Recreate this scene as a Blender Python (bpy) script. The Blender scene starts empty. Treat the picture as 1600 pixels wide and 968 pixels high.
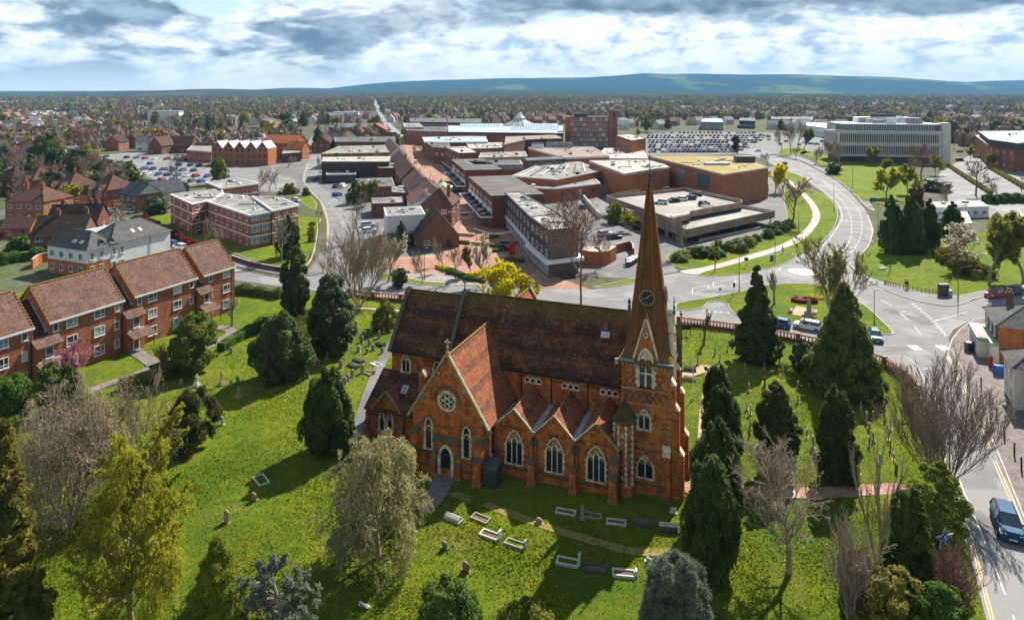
import bpy,bmesh,math,random
import numpy as np
from mathutils import Vector,Matrix
R=math.radians
sc=bpy.context.scene
COL=sc.collection
rnd=random.Random(7)
npr=np.random.default_rng(11)
# ------------------------------------------------------------------ camera
F,H,HY=1040.0,38.0,143.0
cam_d=bpy.data.cameras.new("camera")
cam=bpy.data.objects.new("camera",cam_d);COL.objects.link(cam)
cam.location=(0,0,H);cam.rotation_euler=(R(90),0,0)
cam_d.sensor_width=36;cam_d.lens=36*F/1600
cam_d.shift_y=-(484-HY)/1600
cam_d.clip_start=0.5;cam_d.clip_end=60000
sc.camera=cam
sc.view_settings.view_transform='Standard';sc.view_settings.look='None'
sc.view_settings.exposure=1.0;sc.view_settings.gamma=1
sc.render.engine='CYCLES'
sc.cycles.max_bounces=5;sc.cycles.diffuse_bounces=2;sc.cycles.glossy_bounces=2
sc.cycles.transparent_max_bounces=6;sc.cycles.volume_bounces=0
sc.cycles.use_denoising=True
sc.render.resolution_x=1024;sc.render.resolution_y=619
# ------------------------------------------------------------------ sun and sky
SUN_EL,SUN_AZ=43.0,math.degrees(math.atan2(0.56,0.83))
sd=Vector((math.sin(R(SUN_AZ))*math.cos(R(SUN_EL)),math.cos(R(SUN_AZ))*math.cos(R(SUN_EL)),math.sin(R(SUN_EL))))
sun_d=bpy.data.lights.new("sun",'SUN');sun_d.energy=5.0;sun_d.angle=R(0.5);sun_d.color=(1.0,0.93,0.82)
sun=bpy.data.objects.new("sun",sun_d);COL.objects.link(sun)
sun.rotation_euler=sd.to_track_quat('Z','Y').to_euler()
world=bpy.data.worlds.new("World");sc.world=world;world.use_nodes=True
def build_world():
 nt=world.node_tree;N=nt.nodes;L=nt.links;N.clear()
 out=N.new('ShaderNodeOutputWorld')
 sky=N.new('ShaderNodeTexSky');sky.sky_type='NISHITA';sky.sun_disc=False
 sky.sun_elevation=R(SUN_EL);sky.sun_rotation=R(SUN_AZ);sky.air_density=1.0;sky.dust_density=0.6
 b1=N.new('ShaderNodeBackground');b1.inputs[1].default_value=0.085
 L.new(sky.outputs[0],b1.inputs[0])
 tc=N.new('ShaderNodeTexCoord');sp=N.new('ShaderNodeSeparateXYZ');L.new(tc.outputs['Generated'],sp.inputs[0])
 def m(op,a,b=None,c=None,clamp=False):
  n=N.new('ShaderNodeMath');n.operation=op;n.use_clamp=clamp
  for i,v in enumerate((a,b,c)):
   if v is None:continue
   if isinstance(v,(int,float)):n.inputs[i].default_value=v
   else:L.new(v,n.inputs[i])
  return n.outputs[0]
 X,Y,Z=sp.outputs
 zz=m('MAXIMUM',Z,0.0)
 den=m('ADD',zz,0.26)
 cx=m('DIVIDE',X,den);cy=m('DIVIDE',Y,den)
 def noise(sx,sy,ox,oy,scale,det,rough,dist=0.0):
  cb=N.new('ShaderNodeCombineXYZ')
  L.new(m('MULTIPLY_ADD',X,sx,ox),cb.inputs[0]);L.new(m('ADD',Y,oy),cb.inputs[1]);L.new(m('MULTIPLY',Z,2.3*sy),cb.inputs[2])
  n=N.new('ShaderNodeTexNoise');n.inputs['Scale'].default_value=scale;n.inputs['Detail'].default_value=det
  n.inputs['Roughness'].default_value=rough;n.inputs['Distortion'].default_value=dist
  L.new(cb.outputs[0],n.inputs['Vector']);return n.outputs[0]
 def smooth(v,a,b):
  n=N.new('ShaderNodeMapRange');n.interpolation_type='SMOOTHSTEP'
  L.new(v,n.inputs[0]);n.inputs[1].default_value=a;n.inputs[2].default_value=b;return n.outputs[0]
 cover=noise(1,1,3.1,1.7,4.2,9,0.55,0.15)
 cover2=noise(1,1,9.0,4.0,11.0,10,0.58,0.2)
 dens=smooth(m('ADD',m('MULTIPLY',cover,0.65),m('MULTIPLY',cover2,0.35)),0.39,0.47)
 # heavy grey banks of cloud: broad noise, heaviest to the right above the hills' white gap
 az=m('ARCTAN2',X,Y)
 bank=noise(0.6,1.0,5.3,2.2,6.0,9,0.55,0.2)
 elev=m('ADD',Z,m('MULTIPLY',m('SUBTRACT',bank,0.5),0.11))
 high=smooth(elev,0.090,0.112)
 right=smooth(m('ADD',az,m('MULTIPLY',m('SUBTRACT',cover2,.5),0.5)),-0.22,0.02)
 grey2=m('MULTIPLY',high,right)
 left=m('MULTIPLY',smooth(noise(0.8,1.2,2.2,8.1,6.0,9,0.55,0.15),0.47,0.56),1.0)
 leftm=m('MULTIPLY',left,m('SUBTRACT',1.0,smooth(az,-0.28,0.0)))
 over=m('MULTIPLY',smooth(Z,0.15,0.35),smooth(cover,0.36,0.50))  # grey cloud overhead, out of view, added to cut the fill light
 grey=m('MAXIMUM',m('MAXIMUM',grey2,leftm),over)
 fine=noise(1,1,0.3,0.9,26.0,8,0.6,0.2)
 ramp=N.new('ShaderNodeValToRGB');e=ramp.color_ramp.elements
 e[0].position=0.40;e[0].color=(0.36,0.47,0.60,1);e[1].position=0.54;e[1].color=(0.90,0.93,0.95,1)
 L.new(m('ADD',m('MULTIPLY',fine,0.6),m('MULTIPLY',cover2,0.4)),ramp.inputs[0])
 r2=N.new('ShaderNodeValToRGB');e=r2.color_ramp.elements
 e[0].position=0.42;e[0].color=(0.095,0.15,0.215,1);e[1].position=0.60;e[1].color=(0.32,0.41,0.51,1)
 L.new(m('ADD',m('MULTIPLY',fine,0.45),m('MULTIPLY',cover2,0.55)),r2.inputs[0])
 mx=N.new('ShaderNodeMix');mx.data_type='RGBA'
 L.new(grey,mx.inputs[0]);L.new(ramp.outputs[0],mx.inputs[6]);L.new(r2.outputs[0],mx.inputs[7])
 # pale band along the horizon
 hz=m('SUBTRACT',1.0,smooth(Z,0.0,0.060))
 mx2=N.new('ShaderNodeMix');mx2.data_type='RGBA';L.new(m('MULTIPLY',hz,0.8),mx2.inputs[0])
 L.new(mx.outputs[2],mx2.inputs[6]);mx2.inputs[7].default_value=(0.80,0.86,0.91,1)
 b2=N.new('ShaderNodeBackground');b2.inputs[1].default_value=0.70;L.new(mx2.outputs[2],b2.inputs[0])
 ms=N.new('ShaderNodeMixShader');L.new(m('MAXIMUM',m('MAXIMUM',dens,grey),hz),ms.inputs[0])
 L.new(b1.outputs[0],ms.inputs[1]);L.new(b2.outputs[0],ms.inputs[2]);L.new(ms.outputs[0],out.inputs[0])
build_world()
world.cycles.sampling_method='MANUAL';world.cycles.sample_map_resolution=512
# ------------------------------------------------------------------ tagging and mesh helpers
def P(px,py,z=0.0):
 """photo pixel -> point at height z"""
 D=F*(H-z)/(py-HY)
 return Vector(((px-800)/F*D,D,z))
def zat(D,py):return H-(py-HY)/F*D
def px_of(x,y,z=0):return(800+F*x/y,HY+F*(H-z)/y)
def inpoly(x,y,poly):
 c=False;j=len(poly)-1
 for i in range(len(poly)):
  xi,yi=poly[i];xj,yj=poly[j]
  if(yi>y)!=(yj>y)and x<(xj-xi)*(y-yi)/(yj-yi)+xi:c=not c
  j=i
 return c
def tag(o,label=None,cat=None,group=None,kind=None):
 if label:o['label']=label
 if cat:o['category']=cat
 if group:o['group']=group
 if kind:o['kind']=kind
 return o
def thing(name,label,cat,loc=(0,0,0),rz=0.0,group=None):
 o=bpy.data.objects.new(name,None);COL.objects.link(o)
 o.location=loc;o.rotation_euler=(0,0,rz);o.empty_display_size=0.3
 return tag(o,label,cat,group)
def link(name,me,parent=None,loc=(0,0,0),rz=0.0):
 o=bpy.data.objects.new(name,me);COL.objects.link(o)
 o.parent=parent;o.location=loc;o.rotation_euler=(0,0,rz)
 return o
def kids(o):return[c for c in o.children]
def copy_tree(o,parent=None):
 c=o.copy();COL.objects.link(c);c.parent=parent
 for ch in kids(o):copy_tree(ch,c)
 return c
def np_mesh(name,V,Fc,mats,mi=None,uv=True,smooth=False):
 """V (n,3), Fc (m,k) constant k"""
 me=bpy.data.meshes.new(name)
 V=np.asarray(V,np.float32);Fc=np.asarray(Fc,np.int32);m,k=Fc.shape
 me.vertices.add(len(V));me.vertices.foreach_set('co',V.ravel())
 me.loops.add(m*k);me.loops.foreach_set('vertex_index',Fc.ravel())
 me.polygons.add(m);me.polygons.foreach_set('loop_start',np.arange(m,dtype=np.int32)*k)
 if mi is not None:me.polygons.foreach_set('material_index',np.asarray(mi,np.int32))
 if smooth:me.polygons.foreach_set('use_smooth',np.ones(m,bool))
 for mt in mats:me.materials.append(mt)
 me.update(calc_edges=True);return me
def add_uv(me):
 nl=len(me.loops)
 if not nl:return
 uvl=me.uv_layers.new(name='UVMap')
 nv=len(me.vertices);co=np.empty(nv*3,np.float32);me.vertices.foreach_get('co',co);co=co.reshape(-1,3)
 vi=np.empty(nl,np.int32);me.loops.foreach_get('vertex_index',vi)
 npol=len(me.polygons);nr=np.empty(npol*3,np.float32);me.polygons.foreach_get('normal',nr);nr=nr.reshape(-1,3)
 lt=np.empty(npol,np.int32);me.polygons.foreach_get('loop_total',lt)
 n=np.repeat(nr,lt,axis=0)
 t=np.stack([-n[:,1],n[:,0],np.zeros(len(n))],1);ln=np.linalg.norm(t,axis=1)
 flat=ln<0.05
 t[flat]=(1,0,0);ln[flat]=1;t/=ln[:,None]
 b=np.cross(n,t);b[flat]=(0,1,0)
 p=co[vi]
 uv=np.stack([(p*t).sum(1),(p*b).sum(1)],1).astype(np.float32)
 uvl.data.foreach_set('uv',uv.ravel())
class MB:
 """collects polygons with a material slot each, builds ONE mesh"""
 def __init__(s):s.v=[];s.f=[];s.m=[];s.mats=[]
 def slot(s,mat):
  if mat not in s.mats:s.mats.append(mat)
  return s.mats.index(mat)
 def poly(s,pts,mat):
  i=len(s.v);s.v.extend([tuple(p)for p in pts]);s.f.append(list(range(i,i+len(pts))));s.m.append(s.slot(mat))
 def box(s,a,b,mat,M=None,skip=''):
  x0,y0,z0=a;x1,y1,z1=b
  c=[(x0,y0,z0),(x1,y0,z0),(x1,y1,z0),(x0,y1,z0),(x0,y0,z1),(x1,y0,z1),(x1,y1,z1),(x0,y1,z1)]
  if M is not None:c=[tuple(M@Vector(p))for p in c]
  i=len(s.v);s.v.extend(c);k=s.slot(mat)
  for n,f in(('b',(0,3,2,1)),('t',(4,5,6,7)),('f',(0,1,5,4)),('r',(1,2,6,5)),('k',(2,3,7,6)),('l',(3,0,4,7))):
   if n in skip:continue
   s.f.append([i+q for q in f]);s.m.append(k)
 def prism(s,poly,z0,z1,mat,top=None,bottom=True):
  """poly: list of (x,y) counter-clockwise or not"""
  ar=sum(poly[i][0]*poly[(i+1)%len(poly)][1]-poly[(i+1)%len(poly)][0]*poly[i][1]for i in range(len(poly)))
  if ar<0:poly=poly[::-1]
  n=len(poly);i=len(s.v);k=s.slot(mat)
  s.v.extend([(p[0],p[1],z0)for p in poly]);s.v.extend([(p[0],p[1],z1)for p in poly])
  for j in range(n):
   q=(j+1)%n;s.f.append([i+j,i+q,i+n+q,i+n+j]);s.m.append(k)
  s.f.append([i+n+j for j in range(n)]);s.m.append(s.slot(top)if top else k)
  if bottom:s.f.append([i+n-1-j for j in range(n)]);s.m.append(k)
 def extr(s,prof,y0,y1,mat,axis='y',M=None):
  """profile in x,z extruded along y (or in y,z extruded along x)"""
  n=len(prof);i=len(s.v);k=s.slot(mat)
  for yy in(y0,y1):
   for(a,z)in prof:
    p=(a,yy,z)if axis=='y' else(yy,a,z)
    if M is not None:p=tuple(M@Vector(p))
    s.v.append(p)
  for j in range(n):
   q=(j+1)%n;s.f.append([i+j,i+q,i+n+q,i+n+j]);s.m.append(k)
  s.f.append([i+n-1-j for j in range(n)]);s.m.append(k)
  s.f.append([i+n+j for j in range(n)]);s.m.append(k)
 def tube(s,p0,p1,r0,r1,mat,n=6,cap=True):
  p0=Vector(p0);p1=Vector(p1);d=(p1-p0).normalized()
  u=d.orthogonal().normalized();w=d.cross(u);i=len(s.v);k=s.slot(mat)
  for p,r in((p0,r0),(p1,r1)):
   for j in range(n):
    a=2*math.pi*j/n;s.v.append(tuple(p+(u*math.cos(a)+w*math.sin(a))*r))
  for j in range(n):
   q=(j+1)%n;s.f.append([i+j,i+q,i+n+q,i+n+j]);s.m.append(k)
  if cap:s.f.append([i+n-1-j for j in range(n)]);s.m.append(k);s.f.append([i+n+j for j in range(n)]);s.m.append(k)
 def lathe(s,prof,mat,n=12,c=(0,0)):
  i=len(s.v);k=s.slot(mat);m=len(prof)
  for(r,z)in prof:
   for j in range(n):
    a=2*math.pi*j/n;s.v.append((c[0]+r*math.cos(a),c[1]+r*math.sin(a),z))
  for a in range(m-1):
   for j in range(n):
    q=(j+1)%n;s.f.append([i+a*n+j,i+a*n+q,i+(a+1)*n+q,i+(a+1)*n+j]);s.m.append(k)
  s.f.append([i+(m-1)*n+j for j in range(n)]);s.m.append(k)
 def loft(s,rings,mat,cap=True):
  i=len(s.v);k=s.slot(mat);n=len(rings[0])
  for r in rings:s.v.extend([tuple(p)for p in r])
  for a in range(len(rings)-1):
   for j in range(n):
    q=(j+1)%n;s.f.append([i+a*n+j,i+a*n+q,i+(a+1)*n+q,i+(a+1)*n+j]);s.m.append(k)
  if cap:
   s.f.append([i+n-1-j for j in range(n)]);s.m.append(k)
   s.f.append([i+(len(rings)-1)*n+j for j in range(n)]);s.m.append(k)
 def mesh(s,name,smooth=False,fix=False):
  me=bpy.data.meshes.new(name);me.from_pydata(s.v,[],s.f)
  for mt in s.mats:me.materials.append(mt)
  me.polygons.foreach_set('material_index',np.array(s.m,np.int32))
  if fix:
   bm=bmesh.new();bm.from_mesh(me);bmesh.ops.recalc_face_normals(bm,faces=bm.faces);bm.to_mesh(me);bm.free()
  if smooth:me.polygons.foreach_set('use_smooth',np.ones(len(me.polygons),bool))
  me.update();add_uv(me);return me
 def build(s,name,parent=None,loc=(0,0,0),rz=0.0,smooth=False,fix=True):
  return link(name,s.mesh(name,smooth,fix),parent,loc,rz)
  # ------------------------------------------------------------------ materials (procedural)
MT={}
def newmat(name):
 m=bpy.data.materials.new(name);m.use_nodes=True;nt=m.node_tree
 b=nt.nodes['Principled BSDF'];MT[name]=m;return m,nt,b
def setspec(b,rough,spec=0.3,metal=0.0):
 b.inputs['Roughness'].default_value=rough;b.inputs['Specular IOR Level'].default_value=spec;b.inputs['Metallic'].default_value=metal
def nd(nt,t,**kw):
 n=nt.nodes.new(t)
 for k,v in kw.items():setattr(n,k,v)
 return n
def mixc(nt,fac,a,b,mode='MIX'):
 n=nt.nodes.new('ShaderNodeMix');n.data_type='RGBA';n.blend_type=mode
 for i,v in((0,fac),(6,a),(7,b)):
  if isinstance(v,(int,float)):n.inputs[i].default_value=v
  elif isinstance(v,tuple):n.inputs[i].default_value=(*v[:3],1)
  else:nt.links.new(v,n.inputs[i])
 return n.outputs[2]
def noisef(nt,vec,scale,det=4,rough=0.6,lo=0.35,hi=0.65,mapping=None):
 if mapping:
  mp=nd(nt,'ShaderNodeMapping');mp.inputs['Scale'].default_value=mapping;nt.links.new(vec,mp.inputs[0]);vec=mp.outputs[0]
 n=nd(nt,'ShaderNodeTexNoise');n.inputs['Scale'].default_value=scale;n.inputs['Detail'].default_value=det
 n.inputs['Roughness'].default_value=rough;nt.links.new(vec,n.inputs['Vector'])
 r=nd(nt,'ShaderNodeMapRange');r.inputs[1].default_value=lo;r.inputs[2].default_value=hi;nt.links.new(n.outputs[0],r.inputs[0])
 return r.outputs[0]
def bump(nt,b,h,strength=0.4,dist=0.05):
 n=nd(nt,'ShaderNodeBump');n.inputs['Strength'].default_value=strength;n.inputs['Distance'].default_value=dist
 nt.links.new(h,n.inputs['Height']);nt.links.new(n.outputs[0],b.inputs['Normal'])
def pmat(name,c1,c2=None,scale=1.5,rough=0.8,spec=0.3,bmp=0.0,metal=0.0,c3=None,s3=0.15,world=False):
 """two colours mottled by noise, a third in broad patches"""
 m,nt,b=newmat(name);setspec(b,rough,spec,metal)
 if c2 is None:c2=tuple(x*0.75 for x in c1)
 tc=nd(nt,'ShaderNodeTexCoord');vec=tc.outputs['Object']
 if world:vec=nd(nt,'ShaderNodeNewGeometry').outputs['Position']
 f=noisef(nt,vec,scale)
 c=mixc(nt,f,c1,c2)
 if c3 is not None:c=mixc(nt,noisef(nt,vec,s3,5,0.65,0.5,0.62),c,c3)
 nt.links.new(c,b.inputs['Base Color'])
 if bmp:bump(nt,b,noisef(nt,vec,scale*6,3),bmp,0.05)
 return m
def brickmat(name,c1,c2,mortar,bw=0.23,bh=0.075,dirt=(0.05,0.03,0.02),dirt_amt=0.35,msize=0.008,rough=0.9,band=None,bstr=0.3,off=0.5,patch=None,lichen=None,streak=0.0,ridge=None):
 m,nt,b=newmat(name);setspec(b,rough,0.2)
 tc=nd(nt,'ShaderNodeTexCoord');uv=tc.outputs['UV']
 br=nd(nt,'ShaderNodeTexBrick');br.offset=off
 nt.links.new(uv,br.inputs['Vector'])
 for i,c in((1,c1),(2,c2),(3,mortar)):br.inputs[i].default_value=(*c,1)
 br.inputs['Scale'].default_value=1.0;br.inputs['Mortar Size'].default_value=msize
 br.inputs['Brick Width'].default_value=bw;br.inputs['Row Height'].default_value=bh;br.inputs['Bias'].default_value=0.0
 c=br.outputs[0]
 vec=tc.outputs['Object']
 if band:
 # bands of darker courses, following the slope coordinate
  sp=nd(nt,'ShaderNodeSeparateXYZ');nt.links.new(uv,sp.inputs[0])
  for(bc,period,width,phase,amt)in band:
   md=nd(nt,'ShaderNodeMath',operation='PINGPONG');ad=nd(nt,'ShaderNodeMath',operation='ADD');ad.inputs[1].default_value=phase
   nt.links.new(sp.outputs[1],ad.inputs[0]);nt.links.new(ad.outputs[0],md.inputs[0]);md.inputs[1].default_value=period/2
   mr=nd(nt,'ShaderNodeMapRange');mr.inputs[1].default_value=width;mr.inputs[2].default_value=width*0.85
   mr.inputs[4].default_value=amt
   nt.links.new(md.outputs[0],mr.inputs[0]);c=mixc(nt,mr.outputs[0],c,bc)
 c=mixc(nt,1.0,c,mixc(nt,noisef(nt,vec,0.9,6,0.7,0.3,0.7),(1.15,1.15,1.15),(0.62,0.6,0.58)),'MULTIPLY')
 n2=noisef(nt,vec,0.45,7,0.7,0.48,0.68,(1,1,0.6))
 mu=nd(nt,'ShaderNodeMath',operation='MULTIPLY');mu.inputs[1].default_value=dirt_amt;nt.links.new(n2,mu.inputs[0])
 c=mixc(nt,mu.outputs[0],c,dirt)
 if streak:
  c=mixc(nt,1.0,c,mixc(nt,noisef(nt,vec,1.0,5,0.75,0.38,0.66,(2.2,2.2,.45)),(1.2,1.2,1.15),(1-streak,1-streak,1-streak)),'MULTIPLY')
  c=mixc(nt,noisef(nt,vec,2.6,4,0.7,0.60,0.74),c,tuple(x*.22 for x in c2))
 if ridge:
  sp2=nd(nt,'ShaderNodeSeparateXYZ');nt.links.new(uv,sp2.inputs[0]);ad2=nd(nt,'ShaderNodeMath',operation='MULTIPLY_ADD');nt.links.new(noisef(nt,vec,1.4,6,.75,.2,.8),ad2.inputs[0]);ad2.inputs[1].default_value=2.4;nt.links.new(sp2.outputs[1],ad2.inputs[2])
  mr2=nd(nt,'ShaderNodeMapRange');mr2.inputs[1].default_value=ridge[0];mr2.inputs[2].default_value=ridge[1];mr2.inputs[4].default_value=.85;nt.links.new(ad2.outputs[0],mr2.inputs[0]);c=mixc(nt,mr2.outputs[0],c,ridge[2])
 if patch:
  pc,ps,lo,hi=patch;c=mixc(nt,noisef(nt,vec,ps,6,0.75,lo,hi),c,pc)
 if lichen:
  lc,ls,th=lichen;c=mixc(nt,noisef(nt,vec,ls,2,0.5,th,th+0.05),c,lc)
 nt.links.new(c,b.inputs['Base Color'])
 bump(nt,b,br.outputs[1],-bstr,0.03)
 return m
def glassmat(name,c,rough=0.12,spec=0.8):
 m,nt,b=newmat(name);setspec(b,rough,spec)
 geo=nd(nt,'ShaderNodeObjectInfo');
 mr=nd(nt,'ShaderNodeMapRange');mr.inputs[3].default_value=0.5;mr.inputs[4].default_value=1.6;nt.links.new(geo.outputs['Random'],mr.inputs[0])
 mm=nd(nt,'ShaderNodeVectorMath',operation='SCALE');mm.inputs[0].default_value=c;nt.links.new(mr.outputs[0],mm.inputs[3])
 nt.links.new(mm.outputs[0],b.inputs['Base Color']);return m
def leafmat(name,c1,c2,trans=0.25,c3=None,scale=0.5,rough=0.7):
 m,nt,b=newmat(name);setspec(b,rough,0.15)
 tc=nd(nt,'ShaderNodeTexCoord');vec=tc.outputs['Object']
 f=noisef(nt,vec,scale,3);c=mixc(nt,f,c1,c2)
 f2=noisef(nt,vec,5.0,2,0.6,0.3,0.7);c=mixc(nt,1.0,c,mixc(nt,f2,(1.35,1.3,1.2),(0.6,0.62,0.65)),'MULTIPLY')
 if c3:c=mixc(nt,noisef(nt,vec,scale*0.7,3,0.6,0.55,0.65),c,c3)
 oi=nd(nt,'ShaderNodeObjectInfo');mr=nd(nt,'ShaderNodeMapRange');mr.inputs[3].default_value=0.8;mr.inputs[4].default_value=1.2
 nt.links.new(oi.outputs['Random'],mr.inputs[0]);vs=nd(nt,'ShaderNodeVectorMath',operation='SCALE');nt.links.new(c,vs.inputs[0]);nt.links.new(mr.outputs[0],vs.inputs[3])
 c=vs.outputs[0]
 nt.links.new(c,b.inputs['Base Color'])
 tr=nd(nt,'ShaderNodeBsdfTranslucent');nt.links.new(c,tr.inputs[0]);mx=nd(nt,'ShaderNodeMixShader');mx.inputs[0].default_value=trans
 nt.links.new(b.outputs[0],mx.inputs[1]);nt.links.new(tr.outputs[0],mx.inputs[2]);nt.links.new(mx.outputs[0],nt.nodes['Material Output'].inputs[0])
 return m
BRICK_CH=brickmat('church_brick',(0.68,0.195,0.040),(0.42,0.095,0.026),(0.20,0.09,0.04),bw=.46,bh=.15,msize=.012,dirt=(0.035,0.02,0.012),dirt_amt=0.45,band=[((0.05,0.035,0.03),2.6,0.10,0.4,0.55),((0.36,0.20,0.10),1.3,0.06,0.1,0.35)],patch=((0.66,0.27,0.06),1.1,0.48,0.72),streak=.42)
ROOF_CH=brickmat('church_roof_tile',(0.175,0.072,0.034),(0.078,0.040,0.024),(0.022,0.014,0.010),bw=0.34,bh=0.26,msize=0.022,dirt=(0.03,0.022,0.016),dirt_amt=0.6,band=[((0.042,0.026,0.02),2.3,0.40,0.1,0.75),((0.22,0.08,0.032),2.3,0.14,1.15,0.5)],patch=((0.25,0.095,0.036),0.8,0.53,0.68),lichen=((0.50,0.47,0.42),5.0,0.70),bstr=0.5,streak=.3,ridge=(18.0,20.2,(0.13,0.105,0.018)))
ROOF_TR=brickmat('transept_roof_tile',(0.42,0.130,0.068),(0.25,0.082,0.050),(0.09,0.04,0.03),bw=0.34,bh=0.24,msize=0.02,dirt=(0.20,0.12,0.03),dirt_amt=0.45,band=[((0.09,0.045,0.045),2.0,0.36,0.2,0.7)],patch=((0.40,0.14,0.05),0.9,0.5,0.7),lichen=((0.45,0.42,0.36),5,0.70),streak=.3,bstr=0.5)
ROOF_MOSS=brickmat('mossy_roof_tile',(0.085,0.034,0.02),(0.05,0.026,0.016),(0.02,0.015,0.010),bw=0.2,bh=0.13,msize=0.012,dirt=(0.10,0.10,0.012),dirt_amt=0.75,patch=((0.14,0.105,0.02),0.6,0.42,0.66),bstr=0.5)
SPIRE=brickmat('spire_tile',(0.36,0.115,0.036),(0.18,0.068,0.024),(0.04,0.024,0.012),bw=0.17,bh=0.14,msize=0.016,dirt=(0.10,0.085,0.014),dirt_amt=0.55,band=[((0.27,0.085,0.026),3.4,0.55,0.2,0.5)],patch=((0.13,0.115,0.02),0.5,0.47,0.70),bstr=0.7,streak=.35)
STONE=pmat('cream_stone',(0.80,0.70,0.50),(0.62,0.52,0.34),3.0,0.85,c3=(0.38,0.31,0.20),s3=1.5)
STONE_D=pmat('weathered_stone',(0.13,0.12,0.085),(0.06,0.055,0.045),2.0,0.9,c3=(0.11,0.11,0.03),s3=1.0)
STONE_W=pmat('pale_coping_stone',(0.42,0.36,0.25),(0.22,0.18,0.12),2.5,0.85,c3=(0.30,0.20,0.08),s3=0.8)
LEAD=pmat('lead_sheet',(0.30,0.36,0.42),(0.18,0.21,0.25),2.0,0.5,0.4,c3=(0.42,0.36,0.24),s3=1.2)
DGLASS=glassmat('leaded_glass',(0.012,0.018,0.030),0.25)
GLASS=glassmat('window_glass',(0.05,0.07,0.085),0.1)
GLASSL=glassmat('curtained_glass',(0.34,0.36,0.36),0.3)
GLASSB=glassmat('blue_glass',(0.12,0.22,0.28),0.1)
BLACK=pmat('black_paint',(0.015,0.015,0.016),(0.02,0.02,0.02),2,0.5)
WHITE=pmat('white_paint',(0.78,0.79,0.80),(0.68,0.69,0.70),1.0,0.5)
WOODDK=pmat('dark_door_wood',(0.025,0.02,0.018),None,2,0.7)
GOLD=pmat('gilt',(0.75,0.55,0.18),None,3,0.4,0.5,metal=0.3)
BRICK_R=brickmat('red_brick',(0.52,0.175,0.080),(0.33,0.105,0.058),(0.27,0.17,0.12),bw=.46,bh=.15,msize=.014,dirt_amt=0.25,patch=((0.46,0.16,0.07),1.5,0.55,0.75))
BRICK_O=brickmat('orange_brick',(0.60,0.19,0.05),(0.38,0.11,0.04),(0.34,0.19,0.10),dirt_amt=0.15)
BRICK_D=brickmat('dark_brick',(0.27,0.090,0.055),(0.16,0.058,0.04),(0.12,0.08,0.06),dirt_amt=0.35)
BRICK_B=brickmat('brown_brick',(0.26,0.13,0.07),(0.17,0.085,0.05),(0.18,0.12,0.08),dirt_amt=0.3)
BRICK_G=brickmat('grey_brick',(0.16,0.14,0.13),(0.10,0.09,0.09),(0.15,0.14,0.13),dirt_amt=0.3)
TILE_BR=brickmat('brown_roof_tile',(0.235,0.135,0.098),(0.125,0.072,0.058),(0.045,0.03,0.025),bw=0.30,bh=0.27,msize=0.022,dirt=(0.24,0.13,0.09),dirt_amt=0.3,bstr=1.0,patch=((0.28,0.17,0.07),0.7,0.62,0.85),lichen=((0.30,0.29,0.27),3.0,0.71))
TILE_MOSS=pmat('orange_lichen',(0.36,0.20,0.025),(0.20,0.11,0.03),3.0,0.95,bmp=0.6)
TILE_RB=brickmat('red_brown_roof_tile',(0.195,0.095,0.065),(0.115,0.06,0.046),(0.03,0.02,0.02),bw=0.28,bh=0.2,msize=0.02,dirt=(0.05,0.045,0.04),dirt_amt=0.5,bstr=0.8)
TILE_DK=brickmat('dark_roof_tile',(0.085,0.056,0.045),(0.05,0.036,0.032),(0.02,0.016,0.015),bw=0.28,bh=0.2,msize=0.02,dirt=(0.10,0.085,0.05),dirt_amt=0.4,bstr=0.8)
TILE_OR=brickmat('orange_roof_tile',(0.50,0.15,0.06),(0.38,0.10,0.05),(0.12,0.05,0.03),bw=0.28,bh=0.22,msize=0.02,dirt_amt=0.1,bstr=0.6)
SLATE=brickmat('slate',(0.16,0.16,0.165),(0.09,0.095,0.10),(0.035,0.035,0.035),bw=0.32,bh=0.25,msize=0.02,dirt=(0.17,0.14,0.09),dirt_amt=0.35,bstr=0.6)
SLATEB=brickmat('blue_slate',(0.10,0.115,0.14),(0.06,0.07,0.085),(0.03,0.03,0.035),bw=0.32,bh=0.25,msize=0.02,dirt_amt=0.1,bstr=0.6)
FELT=pmat('grey_roof_felt',(0.25,0.24,0.225),(0.13,0.13,0.13),0.5,0.85,c3=(0.36,0.33,0.29),s3=0.22)
FELTL=pmat('pale_roof_felt',(0.40,0.37,0.33),(0.25,0.24,0.22),0.45,0.8,c3=(0.48,0.44,0.39),s3=0.2)
FELTB=pmat('brown_roof_felt',(0.28,0.20,0.165),(0.20,0.15,0.13),0.3,0.9,c3=(0.33,0.27,0.23),s3=0.12)
FELTD=pmat('dark_roof_felt',(0.085,0.09,0.095),(0.055,0.06,0.06),0.4,0.8,c3=(0.14,0.14,0.14),s3=0.15)
FELTM=pmat('mossy_flat_roof',(0.36,0.26,0.045),(0.22,0.17,0.06),0.45,0.95,c3=(0.33,0.28,0.20),s3=0.15)
CONC=pmat('concrete',(0.42,0.39,0.34),(0.30,0.28,0.25),0.5,0.85,c3=(0.36,0.30,0.23),s3=0.2)
CONCB=pmat('brown_concrete',(0.28,0.20,0.145),(0.20,0.145,0.11),0.7,0.9,c3=(0.33,0.26,0.20),s3=0.3)
DECK=pmat('parking_deck',(0.31,0.285,0.26),(0.23,0.215,0.20),0.25,0.85,c3=(0.36,0.34,0.31),s3=0.12)
CREAM=pmat('cream_render',(0.72,0.68,0.56),(0.62,0.58,0.47),0.6,0.8,c3=(0.55,0.50,0.40),s3=0.4)
RENDW=pmat('white_render',(0.74,0.75,0.75),(0.64,0.65,0.66),0.6,0.8)
WBOARD=pmat('white_weatherboard',(0.70,0.71,0.72),(0.6,0.61,0.63),1.5,0.7)
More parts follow.
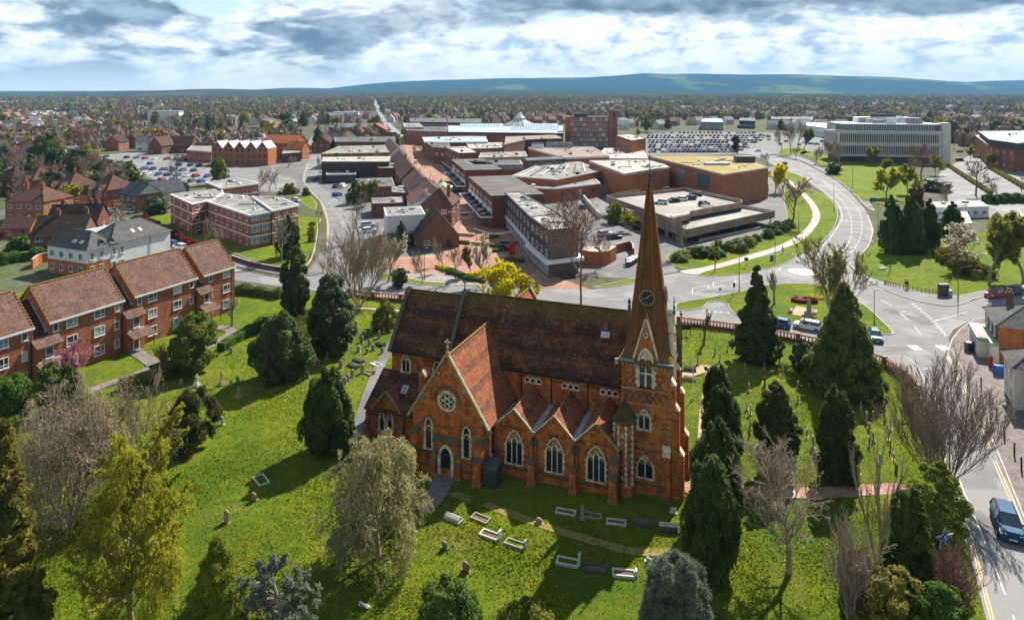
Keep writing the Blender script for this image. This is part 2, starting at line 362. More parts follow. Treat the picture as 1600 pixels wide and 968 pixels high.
FASCIA=pmat('white_fascia',(0.58,0.58,0.58),(0.40,0.40,0.40),0.8,0.6)
METAL=pmat('grey_metal',(0.30,0.31,0.33),(0.22,0.23,0.25),1.0,0.45,0.5,metal=0.5)
METALD=pmat('dark_metal',(0.05,0.052,0.055),None,1.0,0.45,0.5)
ROOFW=pmat('white_metal_roof',(0.46,0.53,0.61),(0.33,0.39,0.46),0.3,0.4,0.5)
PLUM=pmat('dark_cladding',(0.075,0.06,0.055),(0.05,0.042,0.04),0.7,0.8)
YELLOWP=pmat('yellow_paint',(0.50,0.39,0.10),None,1.0,0.6)
BLUEP=pmat('blue_paint',(0.02,0.12,0.42),None,1.0,0.5)
REDP=pmat('red_paint',(0.50,0.02,0.015),None,1.0,0.4)
GREENP=pmat('dark_green_paint',(0.015,0.06,0.035),None,1.0,0.5)
PALEG=pmat('pale_green_paint',(0.30,0.46,0.30),None,1.0,0.5)
RUBBER=pmat('tyre_rubber',(0.015,0.015,0.016),None,3,0.85)
ALLOY=pmat('alloy_wheel',(0.45,0.46,0.47),None,3,0.35,0.5,metal=0.7)
CARGLASS=glassmat('car_glass',(0.02,0.035,0.045),0.06,0.9)
LAMPW=pmat('headlight_glass',(0.75,0.78,0.8),None,3,0.15,0.8)
LAMPR=pmat('tail_light_glass',(0.45,0.01,0.01),None,3,0.2,0.8)
PLATEY=pmat('number_plate',(0.75,0.75,0.70),None,3,0.5)
TERRA=pmat('terracotta',(0.50,0.19,0.07),(0.36,0.13,0.05),2.0,0.8)
WOODP=pmat('bench_wood',(0.36,0.30,0.22),(0.26,0.21,0.15),2.5,0.8)
SKIN=pmat('skin',(0.55,0.33,0.24),None,3,0.6)
HAIR=pmat('hair',(0.04,0.025,0.018),None,3,0.7)
BARK=pmat('bark',(0.17,0.125,0.085),(0.09,0.068,0.05),3.0,0.95)
BARKL=pmat('pale_bark',(0.38,0.31,0.22),(0.25,0.20,0.14),3.0,0.95)
BARKG=pmat('grey_twigs',(0.31,0.25,0.18),(0.19,0.15,0.11),2.0,0.95)
BARKR=pmat('reddish_twigs',(0.25,0.135,0.095),(0.17,0.095,0.07),2.0,0.95)
BARKF=pmat('far_twigs',(0.20,0.155,0.105),(0.115,0.092,0.068),0.3,0.95)
L_YEW=leafmat('yew_leaf',(0.034,0.070,0.013),(0.077,0.122,0.016),0.30)
L_YEWB=leafmat('bronze_conifer_leaf',(0.112,0.109,0.025),(0.065,0.084,0.021),0.30)
L_CONI=leafmat('conifer_leaf',(0.062,0.109,0.031),(0.119,0.144,0.035),0.30)
L_CONO=leafmat('olive_conifer_leaf',(0.146,0.179,0.036),(0.081,0.114,0.026),0.33)
L_HOLLY=leafmat('holly_leaf',(0.055,0.088,0.039),(0.098,0.134,0.059),0.30,rough=0.45)
L_GREEN=leafmat('fresh_leaf',(0.149,0.207,0.025),(0.241,0.287,0.046),0.53)
L_DGREEN=leafmat('green_leaf',(0.072,0.130,0.021),(0.130,0.195,0.033),0.48)
L_YELLOW=leafmat('yellow_blossom',(0.80,0.70,0.012),(0.62,0.56,0.014),0.53)
L_YG=leafmat('yellow_green_leaf',(0.414,0.391,0.029),(0.299,0.322,0.029),0.53)
L_THUJA=leafmat('golden_thuja_leaf',(0.319,0.334,0.026),(0.160,0.217,0.020),0.43)
L_BRONZE=leafmat('bronze_leaf',(0.263,0.228,0.035),(0.140,0.149,0.032),0.43)
L_SPRUCE=leafmat('blue_spruce_leaf',(0.24,0.28,0.20),(0.12,0.16,0.11),0.33)
L_IVY=leafmat('ivy_leaf',(0.063,0.119,0.020),(0.119,0.168,0.028),0.38)
L_PINK=leafmat('pink_blossom',(0.48,0.20,0.27),(0.36,0.14,0.20),0.48)
L_WHITE=leafmat('white_blossom',(0.62,0.58,0.48),(0.48,0.43,0.33),0.48)
L_HEDGE=leafmat('hedge_leaf',(0.063,0.133,0.020),(0.119,0.189,0.028),0.38)
L_RED=leafmat('red_hedge_leaf',(0.22,0.03,0.03),(0.14,0.02,0.02),0.38)
L_DEAD=leafmat('tan_twig_haze',(0.378,0.311,0.203),(0.257,0.209,0.128),0.38)
L_WILLOW=leafmat('pale_olive_twig_haze',(0.38,0.36,0.15),(0.26,0.25,0.11),0.4)
L_OLIVE=leafmat('olive_leaf',(0.163,0.188,0.027),(0.250,0.237,0.035),0.48)
def grassmat():
 m,nt,b=newmat('grass');setspec(b,0.9,0.1)
 v=nd(nt,'ShaderNodeNewGeometry').outputs['Position']
 c=mixc(nt,noisef(nt,v,0.16,6,0.65,0.35,0.65),(0.145,0.205,0.008),(0.225,0.255,0.014))
 c=mixc(nt,noisef(nt,v,0.9,5,0.7,0.45,0.7),c,(0.060,0.140,0.007))
 c=mixc(nt,noisef(nt,v,0.055,5,0.7,0.50,0.60),c,(0.085,0.165,0.010));c=mixc(nt,noisef(nt,v,0.12,6,0.75,0.57,0.68),c,(0.20,0.165,0.055))
 c=mixc(nt,noisef(nt,v,0.35,6,0.75,0.54,0.72),c,(0.27,0.245,0.035))
 c=mixc(nt,noisef(nt,v,3.5,4,0.7,0.5,0.8),c,(0.045,0.10,0.006))
 nt.links.new(c,b.inputs['Base Color']);bump(nt,b,noisef(nt,v,5,5,0.8,0.2,0.8),0.9,0.25);return m
GRASS=grassmat()
def groundmat():
 m,nt,b=newmat('town_ground');setspec(b,0.95,0.1)
 v=nd(nt,'ShaderNodeNewGeometry').outputs['Position']
 c=mixc(nt,noisef(nt,v,0.02,6,0.7,0.42,0.58),(0.085,0.105,0.035),(0.10,0.085,0.06))
 c=mixc(nt,noisef(nt,v,0.05,5,0.7,0.5,0.62),c,(0.13,0.125,0.115))
 c=mixc(nt,noisef(nt,v,0.6,4,0.7,0.5,0.7),c,(0.05,0.055,0.03))
 nt.links.new(c,b.inputs['Base Color']);return m
GROUND=groundmat()
def asphalt(name,c1,c2,c3,scale=0.25):
 m,nt,b=newmat(name);setspec(b,0.85,0.25)
 v=nd(nt,'ShaderNodeNewGeometry').outputs['Position']
 c=mixc(nt,noisef(nt,v,scale,6,0.7,0.38,0.62),c1,c2)
 c=mixc(nt,noisef(nt,v,0.09,3,0.5,0.54,0.58),c,c3)
 c=mixc(nt,noisef(nt,v,2.5,4,0.8,0.55,0.85),c,tuple(x*0.6 for x in c1))
 nt.links.new(c,b.inputs['Base Color']);return m
ASPH=asphalt('asphalt',(0.205,0.205,0.212),(0.16,0.16,0.168),(0.24,0.235,0.235))
ASPHD=asphalt('dark_asphalt',(0.15,0.148,0.152),(0.12,0.118,0.122),(0.18,0.175,0.175))
PAVE=brickmat('paving_slab',(0.36,0.33,0.31),(0.29,0.27,0.26),(0.17,0.16,0.15),bw=0.6,bh=0.6,msize=0.015,dirt=(0.16,0.14,0.13),dirt_amt=0.35,bstr=0.1,off=0.0)
PAVER=brickmat('red_block_paving',(0.44,0.24,0.18),(0.34,0.185,0.145),(0.22,0.12,0.10),bw=0.4,bh=0.2,msize=0.012,dirt=(0.22,0.14,0.12),dirt_amt=0.35,bstr=0.1,patch=((0.50,0.36,0.24),0.10,0.55,0.66))
PAVEP=brickmat('purple_block_paving',(0.25,0.21,0.20),(0.19,0.165,0.16),(0.13,0.11,0.11),bw=0.4,bh=0.2,msize=0.012,dirt_amt=0.2,bstr=0.1)
PATHB=pmat('tan_path',(0.50,0.36,0.23),(0.40,0.28,0.18),1.0,0.9,c3=(0.33,0.22,0.14),s3=0.4)
KERB=pmat('kerb_stone',(0.45,0.42,0.38),(0.35,0.32,0.29),1.5,0.85)
PAINTW=pmat('road_paint',(0.60,0.60,0.58),(0.36,0.36,0.35),3.0,0.7,world=True)
PAINTY=pmat('yellow_road_paint',(0.60,0.47,0.16),(0.45,0.36,0.15),3.0,0.7,world=True)
SOIL=pmat('soil',(0.16,0.10,0.065),(0.10,0.065,0.045),1.5,0.95,c3=(0.09,0.12,0.02),s3=0.7)
# ------------------------------------------------------------------ ground, roads, lawns, hills
def smooth_line(pts,n=4,closed=False):
 """Catmull-Rom through world points"""
 out=[];m=len(pts);rng=range(m if closed else m-1)
 for i in rng:
  p0=pts[(i-1)%m]if(closed or i>0)else pts[i]
  p1=pts[i];p2=pts[(i+1)%m]
  p3=pts[(i+2)%m]if(closed or i+2<m)else p2
  for k in range(n):
   t=k/n
   out.append(0.5*((2*p1)+(-p0+p2)*t+(2*p0-5*p1+4*p2-p3)*t*t+(-p0+3*p1-3*p2+p3)*t**3))
 if not closed:out.append(pts[-1].copy())
 return out
def GP(pl,z=0.0):return[P(a,b,z)for a,b in pl]
def sheet(name,pl,z,mat,smooth=0,kind='structure'):
 pts=GP(pl)
 if smooth:pts=smooth_line(pts,smooth,True)
 m=MB();m.poly([(p.x,p.y,z)for p in pts],mat);o=m.build(name)
 bm=bmesh.new();bm.from_mesh(o.data)
 for f in bm.faces:
  if f.normal.z<0:f.normal_flip()
 bm.to_mesh(o.data);bm.free()
 return tag(o,kind=kind)
def ribbon_pts(m,pts,w,z0,z1,mat,closed=False,top=None):
 n=len(pts);L=[];Rr=[]
 for i in range(n):
  a=pts[(i-1)%n]if(closed or i>0)else pts[i]
  b=pts[(i+1)%n]if(closed or i<n-1)else pts[i]
  d=(b-a);d.z=0;d=d.normalized()if d.length>1e-6 else Vector((1,0,0))
  nn=Vector((-d.y,d.x,0))*(w/2);L.append(pts[i]+nn);Rr.append(pts[i]-nn)
 s=m.slot(mat);st=m.slot(top)if top else s;i0=len(m.v)
 for l,r in zip(L,Rr):
  m.v+=[(l.x,l.y,z0),(r.x,r.y,z0),(r.x,r.y,z1),(l.x,l.y,z1)]
 rg=range(n if closed else n-1)
 for i in rg:
  a=i0+4*i;b=i0+4*((i+1)%n)
  for k,(p,q)in enumerate(((0,1),(1,2),(2,3),(3,0))):
   if k==0 and z1-z0<0.02:continue
   m.f.append([a+p,b+p,b+q,a+q]);m.m.append(st if k==2 else s)
 if not closed:
  m.f.append([i0+0,i0+1,i0+2,i0+3]);m.m.append(s)
  e=i0+4*(n-1);m.f.append([e+3,e+2,e+1,e+0]);m.m.append(s)
def ribbon(name,pl,w,z0,z1,mat,smooth=0,closed=False,kind='structure',parent=None):
 pts=GP(pl)
 if smooth:pts=smooth_line(pts,smooth,closed)
 m=MB();ribbon_pts(m,pts,w,z0,z1,mat,closed);o=m.build(name,parent)
 return tag(o,kind=kind)if kind else o
def flatline(name,pl,w,z,mat,smooth=0):
 """painted line: a flat strip"""
 pts=GP(pl)
 if smooth:pts=smooth_line(pts,smooth)
 return flatpts(name,[pts],w,z,mat)
def flatpts(name,lines,w,z,mat):
 m=MB()
 for pts in lines:
  n=len(pts)
  for i in range(n-1):
   d=(pts[i+1]-pts[i]);d.z=0;d.normalize();nn=Vector((-d.y,d.x,0))*w/2
   m.poly([(q.x,q.y,z)for q in(pts[i]-nn,pts[i+1]-nn,pts[i+1]+nn,pts[i]+nn)],mat)
 return tag(m.build(name,fix=False),kind='structure')
def dashes(pts,dash,gap):
 out=[];acc=0;on=True;cur=[pts[0]]
 for i in range(len(pts)-1):
  a,b=pts[i],pts[i+1];L=(b-a).length;t=0
  while L-t>(dash if on else gap)-acc:
   t+=(dash if on else gap)-acc;acc=0;q=a+(b-a)*(t/L)
   if on:cur.append(q);out.append(cur)
   on=not on;cur=[q]
  acc+=L-t;cur.append(b)
 if on and len(cur)>1:out.append(cur)
 return out
def island(name,pl,mat,smooth=3,kerb=True,z=0.12):
 pts=GP(pl)
 if smooth:pts=smooth_line(pts,smooth,True)
 ar=sum(pts[i].x*pts[(i+1)%len(pts)].y-pts[(i+1)%len(pts)].x*pts[i].y for i in range(len(pts)))
 m=MB();m.poly([(p.x,p.y,z)for p in(pts if ar>0 else pts[::-1])],mat);o=m.build(name,fix=False);tag(o,kind='structure')
 if kerb:
  k=MB();ribbon_pts(k,pts,0.16,-0.02,z+0.012,KERB,True);tag(k.build(name+'_kerb'),kind='structure')
 return o
g=MB();g.poly([(-30000,-400,-0.03),(30000,-400,-0.03),(30000,26000,-0.03),(-30000,26000,-0.03)],GROUND);tag(g.build('ground',fix=False),kind='structure')
# churchyard and flats lawns
CHY=[(-900,1500),(-900,600),(-60,470),(60,452),(366,444),(470,455),(600,468),(760,484),(920,498),(1060,509),(1148,518),(1220,530),(1300,548),(1380,573),(1407,590),(1433,613),(1446,650),(1462,705),(1485,770),(1512,860),(1540,968),(1600,1300),(1660,1500)]
def build_lawn():
 poly=[(p.x,p.y)for p in GP(CHY)]
 bm=bmesh.new()
 x0,x1,y0,y1=-125,62,28,136;st=1.5
 nx=int((x1-x0)/st);ny=int((y1-y0)/st);grid={}
 from mathutils import noise as ns
 for i in range(nx+1):
  for j in range(ny+1):
   x=x0+i*st;y=y0+j*st
   h=ns.noise((x*.12,y*.12,0))*0.14+ns.noise((x*.5,y*.5,3))*0.05
   grid[i,j]=bm.verts.new((x,y,0.06+max(-0.05,h)))
 for i in range(nx):
  for j in range(ny):
   cx=x0+(i+.5)*st;cy=y0+(j+.5)*st
   if all(inpoly(cx+a,cy+b,poly)for a in(-1.3,1.3)for b in(-1.3,1.3)):bm.faces.new((grid[i,j],grid[i+1,j],grid[i+1,j+1],grid[i,j+1]))
 for v in[v for v in bm.verts if not v.link_faces]:bm.verts.remove(v)
 me=bpy.data.meshes.new('churchyard_grass');bm.to_mesh(me);bm.free();me.materials.append(GRASS)
 me.polygons.foreach_set('use_smooth',np.ones(len(me.polygons),bool))
 o=link('churchyard_grass',me);tag(o,kind='structure')
build_lawn()
sheet('churchyard_verge',CHY,0.006,GRASS)
# roads (asphalt sheets a few mm apart)
sheet('road',[(1549,968),(1700,1500),(2300,1500),(1700,968),(1600,811),(1557,705),(1530,645),(1504,582),(1486,543),(1482,528),(1490,515),(1520,499),(1560,492),(1700,470),(1700,452),(1600,458),(1537,464),(1500,476),(1472,478),(1425,469),(1385,455),(1350,434),(1330,421),(1326,415),(1340,404),(1358,385),(1366,360),(1358,338),(1350,325),(1330,302),(1307,282),(1275,265),(1250,252),(1222,247),(1200,236),(1180,232),(1160,236),(1190,248),(1222,265),(1262,284),(1285,300),(1303,315),(1313,333),(1310,348),(1285,382),(1245,401),(1217,415),(1150,430),(1089,428),(1060,426),(996,437),(928,452),(830,450),(720,440),(640,427),(590,416),(480,431),(440,436),(400,428),(366,419),(200,390),(200,400),(366,437),(440,448),(520,457),(600,466),(760,482),(920,496),(1060,507),(1148,517),(1220,529),(1300,547),(1380,571),(1408,588),(1434,611),(1447,650),(1463,705),(1486,770),(1513,860),(1541,968),(1640,1500),(1700,1500)],0.012,ASPH)
sheet('shop_yards',[(490,232),(625,222),(655,268),(680,298),(712,330),(716,358),(690,400),(600,404),(585,380),(552,325),(500,292),(496,260)],0.004,ASPHD)
sheet('flats_yard',[(395,262),(478,236),(484,262),(472,284),(486,302),(470,306),(404,292)],0.005,ASPHD)
sheet('hall_yard',[(960,300),(1210,260),(1232,290),(1228,345),(1160,384),(1050,396),(940,330)],0.003,ASPHD)
sheet('north_road',[(505,430),(510,382),(510,345),(500,315),(485,300),(472,283),(474,268),(480,255),(486,240),(480,225),(486,214),(492,214),(490,228),(508,240),(500,258),(496,275),(502,292),(525,310),(552,325),(575,345),(585,380),(592,420),(560,436)],0.016,ASPH)
sheet('service_yard',[(862,428),(900,430),(996,436),(1060,424),(1043,405),(1200,360),(1140,300),(940,290),(820,300),(880,345),(900,380)],0.008,ASPHD)
sheet('right_car_park',[(1470,268),(1520,240),(1700,290),(1700,400),(1560,345),(1480,312),(1462,285)],0.008,ASPH)
sheet('left_car_park',[(148,243),(205,238),(260,240),(325,252),(400,262),(460,280),(470,300),(400,300),(330,285),(280,292),(225,275),(175,258)],0.008,ASPH)
sheet('big_car_park',[(990,212),(1060,206),(1160,206),(1330,212),(1330,230),(1210,243),(1150,240),(1100,243),(1008,243)],0.008,ASPHD)
sheet('high_street',[(581,157),(583,172),(590,190),(604,204),(625,222),(652,240),(640,218),(618,200),(602,186),(594,172),(588,157)],0.014,asphalt('pale_street',(0.27,0.26,0.255),(0.22,0.21,0.21),(0.31,0.30,0.29)))
sheet('precinct_paving',[(625,219),(640,222),(672,245),(695,262),(712,290),(740,320),(765,345),(800,365),(820,388),(862,430),(925,453),(830,449),(720,439),(640,427),(596,416),(602,402),(690,398),(712,360),(702,330),(677,297),(652,268)],0.02,PAVER)
sheet('side_street',[(485,445),(505,428),(600,415),(590,440)],0.018,ASPH)
sheet('west_street',[(150,340),(165,322),(210,345),(255,360),(300,385),(366,419),(360,430),(240,392),(175,360)],0.01,ASPHD)
# grass islands, verges and pavements standing a kerb above the road
V_OUT=[(1240,285),(1258,293),(1290,306),(1305,322),(1309,338),(1300,360),(1281,381),(1245,398),(1217,392),(1250,378),(1274,355),(1281,335),(1268,312)]
island('verge_outer',V_OUT,GRASS)
island('verge_lower',[(1092,430),(1105,424),(1150,412),(1190,401),(1225,396),(1246,401),(1217,415),(1185,423),(1150,430),(1115,432)],GRASS)
island('verge_inner',[(1230,285),(1248,300),(1266,322),(1270,340),(1255,362),(1220,383),(1170,399),(1105,417),(1066,420),(1044,408),(1048,398),(1100,392),(1160,385),(1205,365),(1230,345),(1225,310)],GRASS)
island('verge_top',[(1222,266),(1248,274),(1262,283),(1250,286),(1232,281),(1220,274)],GRASS)
island('footpath_bend',[(1230,283),(1240,285),(1268,311),(1282,335),(1275,356),(1250,380),(1216,393),(1150,412),(1092,429),(1062,424),(1105,417),(1170,399),(1220,383),(1255,362),(1270,340),(1265,320),(1246,300)],pmat('pink_footpath',(0.46,0.40,0.36),(0.38,0.33,0.30),0.8,0.9),kerb=False,z=0.10)
island('memorial_green',[(1060,474),(1109,465),(1155,456),(1204,445),(1240,443.5),(1272,444.5),(1300,452),(1350,477),(1376,500),(1394,518),(1388,523),(1355,518),(1290,510),(1235,505),(1170,497),(1150,492),(1140,482),(1137,475),(1122,471),(1106,473),(1096,481),(1062,485)],GRASS)
island('park_green',[(1337,410),(1350,398),(1368,380),(1420,372),(1500,362),(1600,372),(1720,390),(1720,430),(1600,446),(1535,455),(1500,463),(1455,461),(1400,447),(1350,430)],GRASS,kerb=False,z=0.125)
island('pavement_park',[(1328,414),(1337,410),(1350,430),(1400,447),(1455,460),(1500,462),(1535,455),(1600,446),(1640,440),(1640,452),(1537,464),(1500,476),(1472,477.5),(1425,468.5),(1385,454),(1350,434)],asphalt('pavement_tar',(0.20,0.19,0.195),(0.16,0.155,0.16),(0.23,0.22,0.22)),z=0.12)
island('office_green',[(1270,247),(1250,240),(1265,236),(1300,246),(1360,250),(1420,262),(1440,300),(1400,320),(1362,317),(1345,312),(1320,292),(1290,267)],GRASS,kerb=False)
island('pavement_bend',[(1224,246),(1252,251),(1277,264),(1309,281),(1332,301),(1352,322),(1366,330),(1358,317),(1345,311),(1320,291),(1290,266),(1262,250),(1240,243)],asphalt('pavement_far',(0.20,0.185,0.19),(0.17,0.16,0.16),(0.22,0.21,0.21)))
island('green_far',[(1216,240),(1245,243),(1262,238),(1252,231),(1225,232)],GRASS)
island('verge_yard',[(928,450),(945,445),(996,435),(1000,440),(960,448)],GRASS)
island('pavement_shops',[(1484,543),(1488,530),(1500,515),(1522,500),(1560,493),(1700,475),(1900,800),(2300,1500),(1760,1200),(1655,968),(1601,811),(1558,705),(1531,645),(1505,582)],PAVEP,smooth=0)
island('corner_pavement',[(1382,560),(1400,556),(1418,560),(1432,572),(1448,602),(1462,655),(1456,660),(1447,640),(1434,611),(1408,588),(1381,571),(1372,566)],asphalt('corner_tar',(0.24,0.22,0.22),(0.20,0.185,0.185),(0.26,0.24,0.24)))
island('flats_lawn',[(214,343),(265,335),(480,340),(496,350),(492,385),(482,418),(470,424),(440,419),(400,409),(370,398),(320,380),(270,365)],GRASS,z=0.14)
island('flats_pavement',[(366,407),(400,413),(440,421),(470,427),(484,419),(500,395),(508,395),(504,425),(478,431),(440,430),(400,423),(366,415)],ASPHD,z=0.11,kerb=False)
island('lawn_by_road',[(466,310),(480,305),(494,318),(490,328),(474,318)],GRASS)
island('green_by_garden',[(590,428),(625,432),(660,440),(698,443),(680,447),(620,440),(592,436)],GRASS)
island('garden_paving',[(636,428),(700,428),(745,436),(750,446),(700,446),(650,438),(600,430),(596,420)],PAVE,smooth=0,kerb=False,z=0.09)
# paths in and beside the churchyard
def path(name,pl,w,mat,z=0.10):
 pts=smooth_line(GP(pl),5);m=MB();ribbon_pts(m,pts,w,0.0,z+0.08,mat);return tag(m.build(name),kind='structure')
path('flats_path',[(100,632),(160,604),(215,586),(247,572),(290,556),(330,540),(362,520),(340,512)],1.7,PAVEP)
path('flats_door_path',[(209,548),(232,564),(247,575)],1.9,PAVEP)
path('churchyard_path',[(1048,755),(1100,770),(1165,770),(1260,772),(1345,768),(1418,764)],1.7,PAVER)
path('tower_path',[(1062,590),(1090,582),(1105,575),(1112,590),(1104,640),(1100,700),(1088,758)],1.5,PATHB)
path('west_path',[(555,690),(575,620),(600,560),(640,500)],1.4,ASPHD)
path('worn_track',[(690,765),(760,790),(830,815),(900,838),(990,862),(1060,862)],0.9,pmat('worn_earth',(0.27,0.19,0.07),(0.15,0.17,0.03),2.0,0.95),z=0.03)
path('door_path',[(696,745),(680,775),(660,800)],2.0,PAVEP)
path('churchyard_back_path',[(540,482),(585,484),(640,488)],0.9,PATHB)
# road markings
ZP=0.022
c1=smooth_line(GP([(1482,700),(1500,752),(1520,800),(1545,862),(1575,940),(1600,1010)]),8)
flatpts('centre_line',dashes(c1,4.0,2.2),0.13,ZP,PAINTW)
for off in(0,1):
 flatline('double_yellow_line',[(1556-off*4,720),(1575-off*5,762),(1598-off*5,818),(1640-off*6,925)],0.10,ZP,PAINTY)
 flatline('double_yellow_line',[(1450+off*4,640),(1472+off*4,715),(1492+off*4,772),(1520+off*4,860),(1548+off*5,968)],0.10,ZP,PAINTY)
 flatline('double_yellow_line',[(1478-off*3,548),(1497-off*4,583),(1524-off*4,645),(1548-off*4,700)],0.10,ZP,PAINTY)
flatpts('centre_line',dashes(smooth_line(GP([(1376,468),(1400,483),(1424,505),(1442,526)]),8),4.0,3.0),0.13,ZP,PAINTW)
for off in(0,1):flatpts('give_way_line',dashes(smooth_line(GP([(1424+off*3,474),(1440+off*3,487),(1460+off*3,505),(1478+off*3,526)]),6),0.8,0.5),0.14,ZP,PAINTW)
flatline('side_road_line',[(1458,502),(1484,495),(1512,487)],0.12,ZP,PAINTW)
cl=smooth_line(GP([(1262,268),(1292,290),(1318,318),(1330,345),(1326,380),(1300,408)]),6);cr=smooth_line(GP([(1262,268),(1300,290),(1334,318),(1346,342),(1343,375),(1318,408)]),6)
flatpts('hatch_edge',dashes(cl,4.0,2.0),0.15,ZP,PAINTW);flatpts('hatch_edge',dashes(cr,4.0,2.0),0.15,ZP,PAINTW)
hm=[[cl[i],cr[min(i+1,len(cr)-1)]]for i in range(4,29,1)]
flatpts('hatching',[h for h in hm if(h[0]-h[1]).length>0.5],0.22,ZP,PAINTW)
flatline('edge_line',[(1222,263),(1262,281),(1303,312),(1315,333),(1312,349),(1288,382),(1250,401)],0.14,ZP,PAINTW,4)
flatline('edge_line',[(1355,335),(1363,360),(1356,385),(1335,405)],0.14,ZP,PAINTY,4)
for a in([(1082,460),(1082,450),(1108,446),(1106,451),(1135,447)],[(1115,448),(1114,441),(1150,436),(1149,442),(1172,439)]):
 flatline('bus_bay_line',a,0.14,ZP,PAINTW)
flatpts('centre_line',dashes(smooth_line(GP([(700,458),(850,470),(1000,466),(1072,460),(1190,428),(1235,418)]),8),3.0,3.0),0.12,ZP,PAINTW)
flatpts('give_way_line',dashes(smooth_line(GP([(1096,486),(1140,489)]),4),0.6,0.4),0.3,ZP,PAINTW)
flatline('crossing_line',[(1441,576),(1470,575)],0.14,ZP,PAINTW)
for q in((1430,543,1.4),(1474,543,1.6)):
 c=P(q[0],q[1]);m=MB();m.poly([(c.x-q[2]/2,c.y-.9,ZP),(c.x+q[2]/2,c.y-.9,ZP),(c.x+q[2]/2,c.y+.9,ZP),(c.x-q[2]/2,c.y+.9,ZP)],PAINTW);tag(m.build('painted_patch',fix=False),kind='structure')
c=P(1254,424.5);m=MB();m.lathe([(2.9,0.02),(2.5,0.08),(1.2,0.14),(0.02,0.16)],PAINTW,24);tag(m.build('roundabout_dome',None,(c.x,c.y,0)),kind='structure')
flatpts('roundabout_ring',dashes([c+Vector((4.6*math.cos(a/24*6.2832),4.6*math.sin(a/24*6.2832),0))for a in range(25)],3.2,2.0),0.18,ZP,PAINTW)
for off in(0,1):flatline('north_road_line',[(511+off*1.5,382),(511+off*1.5,345),(501+off*1.5,316),(474+off,283),(482+off,255)],0.14,0.026,PAINTY,4)
flatpts('north_road_dashes',dashes(smooth_line(GP([(540,400),(538,350),(505,308),(486,283),(492,260),(498,242)]),6),2.0,3.0),0.13,0.026,PAINTW)
# parking bay lines, big car park and right one
lines=[]
for r in range(7):
 yy=213+r*4.3
 for k in range(30):
  a=P(1010+k*7,yy);lines.append([a,a+Vector((0,4.6,0))])
flatpts('bay_lines',lines,0.25,0.014,PAINTW)
lines=[]
for k in range(14):
 a=P(1485+k*9,285+k*5.5);lines.append([a,a+Vector((4.6,1.5,0))])
flatpts('bay_lines',lines,0.15,0.014,PAINTW)
for k,(a,b,w,d)in enumerate(((1440,500,3,5),(1395,487,2,3),(1540,820,1.6,4),(1400,545,4,2),(1345,372,3,9),(1120,455,9,1.6),(1010,470,8,2),(700,462,7,1.5),(525,345,3,8),(1230,520,3,1.2),(1500,620,1.5,3),(1460,560,2,3))):
 q=P(a,b);m=MB();m.poly([(q.x-w/2,q.y-d/2,.0185),(q.x+w/2,q.y-d/2+.3,.0185),(q.x+w/2+.2,q.y+d/2,.0185),(q.x-w/2,q.y+d/2-.2,.0185)],ASPHD);tag(m.build('road_patch',fix=False),kind='structure')
 m=MB();m.lathe([(.32,.0225),(.3,.024)],METALD,10);tag(m.build('drain_cover',None,(q.x+w*.7+.5,q.y,0)),kind='structure')
 # hills: the long down behind the town
def hillmat():
 m,nt,b=newmat('hill');setspec(b,1.0,0.0)
 v=nd(nt,'ShaderNodeNewGeometry').outputs['Position']
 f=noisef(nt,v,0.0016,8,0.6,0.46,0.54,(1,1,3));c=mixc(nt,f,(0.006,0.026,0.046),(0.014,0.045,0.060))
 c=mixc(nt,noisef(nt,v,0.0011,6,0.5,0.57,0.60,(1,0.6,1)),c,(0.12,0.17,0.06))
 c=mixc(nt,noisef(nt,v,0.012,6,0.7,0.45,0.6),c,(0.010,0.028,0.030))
 nt.links.new(c,b.inputs['Base Color']);return m
HILL=hillmat()
from mathutils import noise as mns
def hill(name,D,prof,depth,seed,steps=150,mat=None):
 V=[];Fc=[];xs=[];ny=9
 px0,px1=prof[0][0],prof[-1][0]
 for i in range(steps+1):
  px=px0+(px1-px0)*i/steps
  yy=np.interp(px,[a for a,_ in prof],[b for _,b in prof])
  zt=H+(HY-yy)/F*D;x=(px-800)/F*D
  for j in range(ny):
   t=j/(ny-1);y=D-depth+depth*t*1.0
   pr=math.sin(min(1,t)*math.pi/2)**1.3
   nz=mns.fractal((x*.0011+seed,y*.0011,0),1.0,2.0,4)*60*(1-t)**.8*pr*min(1,zt/200)+mns.noise((x*.006,seed,0))*3*pr
   V.append((x*(y/D)**0.0,y,max(-2,zt*pr+nz)))
 for i in range(steps):
  for j in range(ny-1):
   a=i*ny+j;Fc.append((a,a+ny,a+ny+1,a+1))
 o=link(name,np_mesh(name,V,Fc,[mat or HILL],smooth=True));return tag(o,kind='structure')
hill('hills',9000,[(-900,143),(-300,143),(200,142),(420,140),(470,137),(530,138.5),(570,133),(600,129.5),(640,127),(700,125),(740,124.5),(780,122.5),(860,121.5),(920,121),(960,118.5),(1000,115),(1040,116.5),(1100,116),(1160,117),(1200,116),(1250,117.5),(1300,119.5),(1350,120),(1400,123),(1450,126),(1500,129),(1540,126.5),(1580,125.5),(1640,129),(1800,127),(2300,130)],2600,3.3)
HILLD=pmat('wooded_rise',(0.018,0.030,0.022),(0.045,0.05,0.03),0.012,1.0,0.0,c3=(0.07,0.06,0.04),s3=0.002)
hill('wooded_rise',5200,[(-900,143),(-400,144),(0,144.5),(100,144),(200,142.5),(290,140.5),(330,138.5),(390,140),(460,140.5),(540,142.5),(620,143),(700,141.5),(800,140.5),(900,142),(1000,143),(1100,145),(1400,147),(2000,147)],1500,7.7,mat=HILLD)
